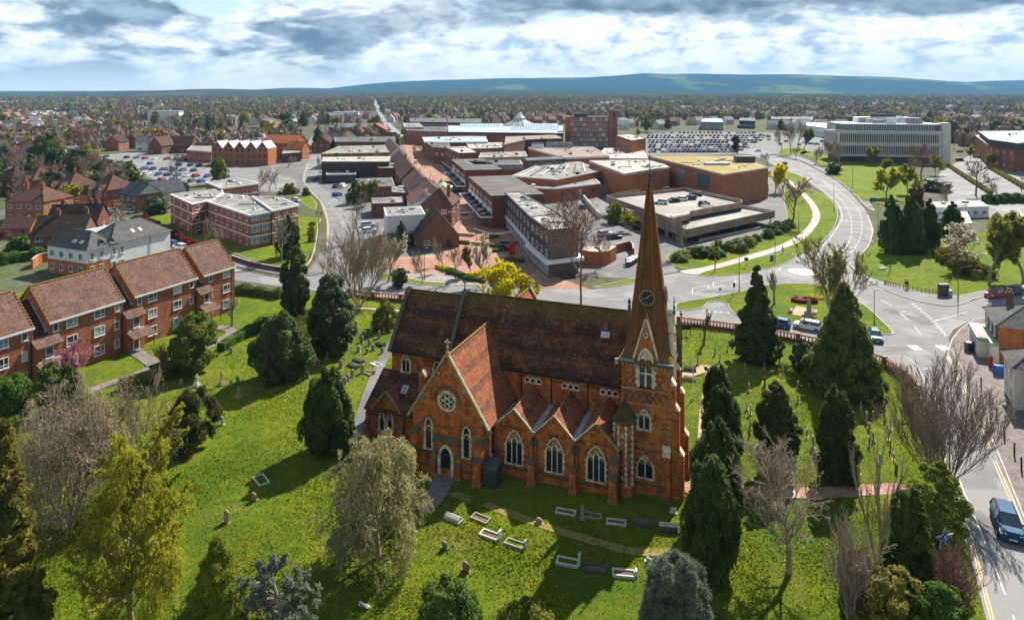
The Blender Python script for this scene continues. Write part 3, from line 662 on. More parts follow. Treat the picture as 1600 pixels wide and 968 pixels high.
# ------------------------------------------------------------------ the church (local x along the nave, y away from the camera)
CH_RZ=R(-20.8)
church=thing('brick_church','red brick church with dark tiled roofs, rose window and tall clock spire in the churchyard','church',(-2.79,64.4,0),CH_RZ)
def arch_pts(w,h,spring=None,n=7):
 """pointed arch outline in (x,z), base at z=0"""
 r=w*1.0;sp=h-math.sqrt(r*r-(r-w/2)**2)if spring is None else spring
 sp=max(0.1,sp);pts=[(-w/2,0),(w/2,0)]
 hh=h-sp
 for i in range(n+1):
  a=i/n*math.acos((r-w/2)/r);x=-(r-w/2)+r*math.cos(a);pts.append((x,sp+hh*(math.sin(a)/math.sin(math.acos((r-w/2)/r)))))
 for i in range(n-1,-1,-1):
  a=i/n*math.acos((r-w/2)/r);x=-(-(r-w/2)+r*math.cos(a));pts.append((x,sp+hh*(math.sin(a)/math.sin(math.acos((r-w/2)/r)))))
 return pts
def ring_extr(m,outer,inner,y0,y1,mat):
 """frame between two outlines with equal counts, front at y0 (towards -y)"""
 n=len(outer)
 for i in range(n):
  j=(i+1)%n;o0,o1,i0,i1=outer[i],outer[j],inner[i],inner[j]
  m.poly([(o0[0],y0,o0[1]),(o1[0],y0,o1[1]),(i1[0],y0,i1[1]),(i0[0],y0,i0[1])],mat)
  m.poly([(o0[0],y0,o0[1]),(o0[0],y1,o0[1]),(o1[0],y1,o1[1]),(o1[0],y0,o1[1])],mat)
  m.poly([(i0[0],y0,i0[1]),(i1[0],y0,i1[1]),(i1[0],y1,i1[1]),(i0[0],y1,i0[1])],mat)
def gothic(parent,x,y,z,w,h,lights=3,rz=0.0,name='window',quoin=True,glass=DGLASS):
 """stone window: quoined surround, mullions, tracery; panes as sub-parts. front faces local -y"""
 m=MB();t=0.15;out=arch_pts(w+2*t,h+t);inn=arch_pts(w,h)
 ring_extr(m,out,inn,-0.10,0.02,STONE)
 if quoin:
  k=0;zz=0.0
  while zz<h*0.62:
   if k%2==0:
    for s in(-1,1):
     xa=s*(w/2+t-0.01);m.box((min(xa,xa+s*.12),-0.075,zz),(max(xa,xa+s*.12),0.02,zz+0.24),STONE)
   zz+=0.27;k+=1
 m.box((-w/2-t-.06,-0.2,-0.14),(w/2+t+.06,0.03,-0.003),STONE)
 lw=w/lights;sp=h*0.60
 for i in range(1,lights):
  xx=-w/2+lw*i;m.box((xx-.05,-0.06,0),(xx+.05,0.02,h*0.74),STONE)
 for i in range(lights):
  cx=-w/2+lw*(i+.5);zb=sp+(0.18 if lights==3 and i==1 else 0)
  o=[(cx+a,zb+b)for a,b in arch_pts(lw,lw*0.85)];q=[(cx+a,zb+b)for a,b in arch_pts(lw-.15,lw*.85-.12)]
  ring_extr(m,o[1:],q[1:],-0.05,0.02,STONE)
 if lights>=2:
  rr=w*0.13;cz=h*0.83 if lights==3 else h*0.82;n=10
  o=[(rr*math.cos(2*math.pi*i/n),cz+rr*math.sin(2*math.pi*i/n))for i in range(n)]
  q=[(rr*.55*math.cos(2*math.pi*i/n),cz+rr*.55*math.sin(2*math.pi*i/n))for i in range(n)]
  ring_extr(m,o,q,-0.05,0.02,STONE)
  for s in(-1,1):m.tube((s*rr*.9,-0.02,cz-rr*.3),(s*w*.36,-0.02,h*.62),.035,.035,STONE,4)
 fr=m.build(name,parent,(x,y,z),rz)
 for i in range(lights):
  p=MB();cx=-w/2+lw*(i+.5);zt=h*(0.93 if(lights==3 and i==1)else(0.72 if lights==3 else 0.85))if lights>1 else h
  a=[(cx+u*0.98,v)for u,v in arch_pts(lw,zt)]
  p.poly([(u,0.0,v)for u,v in a],glass);p.build('pane',fr,fix=False).location=(0,-0.012,0)
  # arch of moulded bricks over the head
 b=MB();oo=arch_pts(w+2*t+.34,h+t+.2)[2:];nn=len(oo)
 for i in range(0,nn-1,1):
  if i%2:continue
  p0=Vector((oo[i][0],0,oo[i][1]));p1=Vector((oo[i+1][0],0,oo[i+1][1]));c=(p0+p1)/2;d=(p1-p0).normalized();nrm=Vector((d.z,0,-d.x))
  qs=[c+d*a*.07+nrm*bb*.11 for a,bb in((-1,-1),(1,-1),(1,1),(-1,1))]
  b.poly([(q.x,-0.05,q.z)for q in qs],PLUM)
 if b.v:b.build('arch_bricks',fr,fix=False)
 return fr
def gable_roof(m,x0,x1,y0,y1,ze,zr,mat,axis='y',th=0.12,over=0.0,slopes='both'):
 """two tiled slopes. axis = direction of the ridge"""
 if axis=='x':
  yc=(y0+y1)/2
  pr=[((y0-over),ze-over*(zr-ze)/(yc-y0)),(yc,zr),(y1+over,ze-over*(zr-ze)/(yc-y0))]
  prof=pr+[(pr[2][0],pr[2][1]-th),(yc,zr-th),(pr[0][0],pr[0][1]-th)]
  m.extr(prof,x0,x1,mat,axis='x')
 else:
  xc=(x0+x1)/2
  pr=[((x0-over),ze-over*(zr-ze)/(xc-x0)),(xc,zr),(x1+over,ze-over*(zr-ze)/(xc-x0))]
  prof=pr+[(pr[2][0],pr[2][1]-th),(xc,zr-th),(pr[0][0],pr[0][1]-th)]
  m.extr(prof,y0,y1,mat,axis='y')
def coping(parent,pts,w=0.32,h=0.22,mat=STONE_W):
 """raised stone along a gable: pts = polyline in 3d"""
 m=MB()
 for a,b in zip(pts[:-1],pts[1:]):
  a=Vector(a);b=Vector(b);d=(b-a).normalized();s=Vector((0,0,1)).cross(d).normalized();u=d.cross(s)
  if u.z<0:u=-u
  q=[]
  for e in(a-d*.05,b+d*.05):
   q+=[e-s*w/2,e+s*w/2,e+s*w/2+u*h,e-s*w/2+u*h]
  i=len(m.v);m.v+=[tuple(p)for p in q];k=m.slot(mat)
  for f in((0,1,2,3),(7,6,5,4),(0,4,5,1),(1,5,6,2),(2,6,7,3),(3,7,4,0)):m.f.append([i+c for c in f]);m.m.append(k)
 return m.build('coping',parent)
def finial(parent,x,y,z,s=1.0,mat=STONE_W):
 m=MB();m.lathe([(.26*s,-.35*s),(.2*s,0),(.09*s,.12*s),(.08*s,.45*s),(.15*s,.52*s),(.07*s,.6*s)],mat,8)
 m.box((-.06*s,-.05*s,.6*s),(.06*s,.05*s,1.25*s),mat);m.box((-.25*s,-.055*s,.86*s),(.25*s,.055*s,1.02*s),mat)
 return m.build('finial',parent,(x,y,z))
def buttress(parent,x,y,z1,w=0.62,d=0.95,z2=None,mat=BRICK_CH,cap=STONE_D):
 """stepped buttress, projecting towards -y from y"""
 m=MB();z2=z2 or z1*0.6
 m.box((-w/2,-d,0),(w/2,0.05,z2),mat);m.box((-w/2,-d*.55,z2),(w/2,0.05,z1),mat,skip='b')
 m.extr([(-d-.05,z2),(-d*.55,z2+.5),(-d*.55,z2)],-w/2-.04,w/2+.04,cap,axis='x')
 m.extr([(-d*.55-.05,z1),(0.05,z1+.55),(0.05,z1)],-w/2-.04,w/2+.04,cap,axis='x')
 m.box((-w/2-.08,-d-.08,0),(w/2+.08,0,0.55),mat)
 m.extr([(-d-.08,.55),(-d,.68),(-d,.55)],-w/2-.08,w/2+.08,cap,axis='x')
 return m.build('buttress',parent,(x,y,0))
def downpipe(parent,x,y,z0,z1):
 m=MB();m.tube((0,0,z0),(0,0,z1),.06,.06,BLACK,6);m.box((-.14,-.1,z1-.25),(.14,.1,z1),BLACK);return m.build('downpipe',parent,(x,y,0))
def build_church():
 C=church
 NX0,NX1,WY,ZE,RY,ZR=-7.6,12.4,8.2,8.4,12.2,14.35
 YB=2*RY-WY
 # nave body and gable ends
 m=MB();m.box((NX0,WY,0),(NX1,YB,ZE),BRICK_CH,skip='bt')
 m.extr([(WY,ZE),(YB,ZE),(RY,ZR-.1)],NX1-.4,NX1,BRICK_CH,axis='x');m.extr([(WY,ZE),(YB,ZE),(RY,ZR-.1)],NX0,NX0+.4,BRICK_CH,axis='x')
 m.build('nave_wall',C)
 m=MB();gable_roof(m,NX0+.1,NX1-.1,WY,YB,ZE,ZR,ROOF_CH,'x',over=.3);m.build('nave_roof',C)
 m=MB();m.box((NX0+.2,WY-.42,ZE-.55),(NX1-.2,WY-.26,ZE-.38),BLACK);m.build('gutter',C)
 m=MB()
 for i in range(46):
  xx=NX0+.3+i*.43;m.tube((xx,RY,ZR+.04),(xx+.4,RY,ZR+.04),.13,.12,ROOF_MOSS,6)
 m.build('ridge_tiles',C)
 coping(C,[(NX1,WY-.4,ZE-.5),(NX1,RY,ZR+.05),(NX1,YB+.4,ZE-.5)],.42,.32,STONE_D)
 coping(C,[(NX0,WY-.3,ZE-.45),(NX0,RY,ZR+.05),(NX0,YB+.4,ZE-.5)],.42,.34,STONE_D)
 finial(C,NX0,RY,ZR+.4,.8,STONE_D);finial(C,NX1,RY,ZR+.4,.7,STONE_D)
 # roof vent and light
 m=MB();m.box((-.45,-.3,0),(.45,.3,.12),WHITE);m.box((-.38,-.24,.12),(.38,.24,.15),GLASSL)
 o=m.build('skylight',C,(9.6,10.6,ZE+1.477*(10.6-WY)+.15));o.rotation_euler=(R(55),0,0)
 m=MB();m.tube((0,0,0),(0,0,.6),.07,.07,METAL,6);m.tube((0.2,0,0),(0.2,0,.75),.05,.05,METAL,6);m.build('vent_pipe',C,(9.5,11.0,ZE+1.477*(11.0-WY)))
 # chancel, a little lower
 CX0=-15.1;CR=13.9
 m=MB();m.box((CX0,WY+.05,0),(NX0,YB-.05,ZE),BRICK_CH,skip='bt');m.extr([(WY+.05,ZE),(YB-.05,ZE),(RY,CR-.1)],CX0,CX0+.4,BRICK_CH,axis='x');m.build('chancel_wall',C)
 m=MB();gable_roof(m,CX0+.1,NX0-.2,WY+.05,YB-.05,ZE,CR,ROOF_CH,'x',over=.3);m.build('chancel_roof',C)
 coping(C,[(CX0,WY-.35,ZE-.5),(CX0,RY,CR+.05),(CX0,YB+.4,ZE-.5)],.45,.34,STONE_D)
 m=MB();m.tube((CX0+.3,RY,CR+.03),(NX0-.3,RY,CR+.03),.13,.13,ROOF_MOSS,6);m.build('ridge_tiles',C)
 m=MB();m.box((CX0+.2,WY-.40,ZE-.55),(NX0-.3,WY-.24,ZE-.38),BLACK);m.build('gutter',C)
 gothic(C,-13.2,WY+.04,5.75,.9,2.0,2);gothic(C,-9.2,WY+.04,5.9,.8,1.5,1)
 gothic(C,CX0+.02,RY,3.0,2.6,5.2,3,rz=R(-90))
 # transept towards the camera and its twin on the far side
 TX0,TX1,TE,TR=-7.7,0.0,5.9,11.9;XC=(TX0+TX1)/2
 for far in(0,1):
  y0,y1=(0,9.0)if not far else(2*RY-9.0,2*RY)
  m=MB();m.box((TX0,y0,0),(TX1,y1,TE),BRICK_CH,skip='bt')
  ye=(0,.45)if not far else(2*RY-.45,2*RY)
  m.extr([(TX0,TE),(TX1,TE),(XC,TR-.1)],ye[0],ye[1],BRICK_CH,axis='y');m.build('transept_wall',C)
  m=MB();yr=(0.1,10.45)if not far else(2*RY-10.45,2*RY-.1)
  gable_roof(m,TX0,TX1,yr[0],yr[1],TE,TR,ROOF_TR,'y',over=.45);m.build('transept_roof',C)
  yy=-.02 if not far else 2*RY+.02
  coping(C,[(TX0-.45,yy,TE-.6),(XC,yy,TR+.03),(TX1+.45,yy,TE-.6)],.4,.26,STONE_W)
  finial(C,XC,yy,TR+.35,1.05)
  m=MB();m.tube((XC,yr[0],TR+.03),(XC,yr[1]-.3*0,TR+.03),.11,.11,TILE_MOSS,6);m.build('ridge_tiles',C)
  # rose window
 m=MB();n=24;rr=1.02
 def circ(r,n=24,cx=0,cz=0):return[(cx+r*math.cos(2*math.pi*i/n),cz+r*math.sin(2*math.pi*i/n))for i in range(n)]
 ring_extr(m,circ(rr),circ(rr-.2),-.12,.02,STONE);
 for k in range(6):
  a=2*math.pi*k/6+.52;ring_extr(m,circ(.27,12,.52*math.cos(a),.52*math.sin(a)),circ(.19,12,.52*math.cos(a),.52*math.sin(a)),-.07,.02,STONE)
 ring_extr(m,circ(.27,12),circ(.18,12),-.08,.02,STONE)
 rose=m.build('rose_window',C,(XC,-.005,7.45))
 p=MB();p.poly([(x,0,z)for x,z in circ(rr-.15)],DGLASS);p.build('pane',rose,fix=False).location=(0,-.012,0)
 b=MB()
 for i in range(15):
  a=math.pi*(i+.5)/15;c=Vector((1.42*math.cos(a),0,1.42*math.sin(a)));d=Vector((-math.sin(a),0,math.cos(a)));nn=Vector((math.cos(a),0,math.sin(a)))
  qs=[c+d*u*.09+nn*v*.15 for u,v in((-1,-1),(1,-1),(1,1),(-1,1))];b.poly([(q.x,-0.045,q.z)for q in qs],PLUM)
 b.build('arch_bricks',rose,fix=False)
 gothic(C,XC-2.05,-.005,2.5,.62,2.9,1);gothic(C,XC+2.1,-.005,2.35,.62,2.9,1)
 # door
 m=MB();o=arch_pts(1.75,3.15);i_=arch_pts(1.15,2.8);ring_extr(m,o,i_,-.22,.02,STONE);door=m.build('door',C,(XC-.1,-.005,0.12))
 p=MB();p.poly([(x,0,z)for x,z in i_],WOODDK)
 for q in range(4):p.box((-.42+q*.28-.015,-.03,0.05),(-.42+q*.28+.015,-.002,2.3),BLACK)
 p.build('door_leaf',door,fix=False).location=(0,-.012,0)
 m=MB();m.extr([(-.35,3.45),(-.35,3.58),(.02,4.05),(.02,3.45)],-1.5,1.3,STONE_D,axis='x');m.box((-1.55,-.32,3.3),(-1.25,.02,3.5),STONE_D);m.box((1.1,-.32,3.3),(1.4,.02,3.5),STONE_D);m.build('door_hood',C,(XC,-.005,0))
 m=MB();m.box((-1.0,-.9,0),(.85,-.24,.13),STONE);m.build('doorstep',C,(XC-.1,0,0.0))
 for xx in(TX0+.35,TX1-.35):buttress(C,xx,0,3.9,.7,.9,2.4)
 for xx in(XC-1.35,XC+1.35):buttress(C,xx,0,2.2,.45,.5,1.2)
 m=MB();m.box((TX0-.08,-.1,0),(TX1+.1,.02,.75),BRICK_CH);m.box((TX0-.08,-.14,.75),(TX1+.1,.02,.86),STONE_D);m.box((TX0-.02,-.06,2.05),(TX1+.02,.02,2.2),PLUM);m.build('plinth',C,(0,-.004,0))
 m=MB()
 for s in(-1,1):
  for k in range(4):
   t=.12+k*.22;xx=XC+s*4.2*(1-t);zz=TE-.5+(TR-TE+.4)*t;m.box((xx-.16,-.1,zz-.42),(xx+.16,.02,zz-.1),STONE_W)
 m.build('kneeler_stones',C,(0,-.003,0))
 # side wall of the transept (sunlit) with a window
 gothic(C,TX1+.005,2.1,2.0,.6,2.9,1,rz=R(90))
 # chimney stack with gabled cap left of the transept
 m=MB();m.box((-.42,-.42,3.6),(.42,.42,7.3),BRICK_CH);m.extr([(-.5,7.3),(0,7.95),(.5,7.3)],-.5,.5,STONE_W,axis='y');m.build('chimney',C,(-9.1,4.9,0))
 # vestry left of the transept: lean-to roof with a gabled dormer front
 VY=4.4
 m=MB();m.box((-16.0,VY,0),(TX0,WY,3.0),BRICK_CH,skip='bt')
 m.extr([(VY,3.0),(WY,3.0),(WY,5.6)],-16.0,-15.7,BRICK_CH,axis='x');m.build('vestry_wall',C)
 m=MB();m.extr([(VY-.3,2.88),(WY,5.75),(WY,5.6),(VY-.3,2.73)],-16.2,TX0,ROOF_CH,axis='x');m.build('vestry_roof',C)
 m=MB();m.extr([(-15.2,3.0),(-11.8,3.0),(-13.5,4.9)],VY-.02,VY+.3,BRICK_CH,axis='y');m.box((-15.2,VY-.02,0),(-11.8,VY+.1,3.0),BRICK_CH,skip='k');m.build('vestry_gable',C)
 m=MB();gable_roof(m,-15.2,-11.8,VY-.25,VY+2.6,2.95,4.95,ROOF_TR,'y',over=.18,th=.1);m.build('vestry_gable_roof',C)
 coping(C,[(-15.4,VY-.1,2.75),(-13.5,VY-.1,5.0),(-11.6,VY-.1,2.75)],.28,.14,STONE_W)
 for xx in(-14.0,-13.0):gothic(C,xx,VY-.03,.75,.55,1.85,1,quoin=False)
 for xx in(-15.7,-11.4,-8.6):buttress(C,xx,VY,2.3,.5,.6,1.3)
 m=MB();m.box((-.35,-.45,0),(.35,.45,.1),WHITE);m.box((-.28,-.38,.1),(.28,.38,.13),GLASSB);o=m.build('skylight',C,(-12.3,6.4,4.55));o.rotation_euler=(R(37),0,0)
 # far aisle, plain lean-to
 m=MB();m.box((TX1,YB,0),(NX1,2*RY-2.4,4.4),BRICK_CH,skip='b');m.build('far_aisle_wall',C)
 m=MB();m.extr([(YB,6.6),(2*RY-2.2,4.4),(2*RY-2.2,4.3),(YB,6.4)],TX1,NX1,ROOF_CH,axis='x');m.build('far_aisle_roof',C)
 # near aisle: three gables
 AY=2.35;cx=[2.35,6.5,10.6];hw=2.07;VE,AP=4.62,6.65
 m=MB();m.box((TX1,AY,0),(12.75,WY,VE),BRICK_CH,skip='bt')
 for c in cx:m.extr([(c-hw,VE),(c+hw,VE),(c,AP-.08)],AY,AY+.4,BRICK_CH,axis='y')
 m.extr([(AY,0),(WY,0),(WY,VE+.3),(AY,VE)],12.75,12.9,BRICK_CH,axis='x');m.build('aisle_wall',C)
 for k,c in enumerate(cx):
  m=MB();gable_roof(m,c-hw,c+hw,AY-.12,WY,VE,AP,ROOF_TR,'y',th=.1);m.build('aisle_roof',C)
  coping(C,[(c-hw,AY-.12,VE-.02),(c,AY-.12,AP),(c+hw,AY-.12,VE-.02)],.26,.13,STONE_W)
  m=MB();m.tube((c,AY-.1,AP+.02),(c,WY,AP+.02),.09,.09,TILE_MOSS,6);m.build('ridge_tiles',C)
  gothic(C,c,AY-.005,1.35,1.62,3.15,3)
  # row of three roundels with quatrefoils in the clerestory
  m=MB()
  m.box((-1.0,-.06,-.36),(1.0,.0,-.05),STONE)
  qf=m.build('clerestory_window',C,(c-.05,WY-.01,7.12))
  for j in(-1,0,1):
   q=MB();ring_extr(q,circ(.35,16,j*.64,0),circ(.24,16,j*.64,0),-.085,.0,STONE);q.build('roundel',qf)
   q=MB()
   for a in range(4):
    an=math.pi/4+a*math.pi/2;q.poly([(x,-.07,z)for x,z in circ(.12,8,j*.64+.11*math.cos(an),.11*math.sin(an))],DGLASS)
   q.poly([(x,-.062,z)for x,z in circ(.24,16,j*.64,0)],STONE);q.build('quatrefoil',qf,fix=False)
 for k,xx in enumerate((4.42,8.55)):
  m=MB();m.extr([(xx-.28,VE+.27),(xx,VE+.1),(xx+.28,VE+.27),(xx+.28,VE+.3),(xx-.28,VE+.3)],AY-.3,WY,LEAD,axis='y');m.build('valley_gutter',C)
  buttress(C,xx,AY,3.6,.62,1.05,2.2);downpipe(C,xx+.12,AY-.62,.2,VE-.1)
 m=MB();m.box((TX1+.05,AY-.1,4.75),(TX1+.85,WY-1.0,4.95),LEAD);m.box((TX1+.1,AY+.2,4.95),(TX1+.7,AY+1.4,5.02),STONE);m.build('valley_gutter',C)
 buttress(C,12.35,AY,3.4,.7,1.05,2.2);downpipe(C,6.5+6.45,AY-.3,.2,VE);downpipe(C,.25,AY-.3,.2,VE)
 m=MB();m.box((TX1,AY-.12,0),(12.9,AY,.8),BRICK_CH);m.box((TX1,AY-.16,.8),(12.9,AY,.9),STONE_D);m.box((TX1,AY-.04,1.05),(12.9,AY,1.12),STONE_D);m.build('plinth',C,(0,-.004,0))
 for xx in(4.35,8.3):downpipe(C,xx,WY-.1,4.7,ZE-.3)
 for xx in(1.0,):downpipe(C,xx,WY-.1,5.2,ZE-.3)
 # low gabled dormer on the third roof slope
 m=MB();m.extr([(-.75,0),(0,1.15),(.75,0)],-.9,1.1,ROOF_TR,axis='y');m.build('roof_dormer',C,(11.45,AY+2.3,VE+.15))
 # tower
 TW0,TW1,TY0,TY1,TZ=12.66,17.26,4.09,8.69,12.3
 m=MB();m.box((TW0,TY0,0),(TW1,TY1,TZ),BRICK_CH,skip='b');m.build('tower_wall',C)
 for z,t,mt in((.9,.14,STONE_D),(4.15,.12,STONE_D),(6.1,.09,STONE_W),(8.35,.11,STONE_W),(9.75,.08,STONE_W),(11.2,.07,STONE_D)):
  m=MB();m.box((TW0-.07,TY0-.07,z),(TW1+.07,TY1+.07,z+t),mt);m.build('string_course',C)
 m=MB();m.box((TW0-.15,TY0-.15,0),(TW1+.15,TY1+.15,.9),BRICK_CH,skip='b');m.build('tower_plinth',C)
 # diaper pattern of dark bricks, built proud
 m=MB()
 def diaper(ax,z0,z1,c0,c1,stp=.62):
  n=int((c1-c0)/stp)
  for k in range(n):
   for s in(-1,1):
    a=c0+stp*(k+.5);w=stp/2;zc=(z0+z1)/2;hh=(z1-z0)/2
    pa=(a-w*s,z0);pb=(a+w*s,z1)
    d=Vector((pb[0]-pa[0],0,pb[1]-pa[1])).normalized();nx,nz=-d.z*.05,d.x*.05
    q=[(pa[0]-nx,pa[1]-nz),(pb[0]-nx,pb[1]-nz),(pb[0]+nx,pb[1]+nz),(pa[0]+nx,pa[1]+nz)]
    if ax=='x':m.poly([(x,TY0-.02-(.004 if s>0 else 0),z)for x,z in q],PLUM)
    else:m.poly([(TW1+.02+(.004 if s>0 else 0),x,z)for x,z in q],PLUM)
 diaper('x',8.6,9.6,TW0+.2,TW1-.2);diaper('x',10.0,11.0,TW0+.2,TW1-.2);diaper('y',8.6,9.6,TY0+.2,TY1-.2);diaper('y',10.0,11.0,TY0+.2,TY1-.2)
 m.build('diaper_bricks',C,fix=False)
 m=MB();m.extr([(TW0-.28,TZ-.1),(TW1+.28,TZ-.1),(TW1+.28,TZ+.18),(TW0-.28,TZ+.18)],TY0-.28,TY1+.28,STONE_D)
 for i in range(13):
  xx=TW0+.1+i*.36;m.box((xx,TY0-.24,TZ-.38),(xx+.17,TY0-.02,TZ-.1),STONE_W);m.box((TW1+.02,TY0+.1+i*.36,TZ-.38),(TW1+.24,TY0+.27+i*.36,TZ-.1),STONE_W)
 m.build('cornice',C)
 m=MB();m.box((TW0-.36,TY0-.36,TZ+.17),(TW0+1.25,TY0-.2,TZ+.30),LEAD);m.box((TW1-1.25,TY0-.36,TZ+.17),(TW1+.36,TY0-.2,TZ+.30),LEAD);m.box((TW0-.55,TY0-.5,TZ-.25),(TW0-.25,TY0-.2,TZ+.25),STONE_W);m.build('lead_gutter',C)
 SX,SY=(TW0+TW1)/2,(TY0+TY1)/2
 def octo(z,hw,cut):
  c=hw*cut;return[(SX-c,SY-hw,z),(SX+c,SY-hw,z),(SX+hw,SY-c,z),(SX+hw,SY+c,z),(SX+c,SY+hw,z),(SX-c,SY+hw,z),(SX-hw,SY+c,z),(SX-hw,SY-c,z)]
 m=MB();m.loft([octo(12.48,2.5,.985),octo(13.2,2.16,.84),octo(14.2,1.97,.66),octo(15.9,1.72,.46),octo(18.9,1.36,.414),octo(24.0,.79,.414),octo(29.3,.15,.414)],SPIRE);m.build('spire',C)
 m=MB()
 for s in(-1,1):
  for(za,ha,ca),(zb,hb,cb)in zip(((15.9,1.72,.46),(18.9,1.36,.414),(24.0,.79,.414)),((18.9,1.36,.414),(24.0,.79,.414),(29.3,.15,.414))):
   m.tube((SX+s*ha*ca,SY-ha,za),(SX+s*hb*cb,SY-hb,zb),.055,.05,ROOF_MOSS if s<0 else TILE_MOSS,5);m.tube((SX+s*ha,SY-ha*ca,za),(SX+s*hb,SY-hb*cb,zb),.055,.05,TERRA,5)
 m.build('hip_tiles',C)
 m=MB();m.lathe([(.2,29.2),(.24,29.4),(.13,29.6),(.2,29.75),(.2,29.9),(.06,30.1),(.035,31.0),(.03,31.6),(.1,31.65),(.02,31.8),(.015,32.3)],METALD,8,(SX,SY));m.build('weather_rod',C)
 # clock faces
 for rz,dx,dy in((0,0,-1),(R(90),1,0)):
  zc=18.3;hw=1.43
  root=MB();root.lathe([(.86,0),(.86,.1),(.78,.16),(0.74,.1)],BRICK_D,24);clk=root.build('clock',C,(SX+dx*(hw+.02),SY+dy*(hw+.02),zc));clk.rotation_euler=(R(83),0,rz)
  q=MB();q.lathe([(.74,.105),(.73,.12)],BLACK,24)
  q.build('clock_face',clk)
  q=MB()
  for h in range(12):
   a=h*math.pi/6;d=Vector((math.cos(a),math.sin(a),0));s=Vector((-d.y,d.x,0))*.025
   for rr in((.52,.68),):
    pts=[d*rr[0]-s,d*rr[1]-s,d*rr[1]+s,d*rr[0]+s];q.poly([(v.x,v.y,.128)for v in pts],GOLD)
  for i in range(24):
   a0,a1=i*math.pi/12,(i+1)*math.pi/12
   q.poly([(r*math.cos(a),r*math.sin(a),.126)for r,a in((.70,a0),(.735,a0),(.735,a1),(.70,a1))],GOLD)
  q.build('numerals',clk,fix=False)
  for a,ln,w in((R(180+22),.62,.03),(R(39),.42,.045)):
   d=Vector((math.cos(a),math.sin(a),0));s=Vector((-d.y,d.x,0))*w;q=MB();q.poly([(v.x,v.y,.14+w)for v in(d*-.1-s,d*ln-s*.3,d*ln+s*.3,d*-.1+s)],GOLD);q.build('clock_hand',clk,fix=False)
   # belfry dormers with twin louvred lights, on two faces
 for rz,ox,oy in((0,SX,TY0-.03),(R(90),TW1+.03,SY)):
  m=MB();m.extr([(-1.02,0),(1.02,0),(0,3.9)],0,1.1,BRICK_CH,axis='y');d=m.build('belfry_gable',C,(ox,oy,TZ+.35),rz)
  cp=MB()
  for s in(-1,1):
   cp.extr([(s*1.12,-.12),(s*1.30,-.12),(0,4.25),(0,3.85)],-.06,1.0 if s else 1,STONE,axis='y')
  cp.build('gable_coping',d);
  bb=MB();bb.lathe([(.18,3.9),(.1,4.2),(.07,4.5),(.14,4.6),(.05,4.7)],STONE_D,6);bb.box((-.04,-.04,4.7),(.04,.04,5.6),STONE_D);bb.box((-.2,-.04,5.0),(.2,.04,5.1),STONE_D);bb.build('finial',d)
  q=MB();ring_extr(q,circ(.26,10,0,2.35),circ(.14,10,0,2.35),-.08,.02,STONE);q.poly([(x,-.015,z)for x,z in circ(.16,10,0,2.35)],BLACK);q.build('roundel',d,fix=False)
  q=MB();o=arch_pts(1.5,3.75);i_=arch_pts(1.14,3.45);ring_extr(q,o,i_,-.14,.02,STONE);q.box((-.08,-.12,0),(.08,.02,2.7),STONE);q.box((-.57,-.1,1.22),(.57,.02,1.36),STONE)
  for k in range(8):q.box((-.98 if k%2 else-.87,-.08,k*.27),(-.74,.02,k*.27+.25),STONE);q.box((.74,-.08,k*.27),(.98 if k%2 else .87,.02,k*.27+.25),STONE)
  q.poly([(x,-.05,z)for x,z in[(-.55,2.6),(.55,2.6),(.3,3.1),(0,3.42),(-.3,3.1)]],STONE)
  bw=q.build('belfry_opening',d,(0,0,-2.55))
  for k in range(9):
   for s in(-1,1):lv=MB();lv.extr([(-.06,0),(-.04,.03),(.0,.2),(.0,.16)],-.24,.24,METALD,axis='x');lv.build('louvre',bw,(s*.33,-.02,.1+k*.28))
  p=MB();p.poly([(x,-.008,z)for x,z in i_],BLACK);p.build('dark_opening',bw,fix=False)
 gothic(C,SX-.15,TY0-.005,5.9+.25,1.0,1.75,2);gothic(C,SX-.05,TY0-.005,1.6,1.35,1.95,2)
 gothic(C,TW1+.005,SY,5.9+.25,1.0,1.75,2,rz=R(90))
 # tower buttresses: right corners
 for(bx,by,w,d)in((TW1-.35,TY0,.7,.35),):
  m=MB();m.box((bx-w/2,by-d,0),(bx+w/2,by,4.0),BRICK_CH);m.extr([(by-d-.03,4.0),(by,4.9),(by,4.0)],bx-w/2-.03,bx+w/2+.03,STONE,axis='x');m.build('buttress',C)
 for yy in(TY0+.3,TY1-.4):
  m=MB()
  for(z0,z1,d)in((0,4.2,1.2),(4.2,8.3,.8),(8.3,10.6,.45)):
   m.box((TW1,yy-.33,z0),(TW1+d,yy+.33,z1),BRICK_CH);m.extr([(TW1+d-.38,z1+.6),(TW1+d+.04,z1),(TW1+d-.38,z1)],yy-.36,yy+.36,STONE,axis='y')
  m.build('buttress',C)
 m=MB()
 for i in range(40):
  if i%2==0:m.box((TW1-.18,TY0-.012,.95+i*.28),(TW1+.012,TY0+.3,.95+i*.28+.24),STONE_W)
 m.build('quoins',C)
 # stair turret with ridged cap
 TCX,TCY,TRr=13.0,3.55,.92
 def ogon(z,r):return[(TCX+r*math.cos(R(22.5+45*i)),TCY+r*math.sin(R(22.5+45*i)),z)for i in range(8)]
 m=MB();m.loft([ogon(0,TRr+.14),ogon(.9,TRr+.14),ogon(1.05,TRr),ogon(6.9,TRr)],BRICK_CH);m.build('stair_turret',C)
 m=MB();m.loft([ogon(6.9,TRr+.22),ogon(7.05,TRr+.22),ogon(7.1,TRr+.12)],STONE_D);m.build('turret_cornice',C);m=MB();m.loft([ogon(4.15,TRr+.07),ogon(4.3,TRr+.07)],STONE_D);m.build('string_course',C);m=MB();m.loft([ogon(7.1,TRr+.1),ogon(8.5,.28),ogon(8.75,.08)],ROOF_MOSS);m.build('turret_cap',C)
 m=MB()
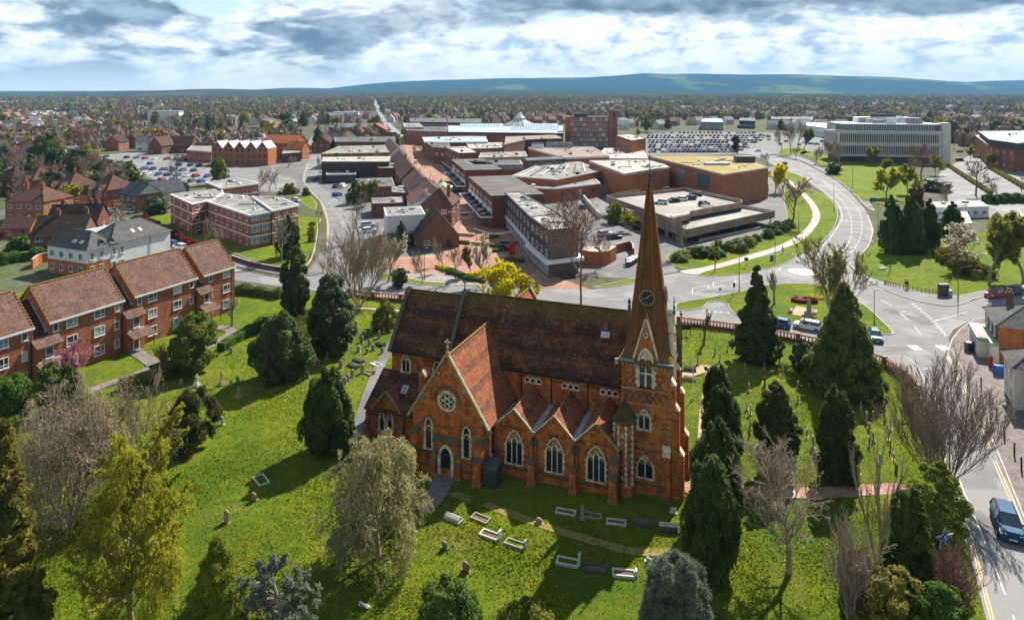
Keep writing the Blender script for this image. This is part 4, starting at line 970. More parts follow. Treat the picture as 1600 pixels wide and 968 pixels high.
 for i in range(8):
  a=ogon(0,TRr+.012)[i]
  if a[1]>TCY+.3:continue
  for k in range(21):
   if k%2==0:m.box((a[0]-.12,a[1]-.12,1.1+k*.27),(a[0]+.12,a[1]+.12,1.1+k*.27+.24),STONE)
   else:m.box((a[0]-.055,a[1]-.055,1.1+k*.27),(a[0]+.055,a[1]+.055,1.1+k*.27+.24),STONE)
 m.build('turret_quoins',C)
 for z in(1.7,5.6):
  m=MB();m.extr([(-.2,0),(.2,0),(0,.5)],-.05,.03,STONE,axis='y');m.extr([(-.08,.08),(.08,.08),(0,.3)],-.06,-.045,BLACK,axis='y');m.build('turret_window',C,(TCX,TCY-TRr*.925,z))
  # west end pinnacle
 m=MB();m.lathe([(.25,8.0),(.25,14.2),(.32,14.3),(.32,14.5),(.1,16.3),(.18,16.4),(.03,16.9)],STONE_D,8,(NX1+.1,WY+.6));m.build('pinnacle',C)
 m=MB();m.lathe([(.28,8.0),(.28,13.6),(.36,13.7),(.1,15.2),(.03,15.6)],STONE_D,8,(TW1+.25,TY1-.1));m.build('pinnacle',C)
build_church()
# dark metal oil tank shed in the corner of the transept
o=thing('storage_box','dark grey metal box with sloping lid against the church in the corner by the transept','storage box',(0,0,0),0)
cpt=church.matrix_basis@Vector((.75,.35,0));o.location=cpt;o.rotation_euler=(0,0,CH_RZ)
m=MB();m.box((-.55,-.85,.05),(.75,.75,1.9),METALD,skip='b');m.build('body',o)
m=MB();m.extr([(-.92,1.93),(.85,2.15),(.85,2.22),(-.92,2.0)],-.62,.82,pmat('grey_lid',(0.10,0.10,0.11),None,1,.5),axis='x');m.build('lid',o)
# ------------------------------------------------------------------ buildings
WCACHE={}
def win_mesh(w,h,style):
 key=(round(w,2),round(h,2),style)
 if key in WCACHE:return WCACHE[key]
 fm={'g':METALD,'d':METALD,'v':METALD}.get(style[0],WHITE);t=0.08 if w>.5 else .05
 gl={'c':GLASSL,'b':GLASSB}.get(style[-1],GLASS)
 m=MB()
 for a,b in(((-w/2,-.07,0),(w/2,.02,t)),((-w/2,-.07,h-t),(w/2,.02,h)),((-w/2,-.068,t),(-w/2+t,.02,h-t)),((w/2-t,-.068,t),(w/2,.02,h-t))):m.box(a,b,fm)
 n=2 if '2' in style else(3 if '3' in style else(5 if '5' in style else 1))
 for i in range(1,n):x=-w/2+w*i/n*(1 if n!=2 else 1.25);m.box((x-t/2,-.06,t),(x+t/2,.02,h-t),fm)
 if 't' in style:m.box((-w/2+t,-.058,h*.3-t/2),(w/2-t,.02,h*.3+t/2),fm)
 if 's' in style:m.box((-w/2-.06,-.13,-.07),(w/2+.06,.02,-.004),fm)
 fme=m.mesh('window',fix=True)
 p=MB();p.poly([(-w/2+.02,-.02,.02),(w/2-.02,-.02,.02),(w/2-.02,-.02,h-.02),(-w/2+.02,-.02,h-.02)],gl);pme=p.mesh('pane')
 WCACHE[key]=(fme,pme);return WCACHE[key]
def far_win_mesh(w,h,style):
 key=('far',round(w,2),round(h,2),style)
 if key in WCACHE:return WCACHE[key]
 gl={'c':GLASSL,'b':GLASSB}.get(style[-1],GLASS);m=MB()
 fm=METALD if style[0]in 'gdv' else WHITE
 m.box((-w/2,-.05,0),(w/2,.02,h),fm,skip='kb');t=.09
 n=2 if '2' in style else 1
 for i in range(n):a=-w/2+w*i/n;m.poly([(a+t,-.056,t),(a+w/n-t,-.056,t),(a+w/n-t,-.056,h-t),(a+t,-.056,h-t)],gl)
 WCACHE[key]=m.mesh('window',fix=False);return WCACHE[key]
def win(parent,x,y,z,w,h,rz=0.0,style='w1s',far=False,name='window'):
 if far:return link(name,far_win_mesh(w,h,style),parent,(x,y,z),rz)
 f,p=win_mesh(w,h,style);o=link(name,f,parent,(x,y,z),rz);link('pane',p,o);return o
def wins_on(parent,a,b,specs,far=False,off=0.01,z0=0):
 """windows along the wall from a to b (2d, local). specs: (u metres along, z, w, h, style)"""
 a=Vector(a).to_2d();b=Vector(b).to_2d();d=(b-a).normalized();n=Vector((d.y,-d.x));rz=math.atan2(d.y,d.x)
 for(u,z,w,h,st)in specs:
  p=a+d*u+n*off;win(parent,p.x,p.y,z0+z,w,h,rz,st,far)
def rows(L,zs,n,w,h,st,m0=None):
 m0=L/n/2 if m0 is None else m0
 return[(m0+i*((L-2*m0)/max(1,n-1)),z,w,h,st)for z in zs for i in range(n)]
def chim(parent,x,y,z0,z1,w=.9,d=.6,mat=BRICK_R,pots=2):
 m=MB();m.box((-w/2,-d/2,z0),(w/2,d/2,z1),mat);m.box((-w/2-.07,-d/2-.07,z1-.25),(w/2+.07,d/2+.07,z1-.08),mat)
 c=m.build('chimney',parent,(x,y,0))
 for i in range(pots):
  m=MB();m.lathe([(.14,z1),(.12,z1+.45),(.15,z1+.5)],TERRA,8);m.build('chimney_pot',c,((i-(pots-1)/2)*.4,0,0))
 return c
def hip_roof(m,x0,x1,y0,y1,ze,zr,mat,over=.3,ridge='x'):
 x0-=over;x1+=over;y0-=over;y1+=over
 if ridge=='x':hl=(y1-y0)/2;a=(x0+hl,(y0+y1)/2,zr);b=(x1-hl,(y0+y1)/2,zr)
 else:hl=(x1-x0)/2;a=((x0+x1)/2,y0+hl,zr);b=((x0+x1)/2,y1-hl,zr)
 if ridge=='x' and a[0]>b[0]:a=b=((x0+x1)/2,(y0+y1)/2,zr)
 c=[(x0,y0,ze),(x1,y0,ze),(x1,y1,ze),(x0,y1,ze)]
 if ridge=='x':fs=[[c[0],c[1],b,a],[c[1],c[2],b],[c[2],c[3],a,b],[c[3],c[0],a]]
 else:fs=[[c[0],c[1],a],[c[1],c[2],b,a],[c[2],c[3],b],[c[3],c[0],a,b]]
 for f in fs:m.poly(f,mat)
 m.poly([c[3],c[2],c[1],c[0]],WHITE)
 for p,q in((a,b),)+(((c[0],a),(c[1],b),(c[2],b),(c[3],a))if ridge=='x' else((c[0],a),(c[1],a),(c[2],b),(c[3],b))):
  if(Vector(p)-Vector(q)).length>.2:m.tube(p,q,.1,.1,mat,4)
def house(name,label,cat,px,py,rz,w,d,ze,zr,roof='gable',wall=BRICK_R,tile=TILE_RB,chs=((0,0),),nwin=3,far=False,group=None,wst='w2s',bays=0,ridge='x',floors=2,sideg=True,cell=None,at=None,doors=1,gmat=None,under=None):
 """ordinary pitched-roof house; (px,py) = photo pixel of the middle of its front foot"""
 p=P(px,py)if at is None else Vector((at[0],at[1],0));t=thing(name,label,cat,(p.x,p.y,0),R(rz),group)
 m=MB();m.box((-w/2,0,-.3),(w/2,d,ze),wall,skip='b')
 if roof=='gable':
  if ridge=='x':
   for x in(-w/2,w/2-.3):m.extr([(0,ze),(d,ze),(d/2,zr-.12)],x,x+.3,gmat or wall,axis='x')
  else:
   for y in(0,d-.3):m.extr([(-w/2,ze),(w/2,ze),(0,zr-.12)],y,y+.3,gmat or wall,axis='y')
 m.build('wall',t)
 m=MB()
 if roof=='gable':gable_roof(m,-w/2-(.25 if ridge=='x' else 0),w/2+(.25 if ridge=='x' else 0),0-(.25 if ridge=='y' else 0),d+(.25 if ridge=='y' else 0),ze,zr,tile,ridge,over=.35)
 else:hip_roof(m,-w/2,w/2,0,d,ze,zr,tile,.35,ridge)
 r=m.build('roof',t)
 for(cx,cy)in chs:chim(r,cx,d/2+cy,zr-2.2,zr+1.1,mat=wall if wall not in(CREAM,RENDW)else BRICK_R,pots=0 if far else 2)
 fh=ze/floors
 for f in range(floors):
  z=fh*f+.9
  for i in range(nwin):
   x=-w/2+w*(i+.5)/nwin
   if f==0 and i==nwin//2 and doors and nwin>1:
    m=MB();m.box((-.5,-.06,0),(.5,.02,2.1),[WHITE,GREENP,BLACK,REDP][(int(px)+i)%4]);m.build('door',t,(x,0,0));continue
   win(t,x,-.01,z,min(1.5,w/nwin*.55),1.15,0,wst,far)
  if sideg:
   for k in range(max(1,int(d/4.5))):
    yy=d*(k+.5)/max(1,int(d/4.5));win(t,w/2+.01,yy,z,.9,1.1,R(90),'w1s',far);win(t,-w/2-.01,yy,z,.9,1.1,R(-90),'w1s',far)
 for b in range(bays):
  bx=-w/2+w*(b+.5)/bays;m=MB();m.box((-1.0,-.8,0),(1.0,0,ze-.1),wall);m.extr([(-1.0,ze-.1),(1.0,ze-.1),(0,ze+1.5)],-.8,1.4,WHITE,axis='y');bo=m.build('bay',t,(bx,-.02,0))
  m=MB();gable_roof(m,-1.0,1.0,-.95,1.6,ze-.1,ze+1.65,tile,'y',over=.2,th=.08);m.build('bay_roof',bo)
  for f in range(floors):win(t,bx,-.84,fh*f+.8,1.7,1.4,0,'w3s',far)
 return t
def lerp(a,b,t):return a+(b-a)*t
def block(name,label,cat,roofpx,zt,wall,roof,parapet=FASCIA,ph=.5,z0=-.3,wins=(),group=None,clutter=0,base=None,tilt=0,lip=.12,pw=.16,far=False,glaz=None):
 """flat-roofed building traced from its roof outline; roofpx photo pixels at height zt (front wall first)"""
 W=[P(a,b,zt)for a,b in roofpx];c=sum(W,Vector())/len(W);t=thing(name,label,cat,(c.x,c.y,0),0,group)
 Lc=[(p.x-c.x,p.y-c.y)for p in W]
 ar=sum(Lc[i][0]*Lc[(i+1)%len(Lc)][1]-Lc[(i+1)%len(Lc)][0]*Lc[i][1]for i in range(len(Lc)))
 m=MB();m.prism(Lc,z0,zt-ph,wall,bottom=False);m.build('wall',t)
 def grow(k):
  out=[];n=len(Lc);sg=1 if ar>0 else-1
  for i in range(n):
   a=Vector(Lc[(i-1)%n]);b=Vector(Lc[i]);d=Vector(Lc[(i+1)%n]);e1=(b-a).normalized();e2=(d-b).normalized()
   n1=Vector((e1.y,-e1.x))*sg;n2=Vector((e2.y,-e2.x))*sg;bb=(n1+n2);bb=bb/max(.35,bb.length_squared/2);out.append((b.x+bb.x*k,b.y+bb.y*k))
  return out
 go,gi=grow(lip),grow(-pw);n=len(Lc)
 m=MB();m.prism(gi,zt-.35 if ph>.3 else zt-.12,zt-.15 if ph>.3 else zt-.05,roof,bottom=False);rf=m.build('roof',t)
 m=MB()
 for i in range(n):
  j=(i+1)%n
  for q,zz in(((go[i],go[j],go[j],go[i]),(zt-ph,zt-ph,zt,zt)),((go[i],go[j],gi[j],gi[i]),(zt,)*4),((gi[i],gi[j],gi[j],gi[i]),(zt,zt,zt-.4,zt-.4)),((go[i],go[j],gi[j],gi[i]),(zt-ph,)*4)):
   m.poly([(a[0],a[1],z)for a,z in zip(q,zz)],parapet)
 m.build('parapet',t)
 for(e,specs)in wins:
  a=Lc[e];b=Lc[(e+1)%n]
  if ar<0:a,b=b,a
  wins_on(t,a,b,specs((Vector(b)-Vector(a)).length)if callable(specs)else specs,far)
 if clutter:
  rr=random.Random(len(label)*7+n)
  for k in range(int(clutter*1.8)):
   i,j,l=rr.sample(range(n),3)if n>3 else(0,1,2);a,b,g2=[rr.random()+.25 for _ in range(3)];s=a+b+g2
   x=(Lc[i][0]*a+Lc[j][0]*b+Lc[l][0]*g2)/s;y=(Lc[i][1]*a+Lc[j][1]*b+Lc[l][1]*g2)/s
   if not inpoly(x,y,Lc):continue
   m=MB();sx,sy,sz=rr.uniform(.5,1.6),rr.uniform(.5,1.4),rr.uniform(.3,1.0)
   if k%5==4:m.box((-sx*2.5,-.14,.12),(sx*2.5,.14,.36),METAL);m.build('roof_duct',rf,(x,y,zt-.2))
   elif k%3:m.box((-sx/2,-sy/2,0),(sx/2,sy/2,sz),rr.choice([METAL,WHITE,METALD]));m.build('roof_vent',rf,(x,y,zt-.2))
   else:m.lathe([(.4,0),(.4,.3),(.15,.6)],METAL,8);m.build('roof_vent',rf,(x,y,zt-.2))
 t['_z']=zt;return t,Lc
def band(parent,Lc,z0,z1,mat,out=.06,name='band'):
 m=MB();n=len(Lc);ar=sum(Lc[i][0]*Lc[(i+1)%n][1]-Lc[(i+1)%n][0]*Lc[i][1]for i in range(n));sg=1 if ar>0 else-1;go=[]
 for i in range(n):
  a=Vector(Lc[(i-1)%n]);b=Vector(Lc[i]);d=Vector(Lc[(i+1)%n]);e1=(b-a).normalized();e2=(d-b).normalized()
  bb=(Vector((e1.y,-e1.x))+Vector((e2.y,-e2.x)))*sg;bb=bb/max(.35,bb.length_squared/2);go.append((b.x+bb.x*out,b.y+bb.y*out))
 m.prism(go,z0,z1,mat);return m.build(name,parent)
 # ---- the long terrace of flats on the left, four blocks joined by stair bays
def build_flats():
 rz=math.atan2(.913,.408);O=Vector((-48.3,115.9,0))
 t=thing('terrace_of_flats','long three-storey red brick terrace of flats with mossy brown tiled roofs, left of the churchyard','flats',O,rz)
 # local x runs away along the front, y into the building (left), front wall at y=0, facing -y
 blocks=[(-6.6,0,7.75,11.9,0),(-18.9,-7.9,7.75,12.0,0),(-31.0,-20.6,7.75,11.9,0),(-44.5,-33.0,7.75,11.8,0)]
 D=8.4
 for bi,(x0,x1,ze,zr,s)in enumerate(blocks):
  m=MB();m.box((x0,0,-.3),(x1,D,ze),BRICK_R,skip='bt')
  for x in(x0,x1-.3):m.extr([(0,ze),(D,ze),(D/2,zr-.12)],x,x+.3,BRICK_R,axis='x')
  m.build('wall',t)
  m=MB();gable_roof(m,x0-.12,x1+.12,0,D,ze,zr,TILE_BR,'x',over=.3,th=.14);rf=m.build('roof',t)
  m=MB();m.box((x0-.1,-.36,ze-.36),(x1+.1,-.24,ze-.12),WHITE);m.build('gutter',rf)
  m=MB();nn=int((x1-x0)/.45)
  for i in range(nn):m.tube((x0+i*.45,D/2,zr+.02),(x0+i*.45+.43,D/2,zr+.02),.14,.13,TILE_MOSS,6)
  m.build('ridge_tiles',rf)
  m=MB()
  for x in(x0-.1,x1+.0):
   for k in range(12):
    y=-.25+k*.37;z=ze+(zr-ze)*max(-.08,(y/(D/2)));m.box((x-.04,y,z-.03),(x+.16,y+.33,z+.16+.1),TILE_MOSS)
  m.build('verge_tiles',rf)
  L=x1-x0
  if bi==0:cols=[(1.5,.72,'s'),(4.8,1.5,'L')]
  else:cols=[(.85,.72,'s'),(3.0 if L<12 else 3.4,1.5,'L'),(L-3.6,1.5,'L'),(L-1.0,.72,'s')]
  for ci,(u,w,ty)in enumerate(cols):
   for f,z in enumerate((.95,3.6,6.15)):
    st=('w2ts' if ty=='L' else 'w1s')+(['','c','','b'][(ci*3+f+bi)%4])
    win(t,x0+u,-.01,z-(.0 if ty=='L' else-.08),w,1.35 if ty=='L' else 1.2,0,st)
  m=MB();m.tube((x1-.25,-.1,0),(x1-.25,-.1,ze-.2),.05,.05,BLACK,6);m.build('downpipe',t)
 links=[(-7.9,-6.6,-8.0),(-20.6,-18.9,-20.3),(-33.0,-31.0,-32.6)]
 for(x0,x1,xb)in links:
  m=MB();m.box((x0-.05,.7,-.3),(x1+.05,D-.5,6.4),BRICK_R,skip='b');m.build('link_wall',t)
  m=MB();gable_roof(m,x0-.1,x1+.1,.3,D-.3,6.3,10.2,TILE_DK,'x',over=.1);m.build('link_roof',t)
  m=MB();q=.08;m.poly([(x1-.3,.2,6.5),(x1+.0,.2,6.5),(x1+.0,D/2,10.5),(x1-.3,D/2,10.5)],LEAD);m.box((x1-.35,.1,6.45),(x1+.0,.5,6.7),LEAD);m.build('flashing',t)
  # stair bay with its own small roof, window, porch and door
  b=MB();b.box((x0-.05,-.95,-.3),(x1+1.0,.75,5.2),BRICK_R,skip='b');bay=b.build('stair_bay',t)
  m=MB();m.extr([(-1.3,5.0),(.8,6.5),(.8,6.36),(-1.3,4.86)],x0-.25,x1+1.2,TILE_BR,axis='x');m.build('bay_roof',bay)
  win(t,(x0+x1+1)/2,-.97,3.35,1.0,1.45,0,'w1ts')
  m=MB();m.box((x0+.05,-1.02,3.0),(x1+.9,-.93,3.14),WHITE);m.build('bay_sill',bay)
  m=MB();m.extr([(-2.6,2.25),(-.9,3.05),(-.9,2.93),(-2.6,2.13)],x0-.2,x1+1.6,TILE_BR,axis='x');m.tube((x0+.0,-2.45,0),(x0+.0,-2.45,2.2),.06,.06,METALD,6);m.tube((x1+1.4,-2.45,0),(x1+1.4,-2.45,2.2),.06,.06,METALD,6);m.build('porch',t)
  m=MB();m.box((-.5,-.06,0),(.5,.02,2.1),WHITE);m.box((-.38,-.075,.25),(.38,-.055,1.9),GLASS);m.build('door',t,((x0+x1+1)/2,-.96,0))
build_flats()
# ---- the white and brick house with hipped slate roof behind the terrace
def build_white_house():
 W=[P(*q)for q in((170.5,424.5),(268,405),(196,372),(117,403))]
 a=P(173,425);rz=math.atan2(P(268,400).y-a.y,P(268,400).x-a.x)
 t=thing('rendered_house','large white rendered house with hipped grey slate roofs behind the terrace of flats','house',(a.x,a.y,0),rz)
 m=MB();m.box((0,0,-.3),(14.5,8.5,5.9),RENDW,skip='b');m.build('wall',t)
 m=MB();m.box((-5.0,-1.5+1.5,-.3),(0,12.5,5.6),BRICK_O,skip='b');m.box((-5.03,-.03,2.9),(0,12.53,5.5),RENDW,skip='b');m.build('brick_wing',t)
 m=MB();hip_roof(m,0,14.5,0,8.5,5.9,9.4,SLATE,.4,'x');m.build('roof',t)
 m=MB();hip_roof(m,-5,1.0,0,12.5,5.6,8.8,SLATE,.4,'y');m.build('wing_roof',t)
 m=MB();m.box((1.2,8.5,-.3),(9.5,13.5,6.8),RENDW,skip='b');m.box((1.0,8.3,6.8),(9.7,13.7,7.1),ROOFW);m.build('flat_roofed_extension',t)
 for x,y in((6.2,1.6),(8.0,1.6)):
  m=MB();m.box((-.35,-.5,0),(.35,.5,.12),WHITE);m.box((-.28,-.42,.12),(.28,.42,.14),GLASSL);o=m.build('skylight',t,(x,y,5.9+.72*(y+.4)+.02));o.rotation_euler=(R(36),0,0)
 for y in(3,5.2):
  m=MB();m.box((-.35,-.5,0),(.35,.5,.12),WHITE);m.box((-.28,-.42,.12),(.28,.42,.14),GLASSL);o=m.build('skylight',t,(-4.2,y,6.9));o.rotation_euler=(0,R(-42),0)
 for x in(-1.8,.3):
  m=MB();m.extr([(-.75,0),(.75,0),(.75,.8),(0,1.6),(-.75,.8)],-.1,1.8,BLUEP if 0 else SLATEB,axis='y');d=m.build('dormer',t,(x,.3,5.5));win(t,x,.18,5.6,.95,.8,0,'w2')
  m=MB();gable_roof(m,-.75,.75,-.25,1.9,.8,1.7,SLATE,'y',over=.15,th=.07);m.build('dormer_roof',d)
 for z in(.8,3.5):
  for y in(2,5,8,11):win(t,-5.01-.03,y,z,1.3,1.25,R(-90),'w2s')
  for x in(-4.0,-2.0,.8,2.6):win(t,x,-.05,z,.9,1.4,0,'w2s')
 m=MB();m.tube((9.2,-.08,0),(9.2,-.08,5.7),.05,.05,BLACK,6);m.build('downpipe',t)
build_white_house()
# ---- houses on the left
house('brick_house','brown brick house with dark gable roof and tall chimneys, left of the white house','house',88,398,10,11,8.5,4.6,8.6,'gable',BRICK_B,TILE_DK,((-1.5,0),(4.0,1.5)),3)
house('brick_cottage','small brick cottage with red tiled roof at the left edge of the gardens','house',24,372,8,7,5.5,2.8,5.0,'gable',BRICK_R,TILE_RB,(),2,floors=1)
house('hipped_house','square red brick house with hipped roof and two tall chimneys near the left edge','house',38,347,-8,12.5,11,6.0,10.0,'hip',BRICK_R,TILE_RB,((-3.5,-1),(3.8,-3.2)),4,bays=0)
house('bay_fronted_house','leftmost of three red brick semis with white gabled bays and hipped red roofs','house',38,305,-28,11,10,5.8,10.2,'hip',BRICK_R,TILE_RB,((0,0),),3,bays=2,group='bay fronted semis')
house('bay_fronted_house','middle one of three red brick semis with white gabled bays and hipped red roofs','house',93,318,-28,11,10,5.8,10.2,'hip',BRICK_R,TILE_RB,((0,0),),3,bays=2,group='bay fronted semis')
house('bay_fronted_house','rightmost of three red brick semis with white gabled bays, next to the slate-roofed house','house',152,323,-28,11,10,5.8,10.2,'hip',BRICK_R,TILE_RB,((0,0),),3,bays=2,group='bay fronted semis')
house('slate_roofed_house','brick house with blue slate roof and white gable end beside the three bay-fronted semis','house',200,331,-30,9.5,8,5.6,8.8,'gable',BRICK_B,SLATEB,((0,0),),3,gmat=CREAM)
house('cream_gabled_house','cream house with steep front gable, right of the slate-roofed brick house','house',232,326,-28,6,11,5.2,8.6,'gable',CREAM,SLATEB,(),2,ridge='y')
house('dark_roofed_house','low house with a long dark tiled roof and terracotta chimneys behind the brown brick house','house',112,362,6,13,7,3.2,7.0,'gable',BRICK_D,TILE_DK,((-4,0),(3,.5),(4.6,.5)),3,floors=1)
house('far_left_house','red brick house with brown roof cut by the left edge of the picture','house',2,305,-20,11,9,5.4,9.4,'hip',BRICK_D,TILE_DK,((0,0),),3)
# hall with long red roof by the car park
house('old_hall','stone and brick hall with a long steep red roof behind the left car park','hall',270,239,4,22,11,4.6,10.2,'gable',BRICK_B,TILE_RB,(),6,floors=1,wst='w1s')
house('hall_gable','gabled brick chapel front at the left end of the hall behind the car park','hall',242,241,-12,9,12,5.5,10.6,'gable',BRICK_B,TILE_RB,(),2,ridge='y',floors=1)
# ---- flats with white bands
def banded(name,label,px,zt,floors,wins,clutter=3,**k):
 t,L=block(name,label,'flats',px,zt,BRICK_R,FELT,WHITE,.42,wins=wins,clutter=clutter,lip=.2,**k)
 for f in range(1,floors):band(t,L,zt*f/floors-.02,zt*f/floors+.30,WHITE,.05,'white_band')
 return t
ZB=8.6
def fl3(n,w=1.5,h=1.2,st='w2s',skip=()):
 return lambda L:rows(L,(1.0,3.8,6.6),n,w,h,st)
banded('banded_flats','brick block of flats with white bands and grey flat roof, wing nearest the red hedge',[(300,317.5),(334,310),(348,300),(345,294),(267,303)],ZB,3,[(0,fl3(2)),(4,fl3(3,1.2))])
banded('banded_flats','long brick block of flats with white bands, projecting glazed corner at the right',[(325,314),(391,335.5),(424,330),(418,321),(386,306),(350,302)],ZB-.25,3,[(0,lambda L:rows(L,(1.0,3.8,6.6),7,1.15,1.3,'w1s')),(1,fl3(2,2.3,1.6,'w2tb'))])
banded('banded_flats','brick wing of white-banded flats running right behind the long block',[(426,328),(466,319.5),(440,309),(394,306)],ZB+.2,3,[(0,fl3(3,1.2))])
banded('banded_flats','rearmost block of the white-banded brick flats with its own grey flat roof',[(347,293.5),(404,286),(372,278.5),(322,284)],ZB+.6,3,[(0,fl3(4,1.5))])
# ---- town centre, left side of the precinct
block('white_shop_block','white walled two-storey block with flat roof and two windows by the north road','building',[(604,337),(664,334),(657,322),(600,324)],7.2,RENDW,FELT,WHITE,.3,wins=[(0,[(9.0,4.2,1.6,1.6,'w2'),(14.0,4.2,1.6,1.6,'w2')])],clutter=4)
block('dark_shop_unit','dark clad ground floor unit in front of the white walled block','building',[(606,367),(662,364),(658,352),(604,354)],2.9,PLUM,FELTD,METALD,.2,clutter=1)
house('brick_shop_house','brown brick building with steep hipped brown roof and tall chimney on the precinct','shop',682,356,-6,8.5,13,6.2,10.6,'hip',BRICK_D,TILE_RB,((3.0,-4.5),),2,ridge='y')
house('steep_gabled_shop','low building with very steep brown gable roof at the foot of the precinct','shop',684,388,14,10.5,9,3.0,9.2,'gable',BRICK_B,TILE_DK,(),2,ridge='y',floors=1)
for(A_,B_,d,zr,rt_,lb)in(((609,247),(627,279),8.5,10.6,'gable','long shop range with mossy brown tiled roof at the upper end of the precinct'),((628,278),(640,297),9,10.2,'gable','shop range with brown tiled roof and rooflights, in the middle of the precinct'),((640,292),(652,312),9.5,10.0,'hip','half-timbered shop with steep brown hipped roof beside the precinct bandstand'),((597,226),(607,243),9,10.4,'gable','shop range with brown roof hidden behind the black clad hall'),((636,306),(644,318),9,8.6,'gable','small brown roofed shop between the bandstand and the hipped brick shop')):
 a_,b_=P(A_[0],A_[1],6.4),P(B_[0],B_[1],6.4);mid=(a_+b_)/2;house('shop_range',lb,'shop',0,0,math.degrees(math.atan2(b_.y-a_.y,b_.x-a_.x)),(b_-a_).length,d,6.4,zr,rt_,WBOARD if d>8.9 else BRICK_D,TILE_RB,((3,0),),4,at=(mid.x,mid.y))
for px_,zz_,lb in(([(612,300),(640,301),(634,291),(612,291)],5.2,'flat-roofed brick rear extension behind the middle shop range'),([(640,318),(668,317),(660,308),(640,309)],4.6,'flat-roofed brick extension below the half-timbered shop'),([(590,262),(622,262),(618,254),(592,254)],6.0,'flat grey roofed link between the black hall and the shop range'),([(440,240),(470,238),(468,230),(444,231)],5.0,'brick outbuilding behind the orange brick block')):
 block('rear_extension',lb,'building',px_,zz_,BRICK_D,FELT,METALD,.3,clutter=3)
block('dark_clad_shop','large windowless black clad shop hall with flat roof beside the north road','building',[(503,252),(608,252),(610,244),(505,245)],8.2,PLUM,FELTL,CONC,.3,clutter=5)
block('loading_unit','low white and grey loading unit in front of the black clad shop','building',[(510,272),(556,271),(555,266),(510,267)],3.8,METALD,FELT,WHITE,.5,clutter=2)
block('brick_store','flat-roofed brick store with blue-grey felt roof behind the shops','building',[(560,292),(616,290),(612,277),(556,279)],5.0,BRICK_R,FELTD,CONC,.3,clutter=5,wins=[(0,lambda L:rows(L,(1.2,),4,1.5,1.2,'w1'))])
block('low_brick_unit','low brick unit with grey flat roofs between the dark conifer and the precinct','building',[(582,318),(630,316),(628,307),(580,309)],4.2,BRICK_D,FELT,METALD,.3,clutter=3)
block('yellow_parapet_shop','shop block with yellow-edged flat roof and orange brick wall, second behind the black hall','building',[(502,240),(605,238),(625,236),(615,226),(530,228)],7.4,BRICK_R,FELT,YELLOWP,.4,clutter=9)
block('rear_shop_block','grey and brick shop block with dark roof behind the yellow-edged one','building',[(524,221),(618,221),(616,213),(522,214)],8.6,BRICK_D,FELTD,CONC,.4,clutter=5,wins=[(0,lambda L:rows(L,(5.0,),9,1.6,1.3,'w2'))],far=True)
t,L=block('mansard_office','long red brick office with dark mansard top floor and white dormers','office',[(515,199),(586,199),(584,192),(516,192)],9.5,BRICK_R,FELTD,METALD,1.5,wins=[(0,lambda L:rows(L,(1.2,4.5),11,1.7,1.6,'w2'))],far=True)
for r in rows(34,(8.2,),11,1.4,1.2,'w2'):win(t,r[0]-17,L[0][1]-.25,8.2,1.5,1.2,0,'w2',True)
house('red_tiled_shop','brick building with orange-red tiled roofs and white edged gable beyond the dark roofs','shop',586,219,0,17,14,8,13.0,'gable',BRICK_D,TILE_OR,(),3,ridge='y',far=True)
house('gabled_cottage_shop','brown brick shop with white edged gable at the end of the north road','shop',502,239,-4,12,12,6,10.5,'gable',BRICK_B,TILE_DK,(),3,ridge='y')
# left estate of orange brick with zigzag white gabled roofs
def build_zigzag():
 a=P(343,268);b=P(394,251);rz=-.08
 t=thing('gabled_flats','orange brick flats with a row of pale zigzag gable roofs behind the left car park','flats',(P(331,258).x,P(331,258).y,0),rz)
 m=MB();m.box((0,0,-.3),(30,10,8.8),BRICK_O,skip='b');m.build('wall',t)
 for k in range(5):
  x0=k*6;m=MB();m.extr([(x0,8.8),(x0+6,8.8),(x0+3,12.2)],-.02,.5,BRICK_O,axis='y');m.build('gable',t)
  m=MB();gable_roof(m,x0,x0+6,-.4,10,8.8,12.4,ROOFW,'y',over=0.0);m.build('roof',t)
  for z in(1.0,4.0,7.0):win(t,x0+1.7,-.02,z,1.3,1.8,0,'d1',True);win(t,x0+4.3,-.02,z,1.3,1.8,0,'d1',True)
  win(t,x0+3,-.05,9.3,1.2,1.5,0,'d1',True)
build_zigzag()
house('orange_brick_block','bright orange brick block with orange pantile roof right of the zigzag gabled flats','flats',434,246,-14,22,14,8.5,12.5,'gable',BRICK_O,TILE_OR,(),6,floors=3,far=True,wst='d1')
house('red_roofed_house','orange brick house with red roof by the end of the north road','house',459,249,-10,10,9,6,9.8,'gable',BRICK_O,TILE_OR,((0,0),),3)
house('red_roofed_house','small brick house with red hipped roof, nearest of the two beside the orange block','house',466,246,25,8,8,6,9.5,'hip',BRICK_R,TILE_OR,((0,0),),2)
block('brick_clinic','low red brick block with flat roof behind the hall and car park','building',[(292,234),(330,237),(330,228),(300,227)],6,BRICK_R,FELT,FASCIA,.4,wins=[(0,lambda L:rows(L,(1.5,),5,1.2,1.2,'w1'))],far=True)
block('red_brick_offices','four-storey red brick office block among trees at the upper left centre','office',[(406,186),(425,191),(440,187.5),(420,183)],13,BRICK_R,FELTD,METALD,.5,wins=[(0,lambda L:rows(L,(1.5,4.7,8,11),5,2.0,1.4,'w2')),(1,lambda L:rows(L,(1.5,4.7,8,11),5,2.0,1.6,'w2b'))],far=True)
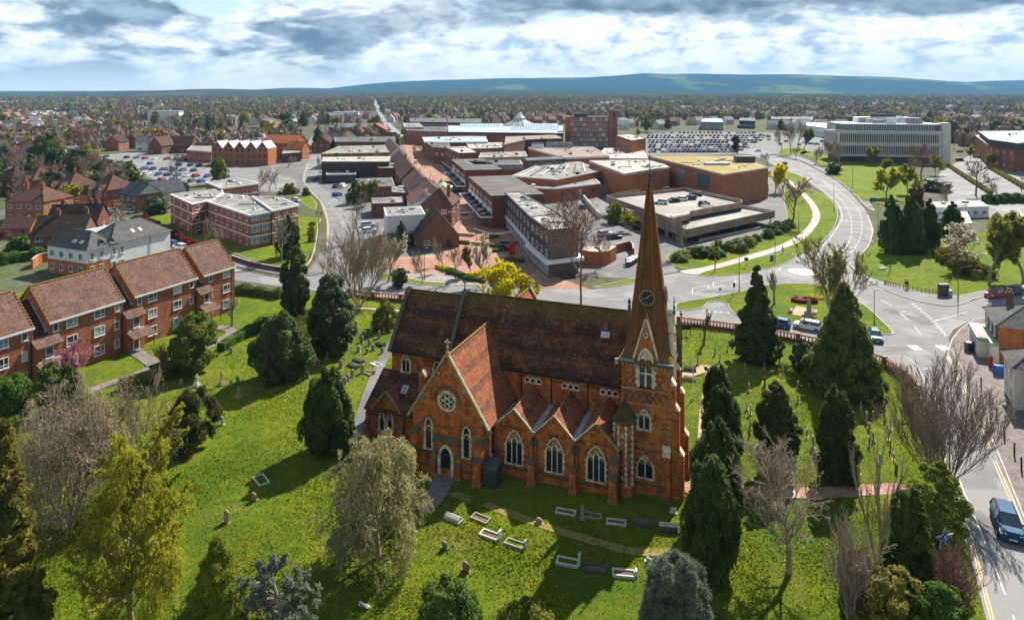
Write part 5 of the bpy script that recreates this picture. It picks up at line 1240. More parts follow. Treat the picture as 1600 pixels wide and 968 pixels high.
# ---- precinct, right side: near grey clad block
GZ=9.8
t,L=block('grey_clad_block','three-storey grey clad block with pale roof and shops below, nearest the big bare tree','shop',[(858,358.6),(904,354),(874,334),(829,338)],GZ,PLUM,FELTL,METALD,.35,wins=[(3,lambda L:rows(L,(4.0,6.9),4,1.5,1.4,'w1'))],clutter=3)
band(t,L,2.9,3.6,WHITE,1.0,'shop_canopy');
t2,L2=block('grey_clad_block','long three-storey grey clad block with shops below, behind the nearest one','shop',[(828.5,338),(872,333),(812,299),(789,300.5)],GZ-.4,PLUM,FELT,METALD,.35,wins=[(3,lambda L:rows(L,(3.9,6.7),8,1.5,1.4,'w1'))],clutter=5)
band(t2,L2,2.8,3.4,WHITE,.5,'shop_canopy')
def side_panel(t,L,e,z0,z1,mat,out,name):
 n=len(L);ar=sum(L[i][0]*L[(i+1)%n][1]-L[(i+1)%n][0]*L[i][1]for i in range(n));a,b=Vector(L[e]),Vector(L[(e+1)%n])
 if ar<0:a,b=b,a
 d=(b-a).normalized();nn=Vector((d.y,-d.x))*out;m=MB()
 q=[a+nn,b+nn,b,a];m.prism([(p.x,p.y)for p in q],z0,z1,mat);return m.build(name,t)
side_panel(t,L,0,-.2,GZ-.36,BRICK_G,.03,'grey_end_wall')
wins_on(t,L[0],L[1],rows((Vector(L[1])-Vector(L[0])).length,(6.6,),2,.9,1.4,'w1'),off=.06)if 0 else None
for(T_,L_)in((t,L),(t2,L2)):
 a=Vector(L_[3]);b=Vector(L_[0]);ln=(b-a).length;n=int(ln/4)
 for i in range(n):
  wins_on(T_,L_[3],L_[0],[(ln*(i+.5)/n,.3,ln/n-.5,2.4,'w3b')],off=.08)
  # stepped shop terraces: brick party walls, white parapets, dark roofs, canopy in front
def step_shops(name,label,front,depth_px,n,zt,group):
 """front: px of canopy line (near,far) at roof height; each unit a part"""
 (x0,y0),(x1,y1)=front;a=P(x0,y0,zt);b=P(x1,y1,zt);dv=(b-a);L=dv.length;rz=math.atan2(dv.y,dv.x)
 t=thing(name,label,'shop',(a.x,a.y,0),rz,group)
 w=L/n
 for i in range(n):
  zz=zt-.0*i;m=MB();m.box((i*w,-depth_px,-.3),(i*w+w-.5,0,zz-.5),BRICK_D,skip='b');m.box((i*w+w-.5,-depth_px+.2,-.3),(i*w+w,.25,zz+.05),BRICK_O,skip='b');m.build('brick_unit',t)
  m=MB();m.box((i*w+.05,-depth_px,zz-.5),(i*w+w-.5,.28,zz+.05),FELTD);m.box((i*w,-depth_px,zz-.02),(i*w+.35,.3,zz+.14),PALEG if i%2 else FELTL);m.build('roof',t)
  m=MB();m.box((i*w+.1,.0,3.9),(i*w+w-.5,.32,5.1),WHITE);m.build('white_panel',t)
  win(t,i*w+w/2-.2,.03,5.3,w*.7,1.6,R(180),'w3',False)
  win(t,i*w+w/2-.2,.03,.4,w*.8,2.3,R(180),'g3b',False)
  m=MB();m.box((i*w+w*.3,.5,3.55),(i*w+w*.3+2.0,2.6,3.6),FELTL)
  m.poly([(i*w+.6,.3,4.8),(i*w+w*.55,.3,3.62),(i*w+.6,2.6,3.62)],CONC);m.build('canopy_fin',t)
 m=MB();m.box((-.6,-.05,3.1),(L+.6,3.4,3.5),WHITE);m.box((-.5,.1,3.5),(L+.5,3.25,3.53),FELTD);m.build('canopy',t)
 return t
step_shops('stepped_shops','nearest terrace of stepped brick shops with white canopy and striped dark roofs on the precinct',((769,306),(733,276)),15,6,9.0,'stepped shop terraces')
step_shops('stepped_shops','farther terrace of stepped brick shops with white canopy, by the bandstand',((727,266),(706,249)),14,3,9.0,'stepped shop terraces')
block('flat_shop_annexe','flat-roofed brick shop annexe with row of clerestory windows behind the farther stepped shops','shop',[(740,257),(816,256),(812,250),(727,251)],9.2,BRICK_R,FELTD,WHITE,.4,wins=[(0,lambda L:rows(L,(7.0,),12,2.2,1.2,'w2b'))],clutter=4)
# brick halls
HALL,_=block('brick_hall','red brick hall with stepped flat roofs in the middle of the shopping centre','building',[(798,275),(870,280),(943,266),(905,252),(840,257)],7.2,BRICK_R,FELT,FASCIA,.35,clutter=12)
band_t,bl=block('brick_hall','low brick annexe with white fascia facing the service yard','building',[(816,292),(866,294),(938,286),(930,279),(860,284)],4.8,BRICK_R,FELT,WHITE,.45,clutter=5,wins=[(1,lambda L:rows(L,(1.5,),3,1.0,1.6,'d1'))])
for i in range(7):
 a=P(812+i*17,275.5-i*1.1,7.2)-HALL.location;b=P(842+i*11.5,260.5-i*.8,7.2)-HALL.location;m=MB();m.tube((a.x,a.y,7.15),(b.x,b.y,7.15),.35,.35,FELTD if i%2 else FASCIA,4);m.build('roof_upstand',HALL)
block('large_brick_hall','tall plain orange-red brick hall with pale flat roof and white plant box','building',[(976,271),(1023,263),(1046,261),(1026,249),(921,250.5)],9.6,BRICK_O,FELTL,FASCIA,.8,clutter=10)
block('brown_roofed_store','big flat store with brown roof and deep white fascia beside the glass-roofed mall','building',[(883,245.5),(952,243),(925,229),(826,230)],9.0,BRICK_R,FELTB,WHITE,.9,clutter=9)
block('glazed_shop','shop with a long band of glazing, left of the brown roofed store','shop',[(824,251),(882,248),(878,243),(818,246)],9.2,BRICK_B,FELTD,METALD,.4,wins=[(0,lambda L:rows(L,(5.2,),6,2.9,2.8,'g1b'))])
t,L=block('mossy_roofed_hall','large brick and glass hall with yellow mossy flat roof behind the parking deck','hall',[(1130,272),(1200,261.5),(1160,243),(1013,243)],11.0,BRICK_R,FELTM,CONC,.6,clutter=12,wins=[(3,lambda L:[(L*.78,4.6,9,4.5,'g5b'),(L*.50,5.0,7,4.0,'g5b')])])
block('concrete_retaining_wall','pale concrete base storey right below the mossy roofed hall','wall',[(1152,293.5),(1201,288),(1198,284),(1148,289)],3.2,CONC,CONC,CONC,.2)
m=MB()
# plant room on the mossy roof
for(x,y,w,d,h,mt,nm)in((1163,252.5,7,4,2.4,METALD,'roof_plant'),(1120,257,9,3,1.0,FASCIA,'rooflight')):
 q=P(x,y,11);m=MB();m.box((-w/2,-d/2,0),(w/2,d/2,h),mt);m.build(nm,t,(q.x-t.location.x,q.y-t.location.y,10.8))
 # white plant boxes on brown roof
for(nm,lb,x0,x1,yb,yt,d,mt)in(('plant_box','white rooftop plant box left of the dark air handling units on the brown roof',831,850,231.5,226,5,WHITE),('plant_box','grey air handling units in a row on the edge of the brown roof',854,895,230,223,5,METAL)):
 a=P(x0,yb,9);b=P(x1,yb,9);t=thing(nm,lb,'plant',((a.x+b.x)/2,a.y,8.8));w=b.x-a.x;k=4 if w>9 else 1
 for i in range(k):m=MB();m.box((-w/2+w*i/k+.1,0,0),(-w/2+w*(i+1)/k-.1,d,2.1+.3*(i%2)),mt);m.box((-w/2+w*i/k+.3,.3,2.1),(-w/2+w*(i+1)/k-.3,d-.3,2.55),METALD);m.build('unit',t)
 # ---- eight storey office slab with brick ends and strip windows
def build_office():
 a=P(890,231);b=P(948,231);t=thing('office_tower','six-storey brick office slab with strip windows and a taller brick stair tower','office',(a.x,a.y,0),R(-6))
 s=a.y/F;W=61*s;D=16;Hh=zat(a.y,183);st=5;
 m=MB();m.box((0,0,-.3),(W,D,Hh-.3),BRICK_R,skip='b');m.box((-7*s,.5,-.3),(0,D-.5,Hh+.4),BRICK_O,skip='b');m.build('wall',t)
 m=MB();m.box((-.3,-.3,Hh-.3),(W+.3,D+.3,Hh+.3),PLUM);m.box((3,3,Hh+.3),(12,9,Hh+2.4),METALD);m.build('roof',t)
 m=MB();m.box((W,-1.2,-.3),(W+5.5*s,5.5,zat(a.y,171)),BRICK_R,skip='b');m.box((W+9.5*s,-1.2,-.3),(W+13*s,5.5,zat(a.y,172)),BRICK_R,skip='b');m.box((W+5.5*s,-.6,-.3),(W+9.5*s,5.2,zat(a.y,173.5)),METALD,skip='b');m.build('stair_tower',t)
 fh=Hh/6.05
 for f in range(6):
  z=fh*f+1.1
  if f>0:m=MB();m.box((.3,-.45,z-1.15),(W-.3,.0,z-.1),BRICK_O if f<5 else BRICK_O);m.build('spandrel',t)
  n=12
  for i in range(n):win(t,(i+.5)*(W-1)/n+.5,-.05,z,(W-1)/n-.15,fh-1.25,0,'w2'+('c' if(i*7+f*3)%4==0 else('b' if f<2 else '')),True)
  win(t,W+7.5*s,-.65,z,1.2,fh*.6,0,'w1',True)
build_office()
block('office_annexe','low brick annexe with flat roof right of the office slab','office',[(987,219.5),(1009,216),(985,209.5),(962,211)],11.5,BRICK_O,FELTL,METALD,.8,wins=[(3,lambda L:rows(L,(6.5,),5,2.2,1.6,'w2'))],clutter=3,far=True)
block('white_fascia_link','low white fascia building in front of the office slab','building',[(930,247),(1012,247),(1004,231),(945,231)],5.0,BRICK_O,FELTL,WHITE,.8,clutter=6)
# ---- glass roofed mall
def build_mall():
 t,L=block('glass_roofed_mall','shopping mall with brown brick walls and pale blue ribbed glass and metal roofs','mall',[(700,206),(880,208),(880,196),(700,196)],11,BRICK_R,ROOFW,PLUM,1.6,clutter=0)
 for(x0,x1,y)in((718,786,198),(800,878,203),(818,872,198)):
  a=P(x0,y,11);b=P(x1,y,11);m=MB();w=b.x-a.x
  m.extr([(0,0),(9,2.2),(18,0)],0,w,ROOFW,axis='x')
  for i in range(int(w/2)):m.box((i*2,0,0),(i*2+.25,.01,.02),WHITE);m.extr([(0,.05),(9,2.25),(9,2.4),(0,.2)],i*2,i*2+.2,GLASSB,axis='x')
  m.build('ribbed_roof',t,(a.x-t.location.x,a.y-t.location.y,10.9))
 c=P(812,196,11);m=MB();m.lathe([(14,0),(4.5,4.5),(4.3,6.2),(.3,9)],GLASSL,16)
 for i in range(16):
  a=i*math.pi/8;ca,sa=math.cos(a),math.sin(a);m.tube((14*ca,14*sa,.1),(4.5*ca,4.5*sa,4.6),.22,.22,WHITE,4);m.tube((4.3*ca,4.3*sa,6.3),(.3*ca,.3*sa,9.1),.18,.15,WHITE,4);m.tube((4.5*ca,4.5*sa,4.5),(4.3*ca,4.3*sa,6.3),.2,.2,WHITE,4)
 m.build('glass_lantern',t,(c.x-t.location.x,c.y-t.location.y,11))
build_mall()
block('brick_arcade','brown brick arcade with slanting canopies in front of the glass roofed mall','shop',[(788,226),(822,218),(880,216),(868,210),(790,213)],10,BRICK_D,FELTB,PLUM,1.2,clutter=5)
block('pale_roofed_store','long store with pale blue-white metal roof at the left of the mall','shop',[(664,222),(762,221),(758,212),(660,214)],8.6,BRICK_D,ROOFW,WHITE,.7,clutter=6,wins=[(0,lambda L:rows(L,(4.5,),8,2,1.3,'w2'))],far=True)
block('brick_corner_store','three-storey brick store with flat grey roof on the far right side of the high street','shop',[(636,203),(700,205),(696,198),(632,197)],10,BRICK_R,FELTD,WHITE,.5,clutter=6,wins=[(0,lambda L:rows(L,(6.5,),8,2,1.4,'w2')),(3,lambda L:rows(L,(6.0,),4,2,1.4,'w2'))],far=True)
block('white_parapet_store','brick store with white parapet at the far end of the shops','shop',[(632,198),(662,198),(654,192),(630,192)],11.5,BRICK_R,FELT,WHITE,.8,clutter=3,far=True)
block('brown_box_store','brown brick box with pale flat roof beside the precinct, behind the stepped shops','shop',[(718,239),(746,238),(728,228),(695,229)],9.5,BRICK_B,FELTL,METALD,.5,clutter=3,wins=[(3,lambda L:rows(L,(5.5,),4,1.8,1.4,'w2'))])
block('dark_shop_corner','dark brick corner shop with flat roof at the far end of the precinct paving','shop',[(678,229),(705,231),(700,222),(664,221)],9,BRICK_D,FELTD,CONC,.4,clutter=3,wins=[(0,lambda L:rows(L,(4.5,),3,2,1.4,'w2'))])
block('orange_brick_stores','low orange brick stores with pale roof between the brown box and the mall','shop',[(735,232),(792,230),(790,222),(728,223)],7.5,BRICK_O,FELTL,FASCIA,.5,clutter=8,far=True)
block('yellow_banded_shop','shop with yellow panel band below a flat roof, behind the annexe','shop',[(748,246),(824,244),(820,236),(752,238)],7.4,YELLOWP,FELT,FASCIA,.4,clutter=5)
for(px,lb)in(([(640,190),(698,191),(697,184),(640,184)],'long dark brown terrace with many small windows, left part, behind the mall'),([(700,191),(752,192),(752,185),(700,185)],'long dark brown terrace with many small windows, right part, behind the mall')):
 block('dark_terrace',lb,'building',px,11,BRICK_D,FELTD,METALD,.6,wins=[(0,lambda L:rows(L,(4.0,7.6),14,1.8,1.4,'w2'))],clutter=4,far=True)
 # ---- two-level parking deck
def build_deck():
 zt=6.0;up=[(948,305.6),(1046,339),(1078,332),(1078,326),(1100,329),(1100,322),(1159,312),(1070,294)]
 lo=[(980,326),(1073.5,358.3),(1209.8,328.9),(1160,320),(1159,318),(1040,335)]
 W=[P(a,b,zt)for a,b in up];c=sum(W,Vector())/len(W)
 t=thing('parking_deck','two-level concrete car park deck with brown parapets and columns, right of the spire','car park',(c.x,c.y,0))
 def deck(pl,z,nm,ph=1.0,th=.5):
  Lp=[P(a,b,z)-c for a,b in pl];Lp=[(p.x,p.y)for p in Lp];m=MB();m.prism(Lp,z-ph-th,z-ph,DECK);m.build(nm,t);n=len(Lp)
  mm=MB();pts=[Vector((p[0],p[1],0))for p in Lp];ribbon_pts(mm,pts,.3,z-ph-th-.12,z+.05,CONCB,True);mm.build(nm+'_parapet',t)
  return Lp
 U=deck([(948,305.6),(1045.6,339.7),(1078,333),(1078,330),(1100,326),(1110,324),(1159,315.5),(1159,312),(1070,293.5)],5.6,'upper_deck')
 Lw=deck([(983,329),(1073.5,358.3),(1209.8,328.9),(1163,321),(1110,327),(1046,342)],3.9,'lower_deck',.9,1.0)
 for pl,z in(([(952,309),(975,317),(1000,326),(1022,334),(1043,341.5)],5.2),([(985,331),(1010,339),(1040,350),(1073,360),(1096,355),(1124,349),(1152,343),(1178,337.5),(1208,331)],3.1)):
  for a,b in pl:
   q=P(a,b,z)-c;m=MB();m.tube((q.x*.985,q.y+.9,-.3),(q.x*.985,q.y+.9,z-.4),.22,.22,CONC,8);m.build('column',t)
   # ramp between the two levels
 q=[P(1093,323,5.0),P(1104,321,5.0),P(1126,329,3.3),P(1110,332,3.3)];m=MB();m.poly([(p.x-c.x,p.y-c.y,p.z+.42)for p in q],DECK);m.build('ramp',t)
 for a,b in(((1093,323),(1110,331)),((1104,320),(1122,327))):
  a=P(*a,5.4)-c;b=P(*b,4.2)-c;m=MB();m.tube((a.x,a.y,5.8),(b.x,b.y,4.6),.1,.1,METAL,5);m.build('handrail',t)
 for pl,z in(([(1076,332),(1050,338),(1046,337)],6.6),([(1160,322),(1208,329)],4.6),([(1080,298),(1130,306),(1158,312)],6.8),([(955,303),(1000,296)],6.8)):
  pts=[P(a,b,z)-c for a,b in pl]
  for a,b in zip(pts[:-1],pts[1:]):m=MB();m.tube((a.x,a.y,z),(b.x,b.y,z),.06,.06,METAL,5);m.tube((a.x,a.y,z-.4),(b.x,b.y,z-.4),.06,.06,METAL,5);m.build('railing',t)
 m=MB();q=[P(1076,357),P(1180,338),P(1166,333),P(1080,352)]
 return t
build_deck()
t=thing('red_canopy_entrance','striped pale walkway roof ending in a red barrel canopy beside the mossy roofed hall','canopy',P(1062,291),0)
m=MB();m.box((-11,0,2.6),(0,5,2.9),CREAM);[m.box((-11+i*1.4,-.02,2.9),(-10.6+i*1.4,5,2.95),FELTB)for i in range(8)];m.build('walkway_roof',t)
m=MB();m.extr([(-3.2,2.6)]+[(3.2*-math.cos(a*math.pi/8),2.6+2.0*math.sin(a*math.pi/8))for a in range(1,8)]+[(3.2,2.6)],0,5,REDP,axis='y',M=Matrix.Translation((2.6,0,0)));m.build('barrel_canopy',t)
m=MB();[m.tube((x,.2,0),(x,.2,2.6),.12,.12,WHITE,6)for x in(-10,-5,0,5.4)];m.box((3.2,.1,0),(5.2,1,2.4),BLUEP);m.build('posts',t)
OFFC=pmat('pale_office_concrete',(.66,.62,.55),(.54,.51,.46),.5,.85)
# ---- white council-style office on the right
def build_big_office():
 y0=253;a=P(1309,y0);b=P(1480,y0+3);W=(b-a).length;rz=math.atan2(b.y-a.y,b.x-a.x);s=a.y/F
 t=thing('long_office','long pale concrete office with rows of narrow windows and white rooftop plant','office',(a.x,a.y,0),rz)
 Z1,Z2,Z3=3.6,9.2,15.2;D=24;Z1=zat(a.y,243);Z3=zat(a.y,206);ZT=zat(a.y,192.5)
 m=MB();m.box((1.5,1.5,-.3),(W-1.5,D,Z1),METALD,skip='b');m.build('ground_floor',t)
 m=MB();m.box((0,0,Z1),(W,D,Z3),OFFC);m.box((W-2.5,-.8,-.3),(W+1.4,6,ZT+.6),OFFC);m.build('wall',t)
 m=MB();m.box((5,3.2,Z3),(W-3,D-2,ZT-.7),GLASSB);m.box((2,.6,ZT-.7),(W-2.6,D,ZT-.1),WHITE);m.build('top_floor',t)
 for i in range(34):m=MB();m.box((6+i*(W-10)/34,3.0,Z3),(6.25+i*(W-10)/34,3.25,ZT-.7),WHITE);m.build('mullion',t)
 m=MB();m.box((0,-.35,Z3-.1),(W,.4,Z3+.9),OFFC);m.box((0,-.3,(Z1+Z3)/2-.5),(W,.0,(Z1+Z3)/2+.3),OFFC);m.box((0,-.4,Z1-.2),(W,0,Z1+.35),OFFC);m.build('concrete_band',t)
 n=46;hh=(Z3-Z1)/2
 slit=MB();slit.box((-.33,-.06,0),(.33,.02,hh-2.0),GLASS);sm=slit.mesh('window',fix=True)
 fin=MB();fin.extr([(-.18,0),(.18,0),(.06,-.5),(-.06,-.5)],0,0,OFFC,axis='y')if 0 else fin.box((-.12,-.42,0),(.12,0,hh-1.4),OFFC);fm=fin.mesh('concrete_fin',fix=True)
 for f in range(2):
  for i in range(n):
   x=1.5+(W-5)*i/n;link('window',sm,t,(x,-.02,Z1+f*hh+1.0));link('concrete_fin',fm,t,(x+(W-5)/n/2,0,Z1+f*hh+.6))
  for i in range(16):link('window',sm,t,(-.02,1.5+i*1.45,Z1+f*hh+1.0),R(-90));link('concrete_fin',fm,t,(0,2.2+i*1.45,Z1+f*hh+.6),R(-90))
 rr=random.Random(5)
 for i in range(16):
  x=rr.uniform(12,W*.86);w=rr.uniform(3,9);d=rr.uniform(2,5);h=rr.uniform(1.2,3.4);y=rr.uniform(5,17);m=MB();m.box((-w/2,-d/2,0),(w/2,d/2,h),rr.choice([WHITE,WHITE,METAL,FASCIA]));m.box((-w/2+.3,-d/2+.3,h),(w/2-.3,d/2-.3,h+.3),METAL);m.build('rooftop_unit',t,(x,y,ZT-.1))
 m=MB();m.box((13,10,ZT),(W-14,18,ZT+3.0),WHITE);m.box((20,9.9,ZT+1),(W-26,9.99,ZT+1.9),FASCIA);m.build('plant_room',t)
 m=MB();m.box((W*.38,12,ZT+3),(W*.62,13,ZT+4.6),METALD);m.build('solar_screen',t)
build_big_office()
t,L=block('brick_flats_right','red brick apartment block with blue-grey top floor and white roof at the right edge','flats',[(1543,225),(1586,232),(1640,228),(1630,210),(1524,211)],11.0,BRICK_R,ROOFW,FASCIA,.5,wins=[(4,lambda L:rows(L,(1.5,4.5,7.6),5,2.2,1.6,'g2')),(0,lambda L:rows(L,(1.5,4.5,7.6),4,2.0,1.5,'w2'))],clutter=4)
block('penthouse_flats','blue-grey recessed top floor with white flat roof on the right brick flats','flats',[(1546,217),(1590,223),(1640,219),(1626,204),(1530,205)],14.2,SLATEB,ROOFW,WHITE,.4,z0=10.9,clutter=5)
block('white_bungalow','low white flat-roofed building with small plant box behind the dark conifers on the right','building',[(1462,324),(1545,322),(1530,313),(1458,315)],3.4,RENDW,FELTL,FASCIA,.3,wins=[(0,lambda L:rows(L,(1.0,),6,1.6,1.2,'w2'))],clutter=3)
block('white_bungalow','lower flat-roofed white annexe half hidden behind the dark conifers on the right','building',[(1490,350),(1518,348),(1510,330),(1480,331)],2.8,RENDW,FELTL,FASCIA,.3,clutter=2)
block('brick_edge_building','brick building with flat roof at the right edge beyond the olive green trees','building',[(1596,338),(1680,340),(1700,326),(1592,326)],4.5,BRICK_D,FELT,METALD,.3)
for(px,lb,wl)in(([(1205,186),(1270,187),(1270,182),(1205,182)],'grey school-like building with dark flat roof beyond the big car park',SLATEB),([(1260,196),(1292,200),(1292,192),(1260,191)],'white walled low building left of the long pale office',RENDW),([(1095,190),(1130,191),(1128,185),(1098,185)],'grey industrial shed with white roof beyond the big car park',METAL),([(1155,188),(1180,189),(1178,184),(1156,184)],'dark flat-roofed shed right of the tall mast',SLATEB)):
 block('low_building',lb,'building',px,8,wl,FELTD if wl is SLATEB else ROOFW,METALD,.5,wins=[(0,lambda L:rows(L,(2.0,),8,2.5,2,'w2b'))],far=True,clutter=2)
 # ---- buildings at the right roadside
def right_house(name,label,corner,rz,W,D,ze,zr,wall,tile,wins=(),cat='house'):
 """corner = front-left foot pixel; local x to the right/near, y away"""
 a=P(*corner);t=thing(name,label,cat,(a.x,a.y,0),R(rz))
 m=MB();m.box((0,0,-.3),(W,D,ze),wall,skip='b');m.build('wall',t);m=MB();hip_roof(m,0,W,0,D,ze,zr,tile,.4,'x' if W>D else 'y');m.build('roof',t);return t
t=right_house('corner_shop','brick corner building with hipped grey slate roof and pale green shopfront on the right pavement',(1559,568),-26,12,8.4,5.3,7.7,BRICK_O,SLATE,cat='shop')
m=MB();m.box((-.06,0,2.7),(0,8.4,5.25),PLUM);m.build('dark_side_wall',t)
for y in(1.6,4.2,6.8):win(t,-.07,y,3.4,1.0,1.4,R(-90),'w2s')
m=MB();m.box((-2.1,1.3,-.2),(0,7.9,2.5),CREAM,skip='b');sf=m.build('shopfront',t)
m=MB();m.box((-2.25,1.15,2.5),(0.0,8.05,3.0),PALEG);m.box((-2.0,1.4,3.0),(0,7.8,3.06),FELTL);m.build('shop_fascia',sf)
for y in(2.6,4.6,6.6):win(t,-2.12,y,.5,1.5,1.8,R(-90),'w2')
m=MB();m.box((-.9,-.9,-.2),(0,1.2,2.7),CREAM,skip='b');m.box((-1.0,-1.0,2.7),(0,1.25,3.1),PALEG);m.build('side_porch',t)
m=MB();m.tube((3.0,-.08,0),(3.0,-.08,5.2),.05,.05,BLACK,6);m.tube((0,-.08,2.2),(6.0,-.08,2.2),.04,.04,BLACK,6);m.build('downpipe',t)
chim(t,2.6,6.6,6.2,8.6,.8,.7,BRICK_B,2);win(t,7,-.02,1.0,1.1,1.2,0,'w2s')
t=right_house('cream_house','cream rendered house with hipped grey slate roof, below the corner shop at the right edge',(1585,640),-26,11,5.5,5.0,7.0,CREAM,SLATE)
for z in(.8,3.2):
 for y in(1.3,4.0):win(t,-.02,y,z,1.0,1.3,R(-90),'w2s')
 win(t,1.8,-.02,z,1.1,1.3,0,'w2s')
m=MB();m.box((1.3,-6,-.3),(11,-.05,4.6),RENDW,skip='b');m.build('front_wing',t)
m=MB();hip_roof(m,1.3,11,-6,0,4.6,6.4,SLATE,.4,'x');m.build('front_wing_roof',t);win(t,1.28,-3.0,3.0,1.2,1.1,R(-90),'w2s');win(t,1.28,-3.0,.8,1.2,1.3,R(-90),'w2s')
# ------------------------------------------------------------------ trees, hedges, grass
def prof_fn(kind):
 return{'column':lambda t:np.clip(np.sin(np.pi*(0.13+0.87*t)**0.85)*1.05,0.05,1)**0.62,'flame':lambda t:np.clip(np.sin(np.pi*(0.16+0.80*t))**.7*(1.05-.1*t),0.05,1),'cone':lambda t:np.clip((1-t)**0.82*(0.55+0.45*np.clip(t/.12,0,1)),0.03,1),'bell':lambda t:np.clip(np.where(t<.35,1.0-.25*(t/.35)**2,.75*(1-(t-.35)/.65)**.75)*(0.7+.3*np.clip(t/.1,0,1)),.03,1),'egg':lambda t:np.clip(np.sin(np.pi*np.clip(0.08+0.9*t,0,1))**.6*(1.12-.35*t),0.05,1),'dome':lambda t:np.clip(np.sqrt(np.clip(1-(t*.97)**2.2,0,1)),.1,1),'spread':lambda t:np.clip(np.sin(np.pi*np.clip(.1+.85*t,0,1))**.45,.1,1)}[kind]
def leaf_tris(c,nrm,size,rng,elong=1.0,up=0.0):
 """one triangle per centre, facing roughly nrm"""
 n=len(c);nr=nrm+rng.normal(0,.55,(n,3));nr/=np.linalg.norm(nr,axis=1)[:,None]+1e-6
 a=rng.normal(0,1,(n,3));a[:,2]+=up*3;a-=(a*nr).sum(1)[:,None]*nr;a/=np.linalg.norm(a,axis=1)[:,None]+1e-6
 b=np.cross(nr,a);s=size*rng.uniform(.6,1.35,n)[:,None];b=b*min(1.0,1.25/max(1,elong))
 v=np.empty((n,3,3));v[:,0]=c-b*s*.5-a*s*.4*elong;v[:,1]=c+b*s*.5-a*s*.4*elong;v[:,2]=c+a*s*.75*elong
 return v.reshape(-1,3)
def crown(name,w,h,z0,prof,n,leaf,mat,seed,clumps=120,rc=.16,elong=1.0,up=0.0,core=0.78,gaps=0.0,squash=.8):
 rng=np.random.default_rng(seed);f=prof_fn(prof)
 # clump centres, spread evenly over the lateral surface
 t=rng.uniform(0,1,clumps*6);keep=rng.uniform(0,1,len(t))<f(t)+.12;t=t[keep][:clumps];K=len(t)
 ang=rng.uniform(0,2*np.pi,K);k1,k2,k3=rng.uniform(0,6.28,3)
 rad=f(t)*(1+.13*np.sin(ang*2+k1+t*5)+.10*np.sin(ang*5+k2-t*9))*rng.uniform(.62,1.06,K)
 w=w*.80;C=np.stack([np.cos(ang)*rad*w/2,np.sin(ang)*rad*w/2,z0+t*h*.97],1)
 rcl=rc*w*rng.uniform(.6,1.25,K)*(.45+.55*f(t))
 idx=rng.integers(0,K,n)
 d=rng.normal(0,1,(n,3));d/=np.linalg.norm(d,axis=1)[:,None]
 out=np.stack([np.cos(ang),np.sin(ang),.45+0*ang],1)[idx]
 flip=(d*out).sum(1)<-.25;d[flip]*=-1
 rr=rng.uniform(.72,1.08,n)[:,None];s=np.array([1,1,squash*(1.0+up)])
 pos=C[idx]+d*s*rcl[idx][:,None]*rr
 pos[:,2]=np.maximum(pos[:,2],z0*.5+.03)
 V=leaf_tris(pos,d+np.array([0,0,.25]),leaf,rng,elong,up);Fc=np.arange(len(V)).reshape(-1,3)
 if core>0:
  m=14;q=9;cv=[]
  for j in range(q+1):
   tj=j/q
   for i in range(m):
    a=2*np.pi*i/m;r=float(f(np.array([tj]))[0])*core*(1+.13*math.sin(a*2+k1+tj*5)+.10*math.sin(a*5+k2-tj*9))*w/2
    cv.append((math.cos(a)*r,math.sin(a)*r,z0+tj*h*.93))
  cf=[];b0=len(V)
  for j in range(q):
   for i in range(m):
    i2=(i+1)%m;A,B,Cc,Dd=j*m+i,j*m+i2,(j+1)*m+i2,(j+1)*m+i;cf+=[(A,B,Cc),(A,Cc,Dd)]
  V=np.vstack([V,np.array(cv)]);Fc=np.vstack([Fc,np.array(cf)+b0])
 return np_mesh(name,V,Fc,[mat])
def bare(seed,levels=(1,9,6,5,4),spread=.75,upb=.25,ratio=.62,start=.28,multi=1,curve=.12,droop=0.0,r0=.22,lean=0.0,fan=0.5,rmin=.014):
 """branch skeleton: arrays of p0,p1,r0,r1,level for a tree about 10 units tall"""
 rng=random.Random(seed);S=[]
 def grow(p,d,L,r,lv):
  ns=4 if lv==0 else(3 if lv<3 else 2);pts=[p];dirs=[d]
  for k in range(ns):
   d=(d+Vector((rng.gauss(0,curve),rng.gauss(0,curve),rng.gauss(0,curve)+(upb*.25 if lv>0 else 0)-droop*lv*.12))).normalized()
   q=p+d*(L/ns);ra=r*(1-.75*k/ns)if lv>0 else r*(1-.6*k/ns);rb=r*(1-.75*(k+1)/ns)if lv>0 else r*(1-.6*(k+1)/ns)
   S.append((p,q,max(ra,rmin),max(rb,rmin*.7),lv));p=q;pts.append(p);dirs.append(d)
  if lv+1>=len(levels):return
  n=levels[lv+1];st=start if lv==0 else .22
  for i in range(n):
   t=st+(1-st)*(i+rng.random()*.8)/n;t=min(t,.98)*ns;k=min(int(t),ns-1);pos=pts[k].lerp(pts[k+1],t-k);dd=dirs[k+1]
   a=rng.random()*6.283+i*2.4;perp=dd.orthogonal().normalized();perp.rotate(Matrix.Rotation(a,3,dd))
   sp=spread*rng.uniform(.7,1.25);nd_=(dd+perp*sp+Vector((0,0,upb*rng.random()))).normalized()
   LL=L*ratio*rng.uniform(.75,1.15)*(1.25-.55*(t/ns)if lv==0 else 1-.35*(t/ns))
   grow(pos,nd_,LL,r*(.5 if lv else .42)*rng.uniform(.8,1.1),lv+1)
 for i in range(multi):
  a=i*2.4+rng.random();sp=(fan*rng.uniform(.35,1.0)if multi>1 else lean)
  grow(Vector((math.cos(a)*.2,math.sin(a)*.2,0))if multi>1 else Vector((0,0,0)),Vector((math.cos(a)*sp,math.sin(a)*sp,1)).normalized(),10*(1 if multi==1 else rng.uniform(.8,1.05))*.72,r0*(1 if multi==1 else .6),0)
 return S
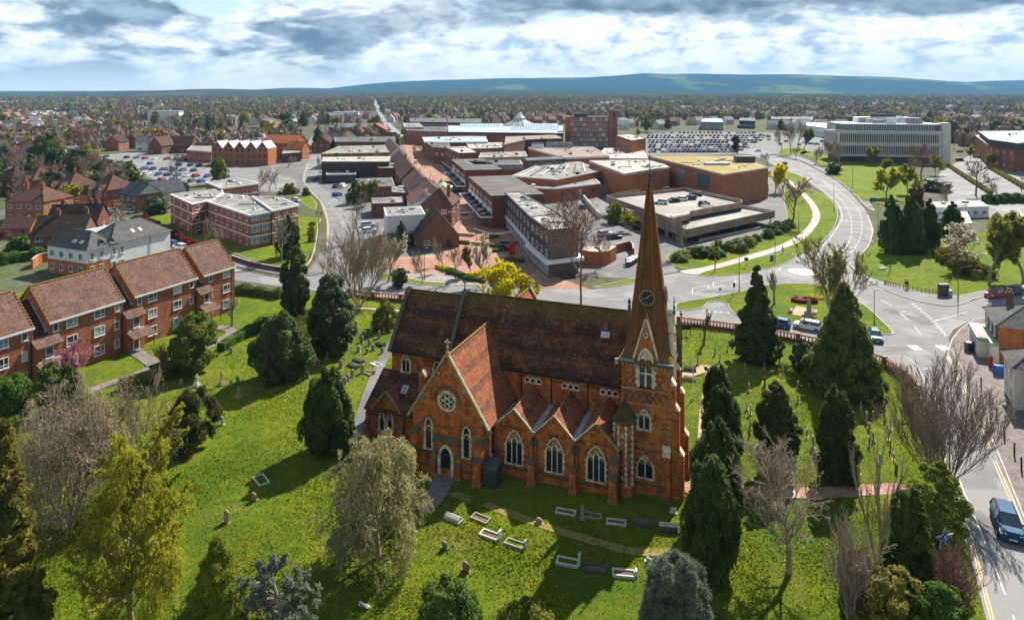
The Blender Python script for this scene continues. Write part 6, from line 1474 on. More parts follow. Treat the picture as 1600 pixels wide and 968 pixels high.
def seg_mesh(name,S,mat,sides=3):
 n=len(S);p0=np.array([s[0][:]for s in S]);p1=np.array([s[1][:]for s in S]);ra=np.array([s[2]for s in S])[:,None];rb=np.array([s[3]for s in S])[:,None]
 d=p1-p0;d/=np.linalg.norm(d,axis=1)[:,None]+1e-9
 ref=np.where(np.abs(d[:,2:3])>.9,np.array([[1.,0,0]]),np.array([[0,0,1.]]));u=np.cross(d,ref);u/=np.linalg.norm(u,axis=1)[:,None]+1e-9;w=np.cross(d,u)
 V=[]
 for p,r in((p0,ra),(p1+d*ra*.3,rb)):
  for k in range(sides):a=2*math.pi*k/sides;V.append(p+(u*math.cos(a)+w*math.sin(a))*r)
 V=np.stack(V,1).reshape(-1,3);b=(np.arange(n)*2*sides)[:,None];Fc=[]
 for k in range(sides):k2=(k+1)%sides;Fc.append(np.concatenate([b+k,b+k2,b+sides+k2,b+sides+k],1))
 return np_mesh(name,V,np.concatenate(Fc),[mat])
def fit(S,w,h,z=0):
 xs=sorted(abs(c)for s in S for c in(s[1].x,s[1].y));zs=sorted(s[1].z for s in S);sx=(w/2)/(xs[int(len(xs)*.985)]);sz=h/zs[int(len(zs)*.995)]
 rs=(sx+sz)/2
 sc_=lambda p:Vector((p.x*sx,p.y*sx,p.z*sz))
 return[(sc_(a),sc_(b),ra,rb,l)for a,b,ra,rb,l in S]
def px_size(px,py,top,wpx):
 b=P(px,py);D=b.y;return b,(py-top)/F*D,wpx/F*D
def put(o,b,rz=None):o.location=(b.x,b.y,0);o.rotation_euler=(0,0,rz if rz is not None else 0);return o
def evergreen(name,label,px,py,top,wpx,prof,mat,n=14000,leaf=.26,seed=1,elong=1.0,up=0.0,trunk=.0,clumps=150,rc=.16,core=.66,squash=.8,group=None,bark=BARK,cat='tree'):
 b,h,w=px_size(px,py,top,wpx);t=thing(name,label,cat,(b.x,b.y,0),0,group)
 z0=h*trunk;m=MB();m.tube((0,0,-.2),(0,0,h*.6),.025*h+.05,.05,bark,8);m.build('trunk',t)
 link('crown',crown('crown',w,h-z0,z0,prof,n,leaf,mat,seed,clumps,rc,elong,up,core,squash=squash),t);return t
def baretree(name,label,px,py,top,wpx,seed,mat=BARKG,leaf=None,nleaf=0,lsize=.14,group=None,tw=.018,cat='tree',shell=None,**k):
 b,h,w=px_size(px,py,top,wpx);t=thing(name,label,cat,(b.x,b.y,0),0,group);S=fit(bare(seed,**k),w,h)
 big=[s for s in S if s[4]<=1];tws=[(a,c,max(ra,tw),max(rb,tw*.75),l)for a,c,ra,rb,l in S if s_ok(a)and l>1]
 link('trunk',seg_mesh('trunk',big,mat,6),t);link('crown',seg_mesh('crown',tws,mat,3),t)
 if leaf:
  rng=np.random.default_rng(seed);cand=[s for s in S if s[4]>=2];ix=rng.integers(0,len(cand),nleaf);p0=np.array([cand[i][0][:]for i in ix]);p1=np.array([cand[i][1][:]for i in ix])
  c=p0+(p1-p0)*rng.uniform(0,1.1,(nleaf,1))+rng.normal(0,.07,(nleaf,3));V=leaf_tris(c,rng.normal(0,1,(nleaf,3)),lsize,rng)
  link('foliage',np_mesh('foliage',V,np.arange(len(V)).reshape(-1,3),[leaf]),t)
 if shell:
  pr_,n_,lf_,mt_,z_=shell;link('twig_haze',crown('twig_haze',w,h*(1-z_),h*z_,pr_,n_,lf_,mt_,seed+3,110,.13,2.6,1.2,0),t)
 return t
def s_ok(a):return True
# --- churchyard evergreens
evergreen('yew_tree','dark egg-shaped clipped yew standing left of the church vestry',512,706,578,74,'flame',L_YEW,26000,.24,3,1.7,1.6,0.02,170,.15)
evergreen('young_yew','small spiky dark yew with loose branches on the open grass at the left',302,698,607,80,'dome',L_YEWB,7000,.26,4,3.2,.3,.12,50,.15,core=.25)
evergreen('holly_tree','large glossy dark holly tree left of the chancel',517,552,427,80,'egg',L_HOLLY,22000,.30,5,1,0,.02,170,.15)
evergreen('ivy_clad_tree','tall narrow evergreen between the holly and the flats lawn',461,497,383,48,'egg',L_CONI,12000,.30,6,1,.3,.05,110,.17,core=.6)
evergreen('spreading_yew','broad olive-green yew in the churchyard left of the holly',440,592,490,90,'egg',L_CONI,18000,.30,7,1.3,.5,.02,120,.17,core=.7)
evergreen('tall_conifer','tall dark conifer nearest the roundabout, left of the bigger one',1183,563,409,74,'bell',L_CONI,30000,.30,8,1,.2,.02,260,.11)
evergreen('broad_conifer','huge broad olive conifer beside the curved churchyard wall',1320,612,440,124,'bell',L_CONO,44000,.32,9,1.1,.3,.0,320,.11)
evergreen('bronze_conifer','dark bronze cone-shaped cypress, left one of the pair right of the yew row',1213,742,594,68,'column',L_YEWB,26000,.25,10,1.1,.3,.03,230,.11)
evergreen('bronze_conifer','dark bronze cone-shaped cypress, right one of the pair beside the brick path',1308,752,600,68,'column',L_YEWB,26000,.25,11,1.1,.3,.03,230,.11)
for(a,b_,c_,d_,sd_,lb)in((1122,688,573,54,12,'farthest'),(1128,752,612,64,13,'third from the front'),(1120,820,664,80,14,'second from the front'),(1111,902,720,84,15,'nearest')):
 evergreen('irish_yew','dark upright irish yew, %s of the row right of the tower'%lb,a,b_,c_,d_,'flame',L_YEW,22000,.20,sd_,2.0,2.2,.0,150,.15,group='row of upright yews beside the tower')
evergreen('round_bush','small grey-green rounded tree in front of the balustrade wall',1254,584,528,34,'egg',L_HOLLY,5000,.24,16,1,0,.1,50,.18)
evergreen('blue_spruce','silvery blue conifer cut by the bottom edge right of the graves',1055,1010,868,132,'dome',L_SPRUCE,52000,.15,17,3.4,.3,.0,420,.075,core=.55)
evergreen('dark_shrub','dark green domed shrub at the bottom edge in front of the church',700,1010,905,118,'dome',L_IVY,16000,.16,18,1,0,.0,130,.14)
evergreen('olive_shrub','low olive shrub at the bottom edge right of the dark dome',820,1010,945,110,'dome',L_OLIVE,5000,.17,19,1,0,.0,60,.16,core=.0)
evergreen('golden_cypress','golden green feathery conifer at the bottom left',340,1030,836,155,'cone',L_THUJA,42000,.19,20,3.0,.2,.0,300,.09,core=.5,squash=.5)
evergreen('bronze_conifer','tall bronze-green conifer filling the left edge',5,1060,640,150,'bell',L_BRONZE,40000,.26,21,1.4,.1,.0,300,.10)
evergreen('dark_laurel','dark clipped shrub at the left edge below the flats',12,648,585,84,'dome',L_HEDGE,12000,.2,22,1,0,.0,70,.18)
evergreen('round_tree','round light green leafy tree in front of the flats',304,582,487,82,'egg',L_GREEN,17000,.24,23,1,0,.1,130,.14,core=.55)
evergreen('ivy_covered_tree','ivy-covered tree stump, left of two in front of the flats',76,652,560,40,'column',L_IVY,7000,.2,24,1,0,.0,60,.22,group='ivy covered stumps')
evergreen('ivy_covered_tree','ivy-covered tree stump, right of two beside the pink blossom',108,645,562,36,'column',L_IVY,7000,.2,25,1,0,.0,60,.22,group='ivy covered stumps')
evergreen('forsythia','golden yellow bush against the east end of the church',600,515,468,46,'egg',L_OLIVE,5000,.22,26,1,0,.0,40,.2,core=.4)
# bottom right thicket
evergreen('ivy_clad_tree','dark ivy-covered tree in the thicket beside the road',1420,960,752,78,'column',L_IVY,18000,.2,27,1,.3,.0,110,.16)
evergreen('roadside_shrub','yellow-green leafy shrub leaning over the road edge',1466,870,720,100,'egg',L_GREEN,9000,.2,28,1,0,.15,75,.13,core=.0)
evergreen('ivy_clad_tree','dark green ivy-covered trunk left part of the roadside thicket',1345,985,850,80,'egg',L_IVY,9000,.2,29,1,0,.0,70,.17,core=.6)
evergreen('brown_shrub','brownish twiggy shrub at the bottom of the roadside thicket',1400,1050,890,130,'dome',L_BRONZE,12000,.17,30,1.3,0,.0,110,.15,core=.4)
evergreen('dark_holly','dark holly bush at the bottom right beside the pavement',1470,1060,905,110,'dome',L_HEDGE,14000,.18,31,1,0,.0,110,.15,core=.6)
# --- bare trees
baretree('bare_tree','bare spreading tree with pale trunk on the grass right of the yew row',1233,897,702,158,41,BARKL,levels=(1,18,8,6,4),spread=1.05,upb=.22,start=.22,ratio=.55,tw=.015)
baretree('many_stemmed_tree','huge bare many-stemmed tree beside the right hand road',1474,770,556,180,42,BARKG,levels=(1,11,7,5),spread=.5,upb=.45,multi=18,fan=.95,start=.15,ratio=.5,r0=.11,curve=.16,tw=.017,leaf=L_DEAD,nleaf=900)
baretree('bare_tree','big bare brown tree behind the church roof beside the grey clad shops',908,474,300,120,43,BARKR,levels=(1,10,7,5,4),spread=.85,upb=.4,start=.3,tw=.035)
baretree('bare_tree','large pale bare tree with several stems left of the chancel',560,480,350,128,44,BARKL,levels=(1,11,7,6),spread=.6,upb=.45,multi=8,fan=.85,start=.2,tw=.026)
baretree('birch_tree','young birch covered with yellow-green spring leaves at the lower left',205,985,678,172,45,BARKL,L_YG,32000,.14,levels=(1,34,8,5),spread=.95,upb=.45,start=.06,ratio=.36,tw=.014,shell=('egg',15000,.14,L_YG,.04))
baretree('weeping_tree','weeping tree with a dome of fine hanging tan twigs in front of the church',592,872,682,166,46,BARKL,L_WILLOW,9000,.13,levels=(1,22,9,7,3),spread=1.15,upb=.1,start=.10,droop=.75,ratio=.5,tw=.015,shell=('dome',12000,.16,L_WILLOW,.08))
baretree('bare_thicket','tangle of grey bare branches at the left below the flats',105,830,610,200,47,BARKL,L_DEAD,5000,.12,levels=(1,9,7,6,3),spread=1.0,upb=.15,multi=7,fan=1.1,start=.1,curve=.2,tw=.016,shell=('spread',7000,.16,L_DEAD,.1))
baretree('bare_thicket','smaller grey bare tree between the ivy stumps and the birch',190,790,600,150,48,BARKG,L_DEAD,2600,.12,levels=(1,9,7,5),spread=.9,upb=.2,multi=3,fan=.6,start=.15,tw=.018)
baretree('pale_sapling','thin pale upright sapling clump right of the brick path',1372,880,655,90,49,BARKL,levels=(1,12,6,4),spread=.5,upb=.7,multi=3,fan=.25,start=.12,ratio=.38,tw=.015)
baretree('bare_tree','leafing pale tree behind the broad conifer',1316,545,378,104,50,BARKL,L_OLIVE,4500,.22,levels=(1,10,6,5,3),spread=.6,upb=.6,multi=2,fan=.3,start=.3,tw=.028)
baretree('bare_tree','small bare sapling on the memorial green',1210,476,420,26,51,BARKG,levels=(1,10,5,4),spread=.6,upb=.4,start=.3,tw=.03)
baretree('bare_tree','small bare sapling behind the churchyard notice board',1099,540,482,26,52,BARKR,levels=(1,10,6,4),spread=.6,upb=.4,start=.3,tw=.02)
baretree('bare_thicket','tan bare twigs in the roadside thicket',1330,1010,790,100,53,BARKL,levels=(1,9,6,5),spread=.7,upb=.3,multi=4,fan=.5,start=.15,tw=.015)
baretree('bare_thicket','purple-brown bare shrub beside the pavement at the bottom right',1505,1000,850,90,54,BARKR,levels=(1,9,6,4),spread=.7,upb=.3,multi=5,fan=.7,start=.15,tw=.014)
baretree('grey_spruce','sparse grey-blue spruce at the bottom edge left of centre',445,1040,868,120,55,BARKG,L_SPRUCE,12000,.14,levels=(1,26,8,4),spread=1.5,upb=-.1,start=.1,ratio=.4,tw=.02)
baretree('pink_cherry','small cherry tree in pink blossom in front of the flats',118,618,532,62,56,BARKR,L_PINK,4500,.13,levels=(1,10,6,5),spread=.8,upb=.4,start=.2,tw=.016)
baretree('bare_sapling','bare brown sapling by the flats entrance path',258,592,534,36,57,BARKR,L_OLIVE,700,.14,levels=(1,10,6,4),spread=.7,upb=.4,start=.25,tw=.018)
baretree('bare_sapling','thin leaning bare sapling at the right end of the flats',362,512,462,26,58,BARKG,levels=(1,9,5,4),spread=.7,upb=.4,start=.3,tw=.02)
baretree('white_blossom_tree','tree in creamy white blossom behind the pale bare tree',607,440,366,56,59,BARKL,L_WHITE,5000,.22,levels=(1,10,6,5),spread=.7,upb=.4,start=.2,tw=.03)
t=baretree('yellow_tree','brilliant yellow blossoming tree just behind the nave roof',785,486,411,96,60,BARKL,L_YELLOW,24000,.24,levels=(1,12,7,5),spread=.9,upb=.3,start=.15,multi=3,fan=.5,tw=.03)
# --- prototypes for trees of the town
PRO={}
def proto(kind):
 if kind in PRO:return PRO[kind]
 s=abs(hash(kind))%1000 if 0 else sum(map(ord,kind))
 def bt(lv,mat,leaf=None,nl=0,ls=.3,tw=.05,**k):
  S=fit(bare(s,levels=lv,**k),8,10);tr=seg_mesh('trunk',[q for q in S if q[4]<=1],mat,5);cr=seg_mesh('crown',[(a,b,max(c,tw),max(d,tw*.8),l)for a,b,c,d,l in S if l>1],mat,3);lm=None
  if leaf:
   rng=np.random.default_rng(s);cand=[q for q in S if q[4]>=2];ix=rng.integers(0,len(cand),nl);p0=np.array([cand[i][0][:]for i in ix]);p1=np.array([cand[i][1][:]for i in ix]);c=p0+(p1-p0)*rng.uniform(0,1.1,(nl,1))+rng.normal(0,.15,(nl,3))
   V=leaf_tris(c,rng.normal(0,1,(nl,3)),ls,rng);lm=np_mesh('foliage',V,np.arange(len(V)).reshape(-1,3),[leaf])
  return(tr,cr,lm)
 def ev(prof,mat,n=2600,leaf=.5,core=.7,z0=.6,bark=BARK,rc=.18,elong=1.0):
  m=MB();m.tube((0,0,-.3),(0,0,5),.28,.1,bark,6);tr=m.mesh('trunk');return(tr,crown('crown',8,10-z0,z0,prof,n,leaf,mat,s,60,rc,elong,0,core),None)
 PRO[kind]={'bare':lambda:bt((1,9,6,5),BARKG,spread=.75,upb=.4),'bare2':lambda:bt((1,10,6,5),BARKR,spread=.85,upb=.3),'oak':lambda:bt((1,8,6,5),BARK,spread=1.0,upb=.2,start=.22,tw=.06),'upright':lambda:bt((1,14,6,4),BARKG,spread=.45,upb=.7,start=.15,ratio=.4),'olive':lambda:bt((1,9,6,5),BARKG,L_OLIVE,2600,.5,spread=.75,upb=.4,start=.2),'yellow':lambda:bt((1,9,6,5),BARKG,L_YELLOW,3600,.55,spread=.8,upb=.3,start=.12),'yg':lambda:bt((1,9,6,5),BARKG,L_YG,3200,.5,spread=.75,upb=.4,start=.15),'pink':lambda:bt((1,9,6,5),BARKR,L_WHITE,1800,.4,spread=.8,upb=.3,start=.15),'rust':lambda:bt((1,9,6,5),BARKR,leafmat('rust_leaf',(.20,.085,.03),(.13,.06,.03)),2200,.5,spread=.75,upb=.35,start=.15),'conifer':lambda:ev('cone',L_CONI,3400,.45,.75),'cedar':lambda:ev('egg',L_CONI,3200,.5,.7),'green':lambda:ev('egg',L_GREEN,3200,.45,.55,1.0),'dgreen':lambda:ev('dome',L_DGREEN,3000,.5,.75,.1),'bush':lambda:ev('dome',L_HEDGE,2400,.55,.8,.0),'ybush':lambda:ev('dome',L_OLIVE,2400,.5,.7,.0),'dark':lambda:ev('bell',L_YEW,3400,.5,.8,.2),'cypress':lambda:ev('column',L_CONI,3000,.5,.8,.2),'bushy':lambda:ev('spread',L_HOLLY,3000,.5,.7,.4)}[kind]()
 return PRO[kind]
TT0=[('bare','bare street tree halfway down the precinct',707,352,326,18),('bare2','small bare tree beside the bandstand',676,300,280,14),('bare','bare tree by the steps of the white fascia link',925,256,236,20),('bare2','bare tree in the yard beside the orange service wall',938,420,360,40),('bare','bare tree at the near end of the right car park',1482,330,286,30),('bare','bare tree between the north road and the black clad hall',500,268,244,14),('bare2','bare tree among gardens behind the hipped house',66,300,256,34),('bare','bare tree at the far left behind the red cottage',20,340,300,36),('bare','bare tree in the garden left of the white house',98,392,344,34),('bare','bare tree behind the terrace, between it and the red hedge',318,392,340,30)]
TCAT={'bush':'bush','ybush':'bush'}
def town_tree(kind,label,px,py,top,wpx,group=None,at=None,hw=None,name=None):
 if at is None:b,h,w=px_size(px,py,top,wpx)
 else:b=Vector((at[0],at[1],0));h,w=hw
 nm=name or{'bare':'bare_tree','bare2':'bare_tree','oak':'oak_tree','upright':'bare_tree','olive':'leafing_tree','yellow':'yellow_tree','yg':'leafing_tree','pink':'blossom_tree','rust':'rust_leaved_tree','conifer':'conifer','cedar':'cedar_tree','green':'leafy_tree','dgreen':'leafy_tree','bush':'bush','ybush':'bush','dark':'dark_conifer','cypress':'cypress','bushy':'evergreen_tree'}[kind]
 t=thing(nm,label,TCAT.get(kind,'tree'),(b.x,b.y,0),rnd.random()*6.28,group);tr,cr,lm=proto(kind);sx,sz=w/8,h/10
 for n_,me in(('trunk',tr),('crown',cr),('foliage',lm)):
  if me:o=link(n_,me,t);o.scale=(sx,sx,sz)
 return t
TT=[('dark','leftmost dark conifer of the clump beyond the small roundabout',1395,395,300,46),('dark','tallest dark conifer in the middle of the clump beyond the small roundabout',1425,396,290,44),('dark','dark conifer at the right of the clump beyond the small roundabout',1452,388,306,42),('dark','dark conifer standing slightly apart by the white bungalow',1488,372,312,44),('rust','reddish-brown tree rising behind the dark conifer clump',1440,350,292,40),('pink','pale blossoming tree right of the dark conifer clump',1492,420,350,62),('olive','big olive-green tree at the right, left one of two',1545,446,334,92),('olive','big olive-green tree at the right edge',1600,440,338,80),('yg','golden leafing tree in front of the long pale office, nearest the bend',1385,308,262,44),('yg','tall golden leafing tree in front of the long pale office',1418,304,258,34),('yg','yellow-green small tree close to the office wall',1362,258,228,22),('olive','leafing tree beside the golden ones before the office',1378,272,248,28),('yg','yellow-green tree at the right part of the office front',1462,274,242,22),('bare2','bare tree with reddish twigs in front of the right half of the office',1440,284,222,44),('bare','bare tree beside the golden trees before the office',1425,276,244,30),('bare','bare tree at the left corner of the office',1312,262,222,30),('bare2','bare tree left of the office wall near the low white building',1300,258,218,30),('bare','bare tree on the green left of the office',1275,257,228,22),('oak','large bare oak in the car park right of the office',1525,306,250,50),('bare','small bare tree in the right car park',1560,312,284,22),('bare','bare tree at the right edge beyond the car park',1596,300,268,26),('yg','small yellow-green tree by the brick flats at the right',1547,262,240,20),('yg','yellow-green tree in front of the right hand brick flats',1586,258,232,24),('yg','slim leafing tree left of the right hand brick flats',1516,252,226,16),('yellow','vivid yellow blossoming tree at the corner of the mossy roofed hall',1212,300,256,34),('bare2','bare pinkish tree on the bank beside the curved footpath',1237,352,276,58),('bare','bare tree standing in front of the parking deck',1068,404,340,44),('yg','yellow-green bush against the parking deck',985,362,330,30),('ybush','olive bush at the left end of the parking deck',963,348,316,34),('bare','bare grey tree above the mossy hall near the car park',1200,258,238,26),('rust','rust brown leaved tree at the corner of the big car park',1152,244,212,24),('bare','bare tree left of a group near the top of the bend',1222,240,198,26),('bare2','bare tree in the middle of a group near the top of the bend',1236,242,194,28),('olive','leafing tree right of the group near the top of the bend',1256,236,200,26),('bare','bare tree behind the group near the top of the bend',1247,232,190,28),('bare2','small tree near the top of the curved road',1243,248,230,16),('bare','small bare street tree beside the upper pavement',1275,256,232,14),('dark','bushy dark conifer in front of the banded flats',452,402,332,46),('bare','bare tree before the dark conifer at the banded flats',440,412,340,52),('bare','small bare tree at the corner of the banded flats',352,392,354,36),('conifer','dark conifer tree beside the north road',556,318,278,36),('upright','tall ivy-wrapped bare tree beside the north road',563,378,300,40),('conifer','bluish conifer in front of the white walled shop block',627,388,342,32),('green','bright green leafy tree behind the banded flats',341,288,244,28),('oak','dark bare oak in the left car park',277,290,238,34),('cedar','large dark cedar left of the car park',72,272,208,52),('bare','tall bare tree right of the cedar',104,270,196,40),('bare2','brown bare tree behind the cedar and the semis',132,262,192,44),('bare','bare tree beside the left car park edge',152,262,214,34),('bushy','grey evergreen tree left of the car park',126,268,232,40),('dgreen','dark bush left of the car park behind the semis',136,284,252,42),('olive','olive bush behind the bay fronted semis',175,282,256,34),('dgreen','dark yew bush beside the car park hedge',200,292,256,40),('pink','white blossoming bush between two of the semis',138,290,266,22),('bushy','dark green bushy tree beside the cream gabled house',244,335,308,40),('bare','tangled bare shrub in the yard behind the white house',200,360,326,54),('bare','bare tree in front of the slate-roofed brick house',175,345,314,40),('ybush','yellow-green bush in the gardens on the left',58,364,334,26),('dgreen','dark green shrub in the left garden',30,392,366,40),('rust','orange-brown shrub at the left edge',8,376,358,22),('bare2','slender reddish tree on the precinct garden, left',712,440,384,28),('pink','pinkish weeping tree on the precinct garden',752,444,366,30),('olive','small leafing tree on the precinct garden',736,430,384,28),('bare','bare small tree in front of the steep gabled shop',692,424,376,28),('bare','bare small tree by the garden paving',660,444,390,34),('bare','bare street tree left of the garden paving',686,416,370,26),('bushy','round twiggy bush at the corner of the garden paving',624,448,420,30),('yg','yellow leafing tree above the far shops',673,198,176,26),('bare','round bare street tree in the precinct',652,246,226,18),('conifer','dark conifer beside the gabled shop at the end of the north road',497,226,194,22),('yg','yellow-green bush beside the gabled shop at the north road',510,224,208,14),('bushy','grey evergreen right of the red brick offices',445,202,176,34),('green','green bush beside the gabled shop near the car park',482,238,226,18),('bare2','pinkish bare tree in front of the brown roofed store',966,252,228,30),('yg','small yellow-green tree by the annexe of the office slab',998,215,200,9),('green','bright green tree behind the annexe of the office slab',1010,206,178,22),('cypress','dark cypress among houses right of the office slab',1021,190,176,9),('bare','large bare tree beyond the big car park',1044,202,172,34),('upright','tall bare ivy tree left of the north road',420,300,262,26),('upright','second tall bare ivy tree left of the north road',432,296,262,22),('bare','bare tree group left of the north road',405,306,264,30),('bare','bare tree at the edge of the left car park near the road',450,262,244,26),('ybush','yellow flowering bush beside the north road',452,302,286,30),('dgreen','green bush at the bend of the north road',478,306,292,14),('dgreen','clipped dark bush on the small lawn by the banded flats',488,352,346,12),('ybush','yellow bush on the lawn by the banded flats',487,366,352,14),('ybush','orange-yellow bush on the lawn near the north road',487,378,362,14),('bushy','dark bush beside the curved pavement below the office',1303,272,254,26),('bushy','low dark shrubs between the golden trees and the right car park',1462,298,280,50),('yg','yellow leafing tree at the far left edge',4,252,222,22),]
for q in TT+TT0:town_tree(q[0],q[1],*q[2:])
# --- hedges
def hedge(name,label,pl,h,w,mat,n=None,leaf=.2,cat='hedge',z0=0.0,seed=1):
 pts=smooth_line(GP(pl),4);c=sum(pts,Vector())/len(pts);t=thing(name,label,cat,(c.x,c.y,0));pts=[p-c for p in pts]
 m=MB();ribbon_pts(m,pts,w*(.8 if w<3 else .4),0,h*(.88 if w<3 else .6),mat);m.build('core',t,fix=False)
 L=sum((b-a).length for a,b in zip(pts[:-1],pts[1:]));n=n or int(L*(w+2*h)*38);rng=np.random.default_rng(seed+int(pl[0][0]))
 A=np.array([p[:]for p in pts[:-1]]);B=np.array([p[:]for p in pts[1:]]);ln=np.linalg.norm(B-A,axis=1);ix=rng.choice(len(ln),n,p=ln/ln.sum());u=rng.uniform(0,1,(n,1));c0=A[ix]+(B[ix]-A[ix])*u
 d=(B-A)/ln[:,None];nn=np.stack([-d[:,1],d[:,0],0*d[:,0]],1)[ix];a=rng.uniform(-.2,np.pi+.2,n);lum=1+.16*np.sin(c0[:,0]*1.7)+.12*np.sin(c0[:,1]*2.3)
 out=nn*np.cos(a)[:,None]*(w/2)+np.stack([0*a,0*a,np.clip(np.sin(a)*h*.55+h*.45,.05,9)],1);se=np.abs(np.cos(a))>.8;z=rng.uniform(.05,h*.8,n);out[se,2]=z[se]
 pos=c0+out*lum[:,None];nr=nn*np.cos(a)[:,None]+np.array([0,0,1.])*np.sin(a)[:,None];V=leaf_tris(pos,nr,leaf,rng)
 link('foliage',np_mesh('foliage',V,np.arange(len(V)).reshape(-1,3),[mat]),t);return t
hedge('ivy_hedge','dark ivy hedge between the flats path and the churchyard, upper length',[(345,550),(370,534),(400,518),(425,508)],1.5,1.5,L_HEDGE)
hedge('scrub_hedge','brownish overgrown hedge along the flats path above the churchyard grass',[(190,612),(215,604),(240,596),(275,580),(300,570)],1.6,2.4,L_BRONZE)
hedge('road_hedge','clipped green hedge along the road behind the flats lawn',[(366,458),(400,461),(440,466)],1.6,1.8,L_HEDGE)
hedge('red_hedge','long dark red hedge beside the banded flats',[(224,345),(245,356),(270,370),(300,387),(325,398)],1.6,1.5,L_RED,leaf=.3)
hedge('garden_hedge','dark hedge behind the terrace garden on the left',[(0,414),(30,408),(60,404),(100,396)],2.2,2.5,L_HEDGE,leaf=.3)
hedge('garden_hedge','hedge between the semis and the left car park',[(205,290),(235,295),(265,302),(290,300)],3,4,L_HEDGE,leaf=.5)
hedge('car_park_hedge','hedge strip in the middle of the right car park',[(1485,262),(1515,282),(1548,303)],1.2,1.6,L_OLIVE,leaf=.4)
hedge('car_park_hedge','hedge strip nearest the brick flats in the right car park',[(1545,262),(1580,282),(1610,300)],1.2,2.0,L_OLIVE,leaf=.4)
hedge('evergreen_hedge','dark hedge right of the white bungalow',[(1545,318),(1570,316),(1600,316)],2.4,4,L_HEDGE,leaf=.5)
rb=random.Random(4);bank=[P(*q)for q in((1048,408),(1080,412),(1130,402),(1180,388),(1215,372),(1238,352),(1215,352),(1190,366),(1150,380),(1100,390),(1055,398))];bpl=[(p.x,p.y)for p in bank];xs_=[p[0]for p in bpl];ys_=[p[1]for p in bpl]
for i in range(200):
 x_,y_=rb.uniform(min(xs_),max(xs_)),rb.uniform(min(ys_),max(ys_))
 if inpoly(x_,y_,bpl):town_tree(rb.choice(('dgreen','ybush','bush','dgreen')),'low rounded shrub on the bank between the parking deck and the curved footpath',0,0,0,0,'shrubs on the bank below the deck',at=(x_,y_),hw=(rb.uniform(1.2,2.6),rb.uniform(2.6,5)))
hedge('fence_hedge','scrubby bushes at the corner of the park beside the olive trees',[(1478,400),(1500,415),(1528,436)],2.2,6,L_BRONZE,leaf=.35)
hedge('yellow_border','low clipped yellow hedge in the precinct garden',[(728,432),(745,430),(752,428)],.8,1.2,L_YELLOW,leaf=.3)
hedge('yellow_border','clipped yellow block of hedge at the left of the precinct garden',[(684,418),(692,421),(700,424)],.8,1.6,L_YELLOW,leaf=.3)
hedge('memorial_border','dark red and purple planting bed behind the war memorial',[(1240,470),(1255,473),(1272,472)],.8,2.2,L_RED,leaf=.25)
hedge('memorial_border','yellow flowering strip behind the war memorial',[(1262,464),(1275,466),(1285,469)],.5,1.4,L_YELLOW,leaf=.25)
hedge('leafy_border','green border hedge around the precinct garden beds',[(700,426),(715,430),(735,438),(760,440)],.9,1.6,L_DGREEN,leaf=.3)
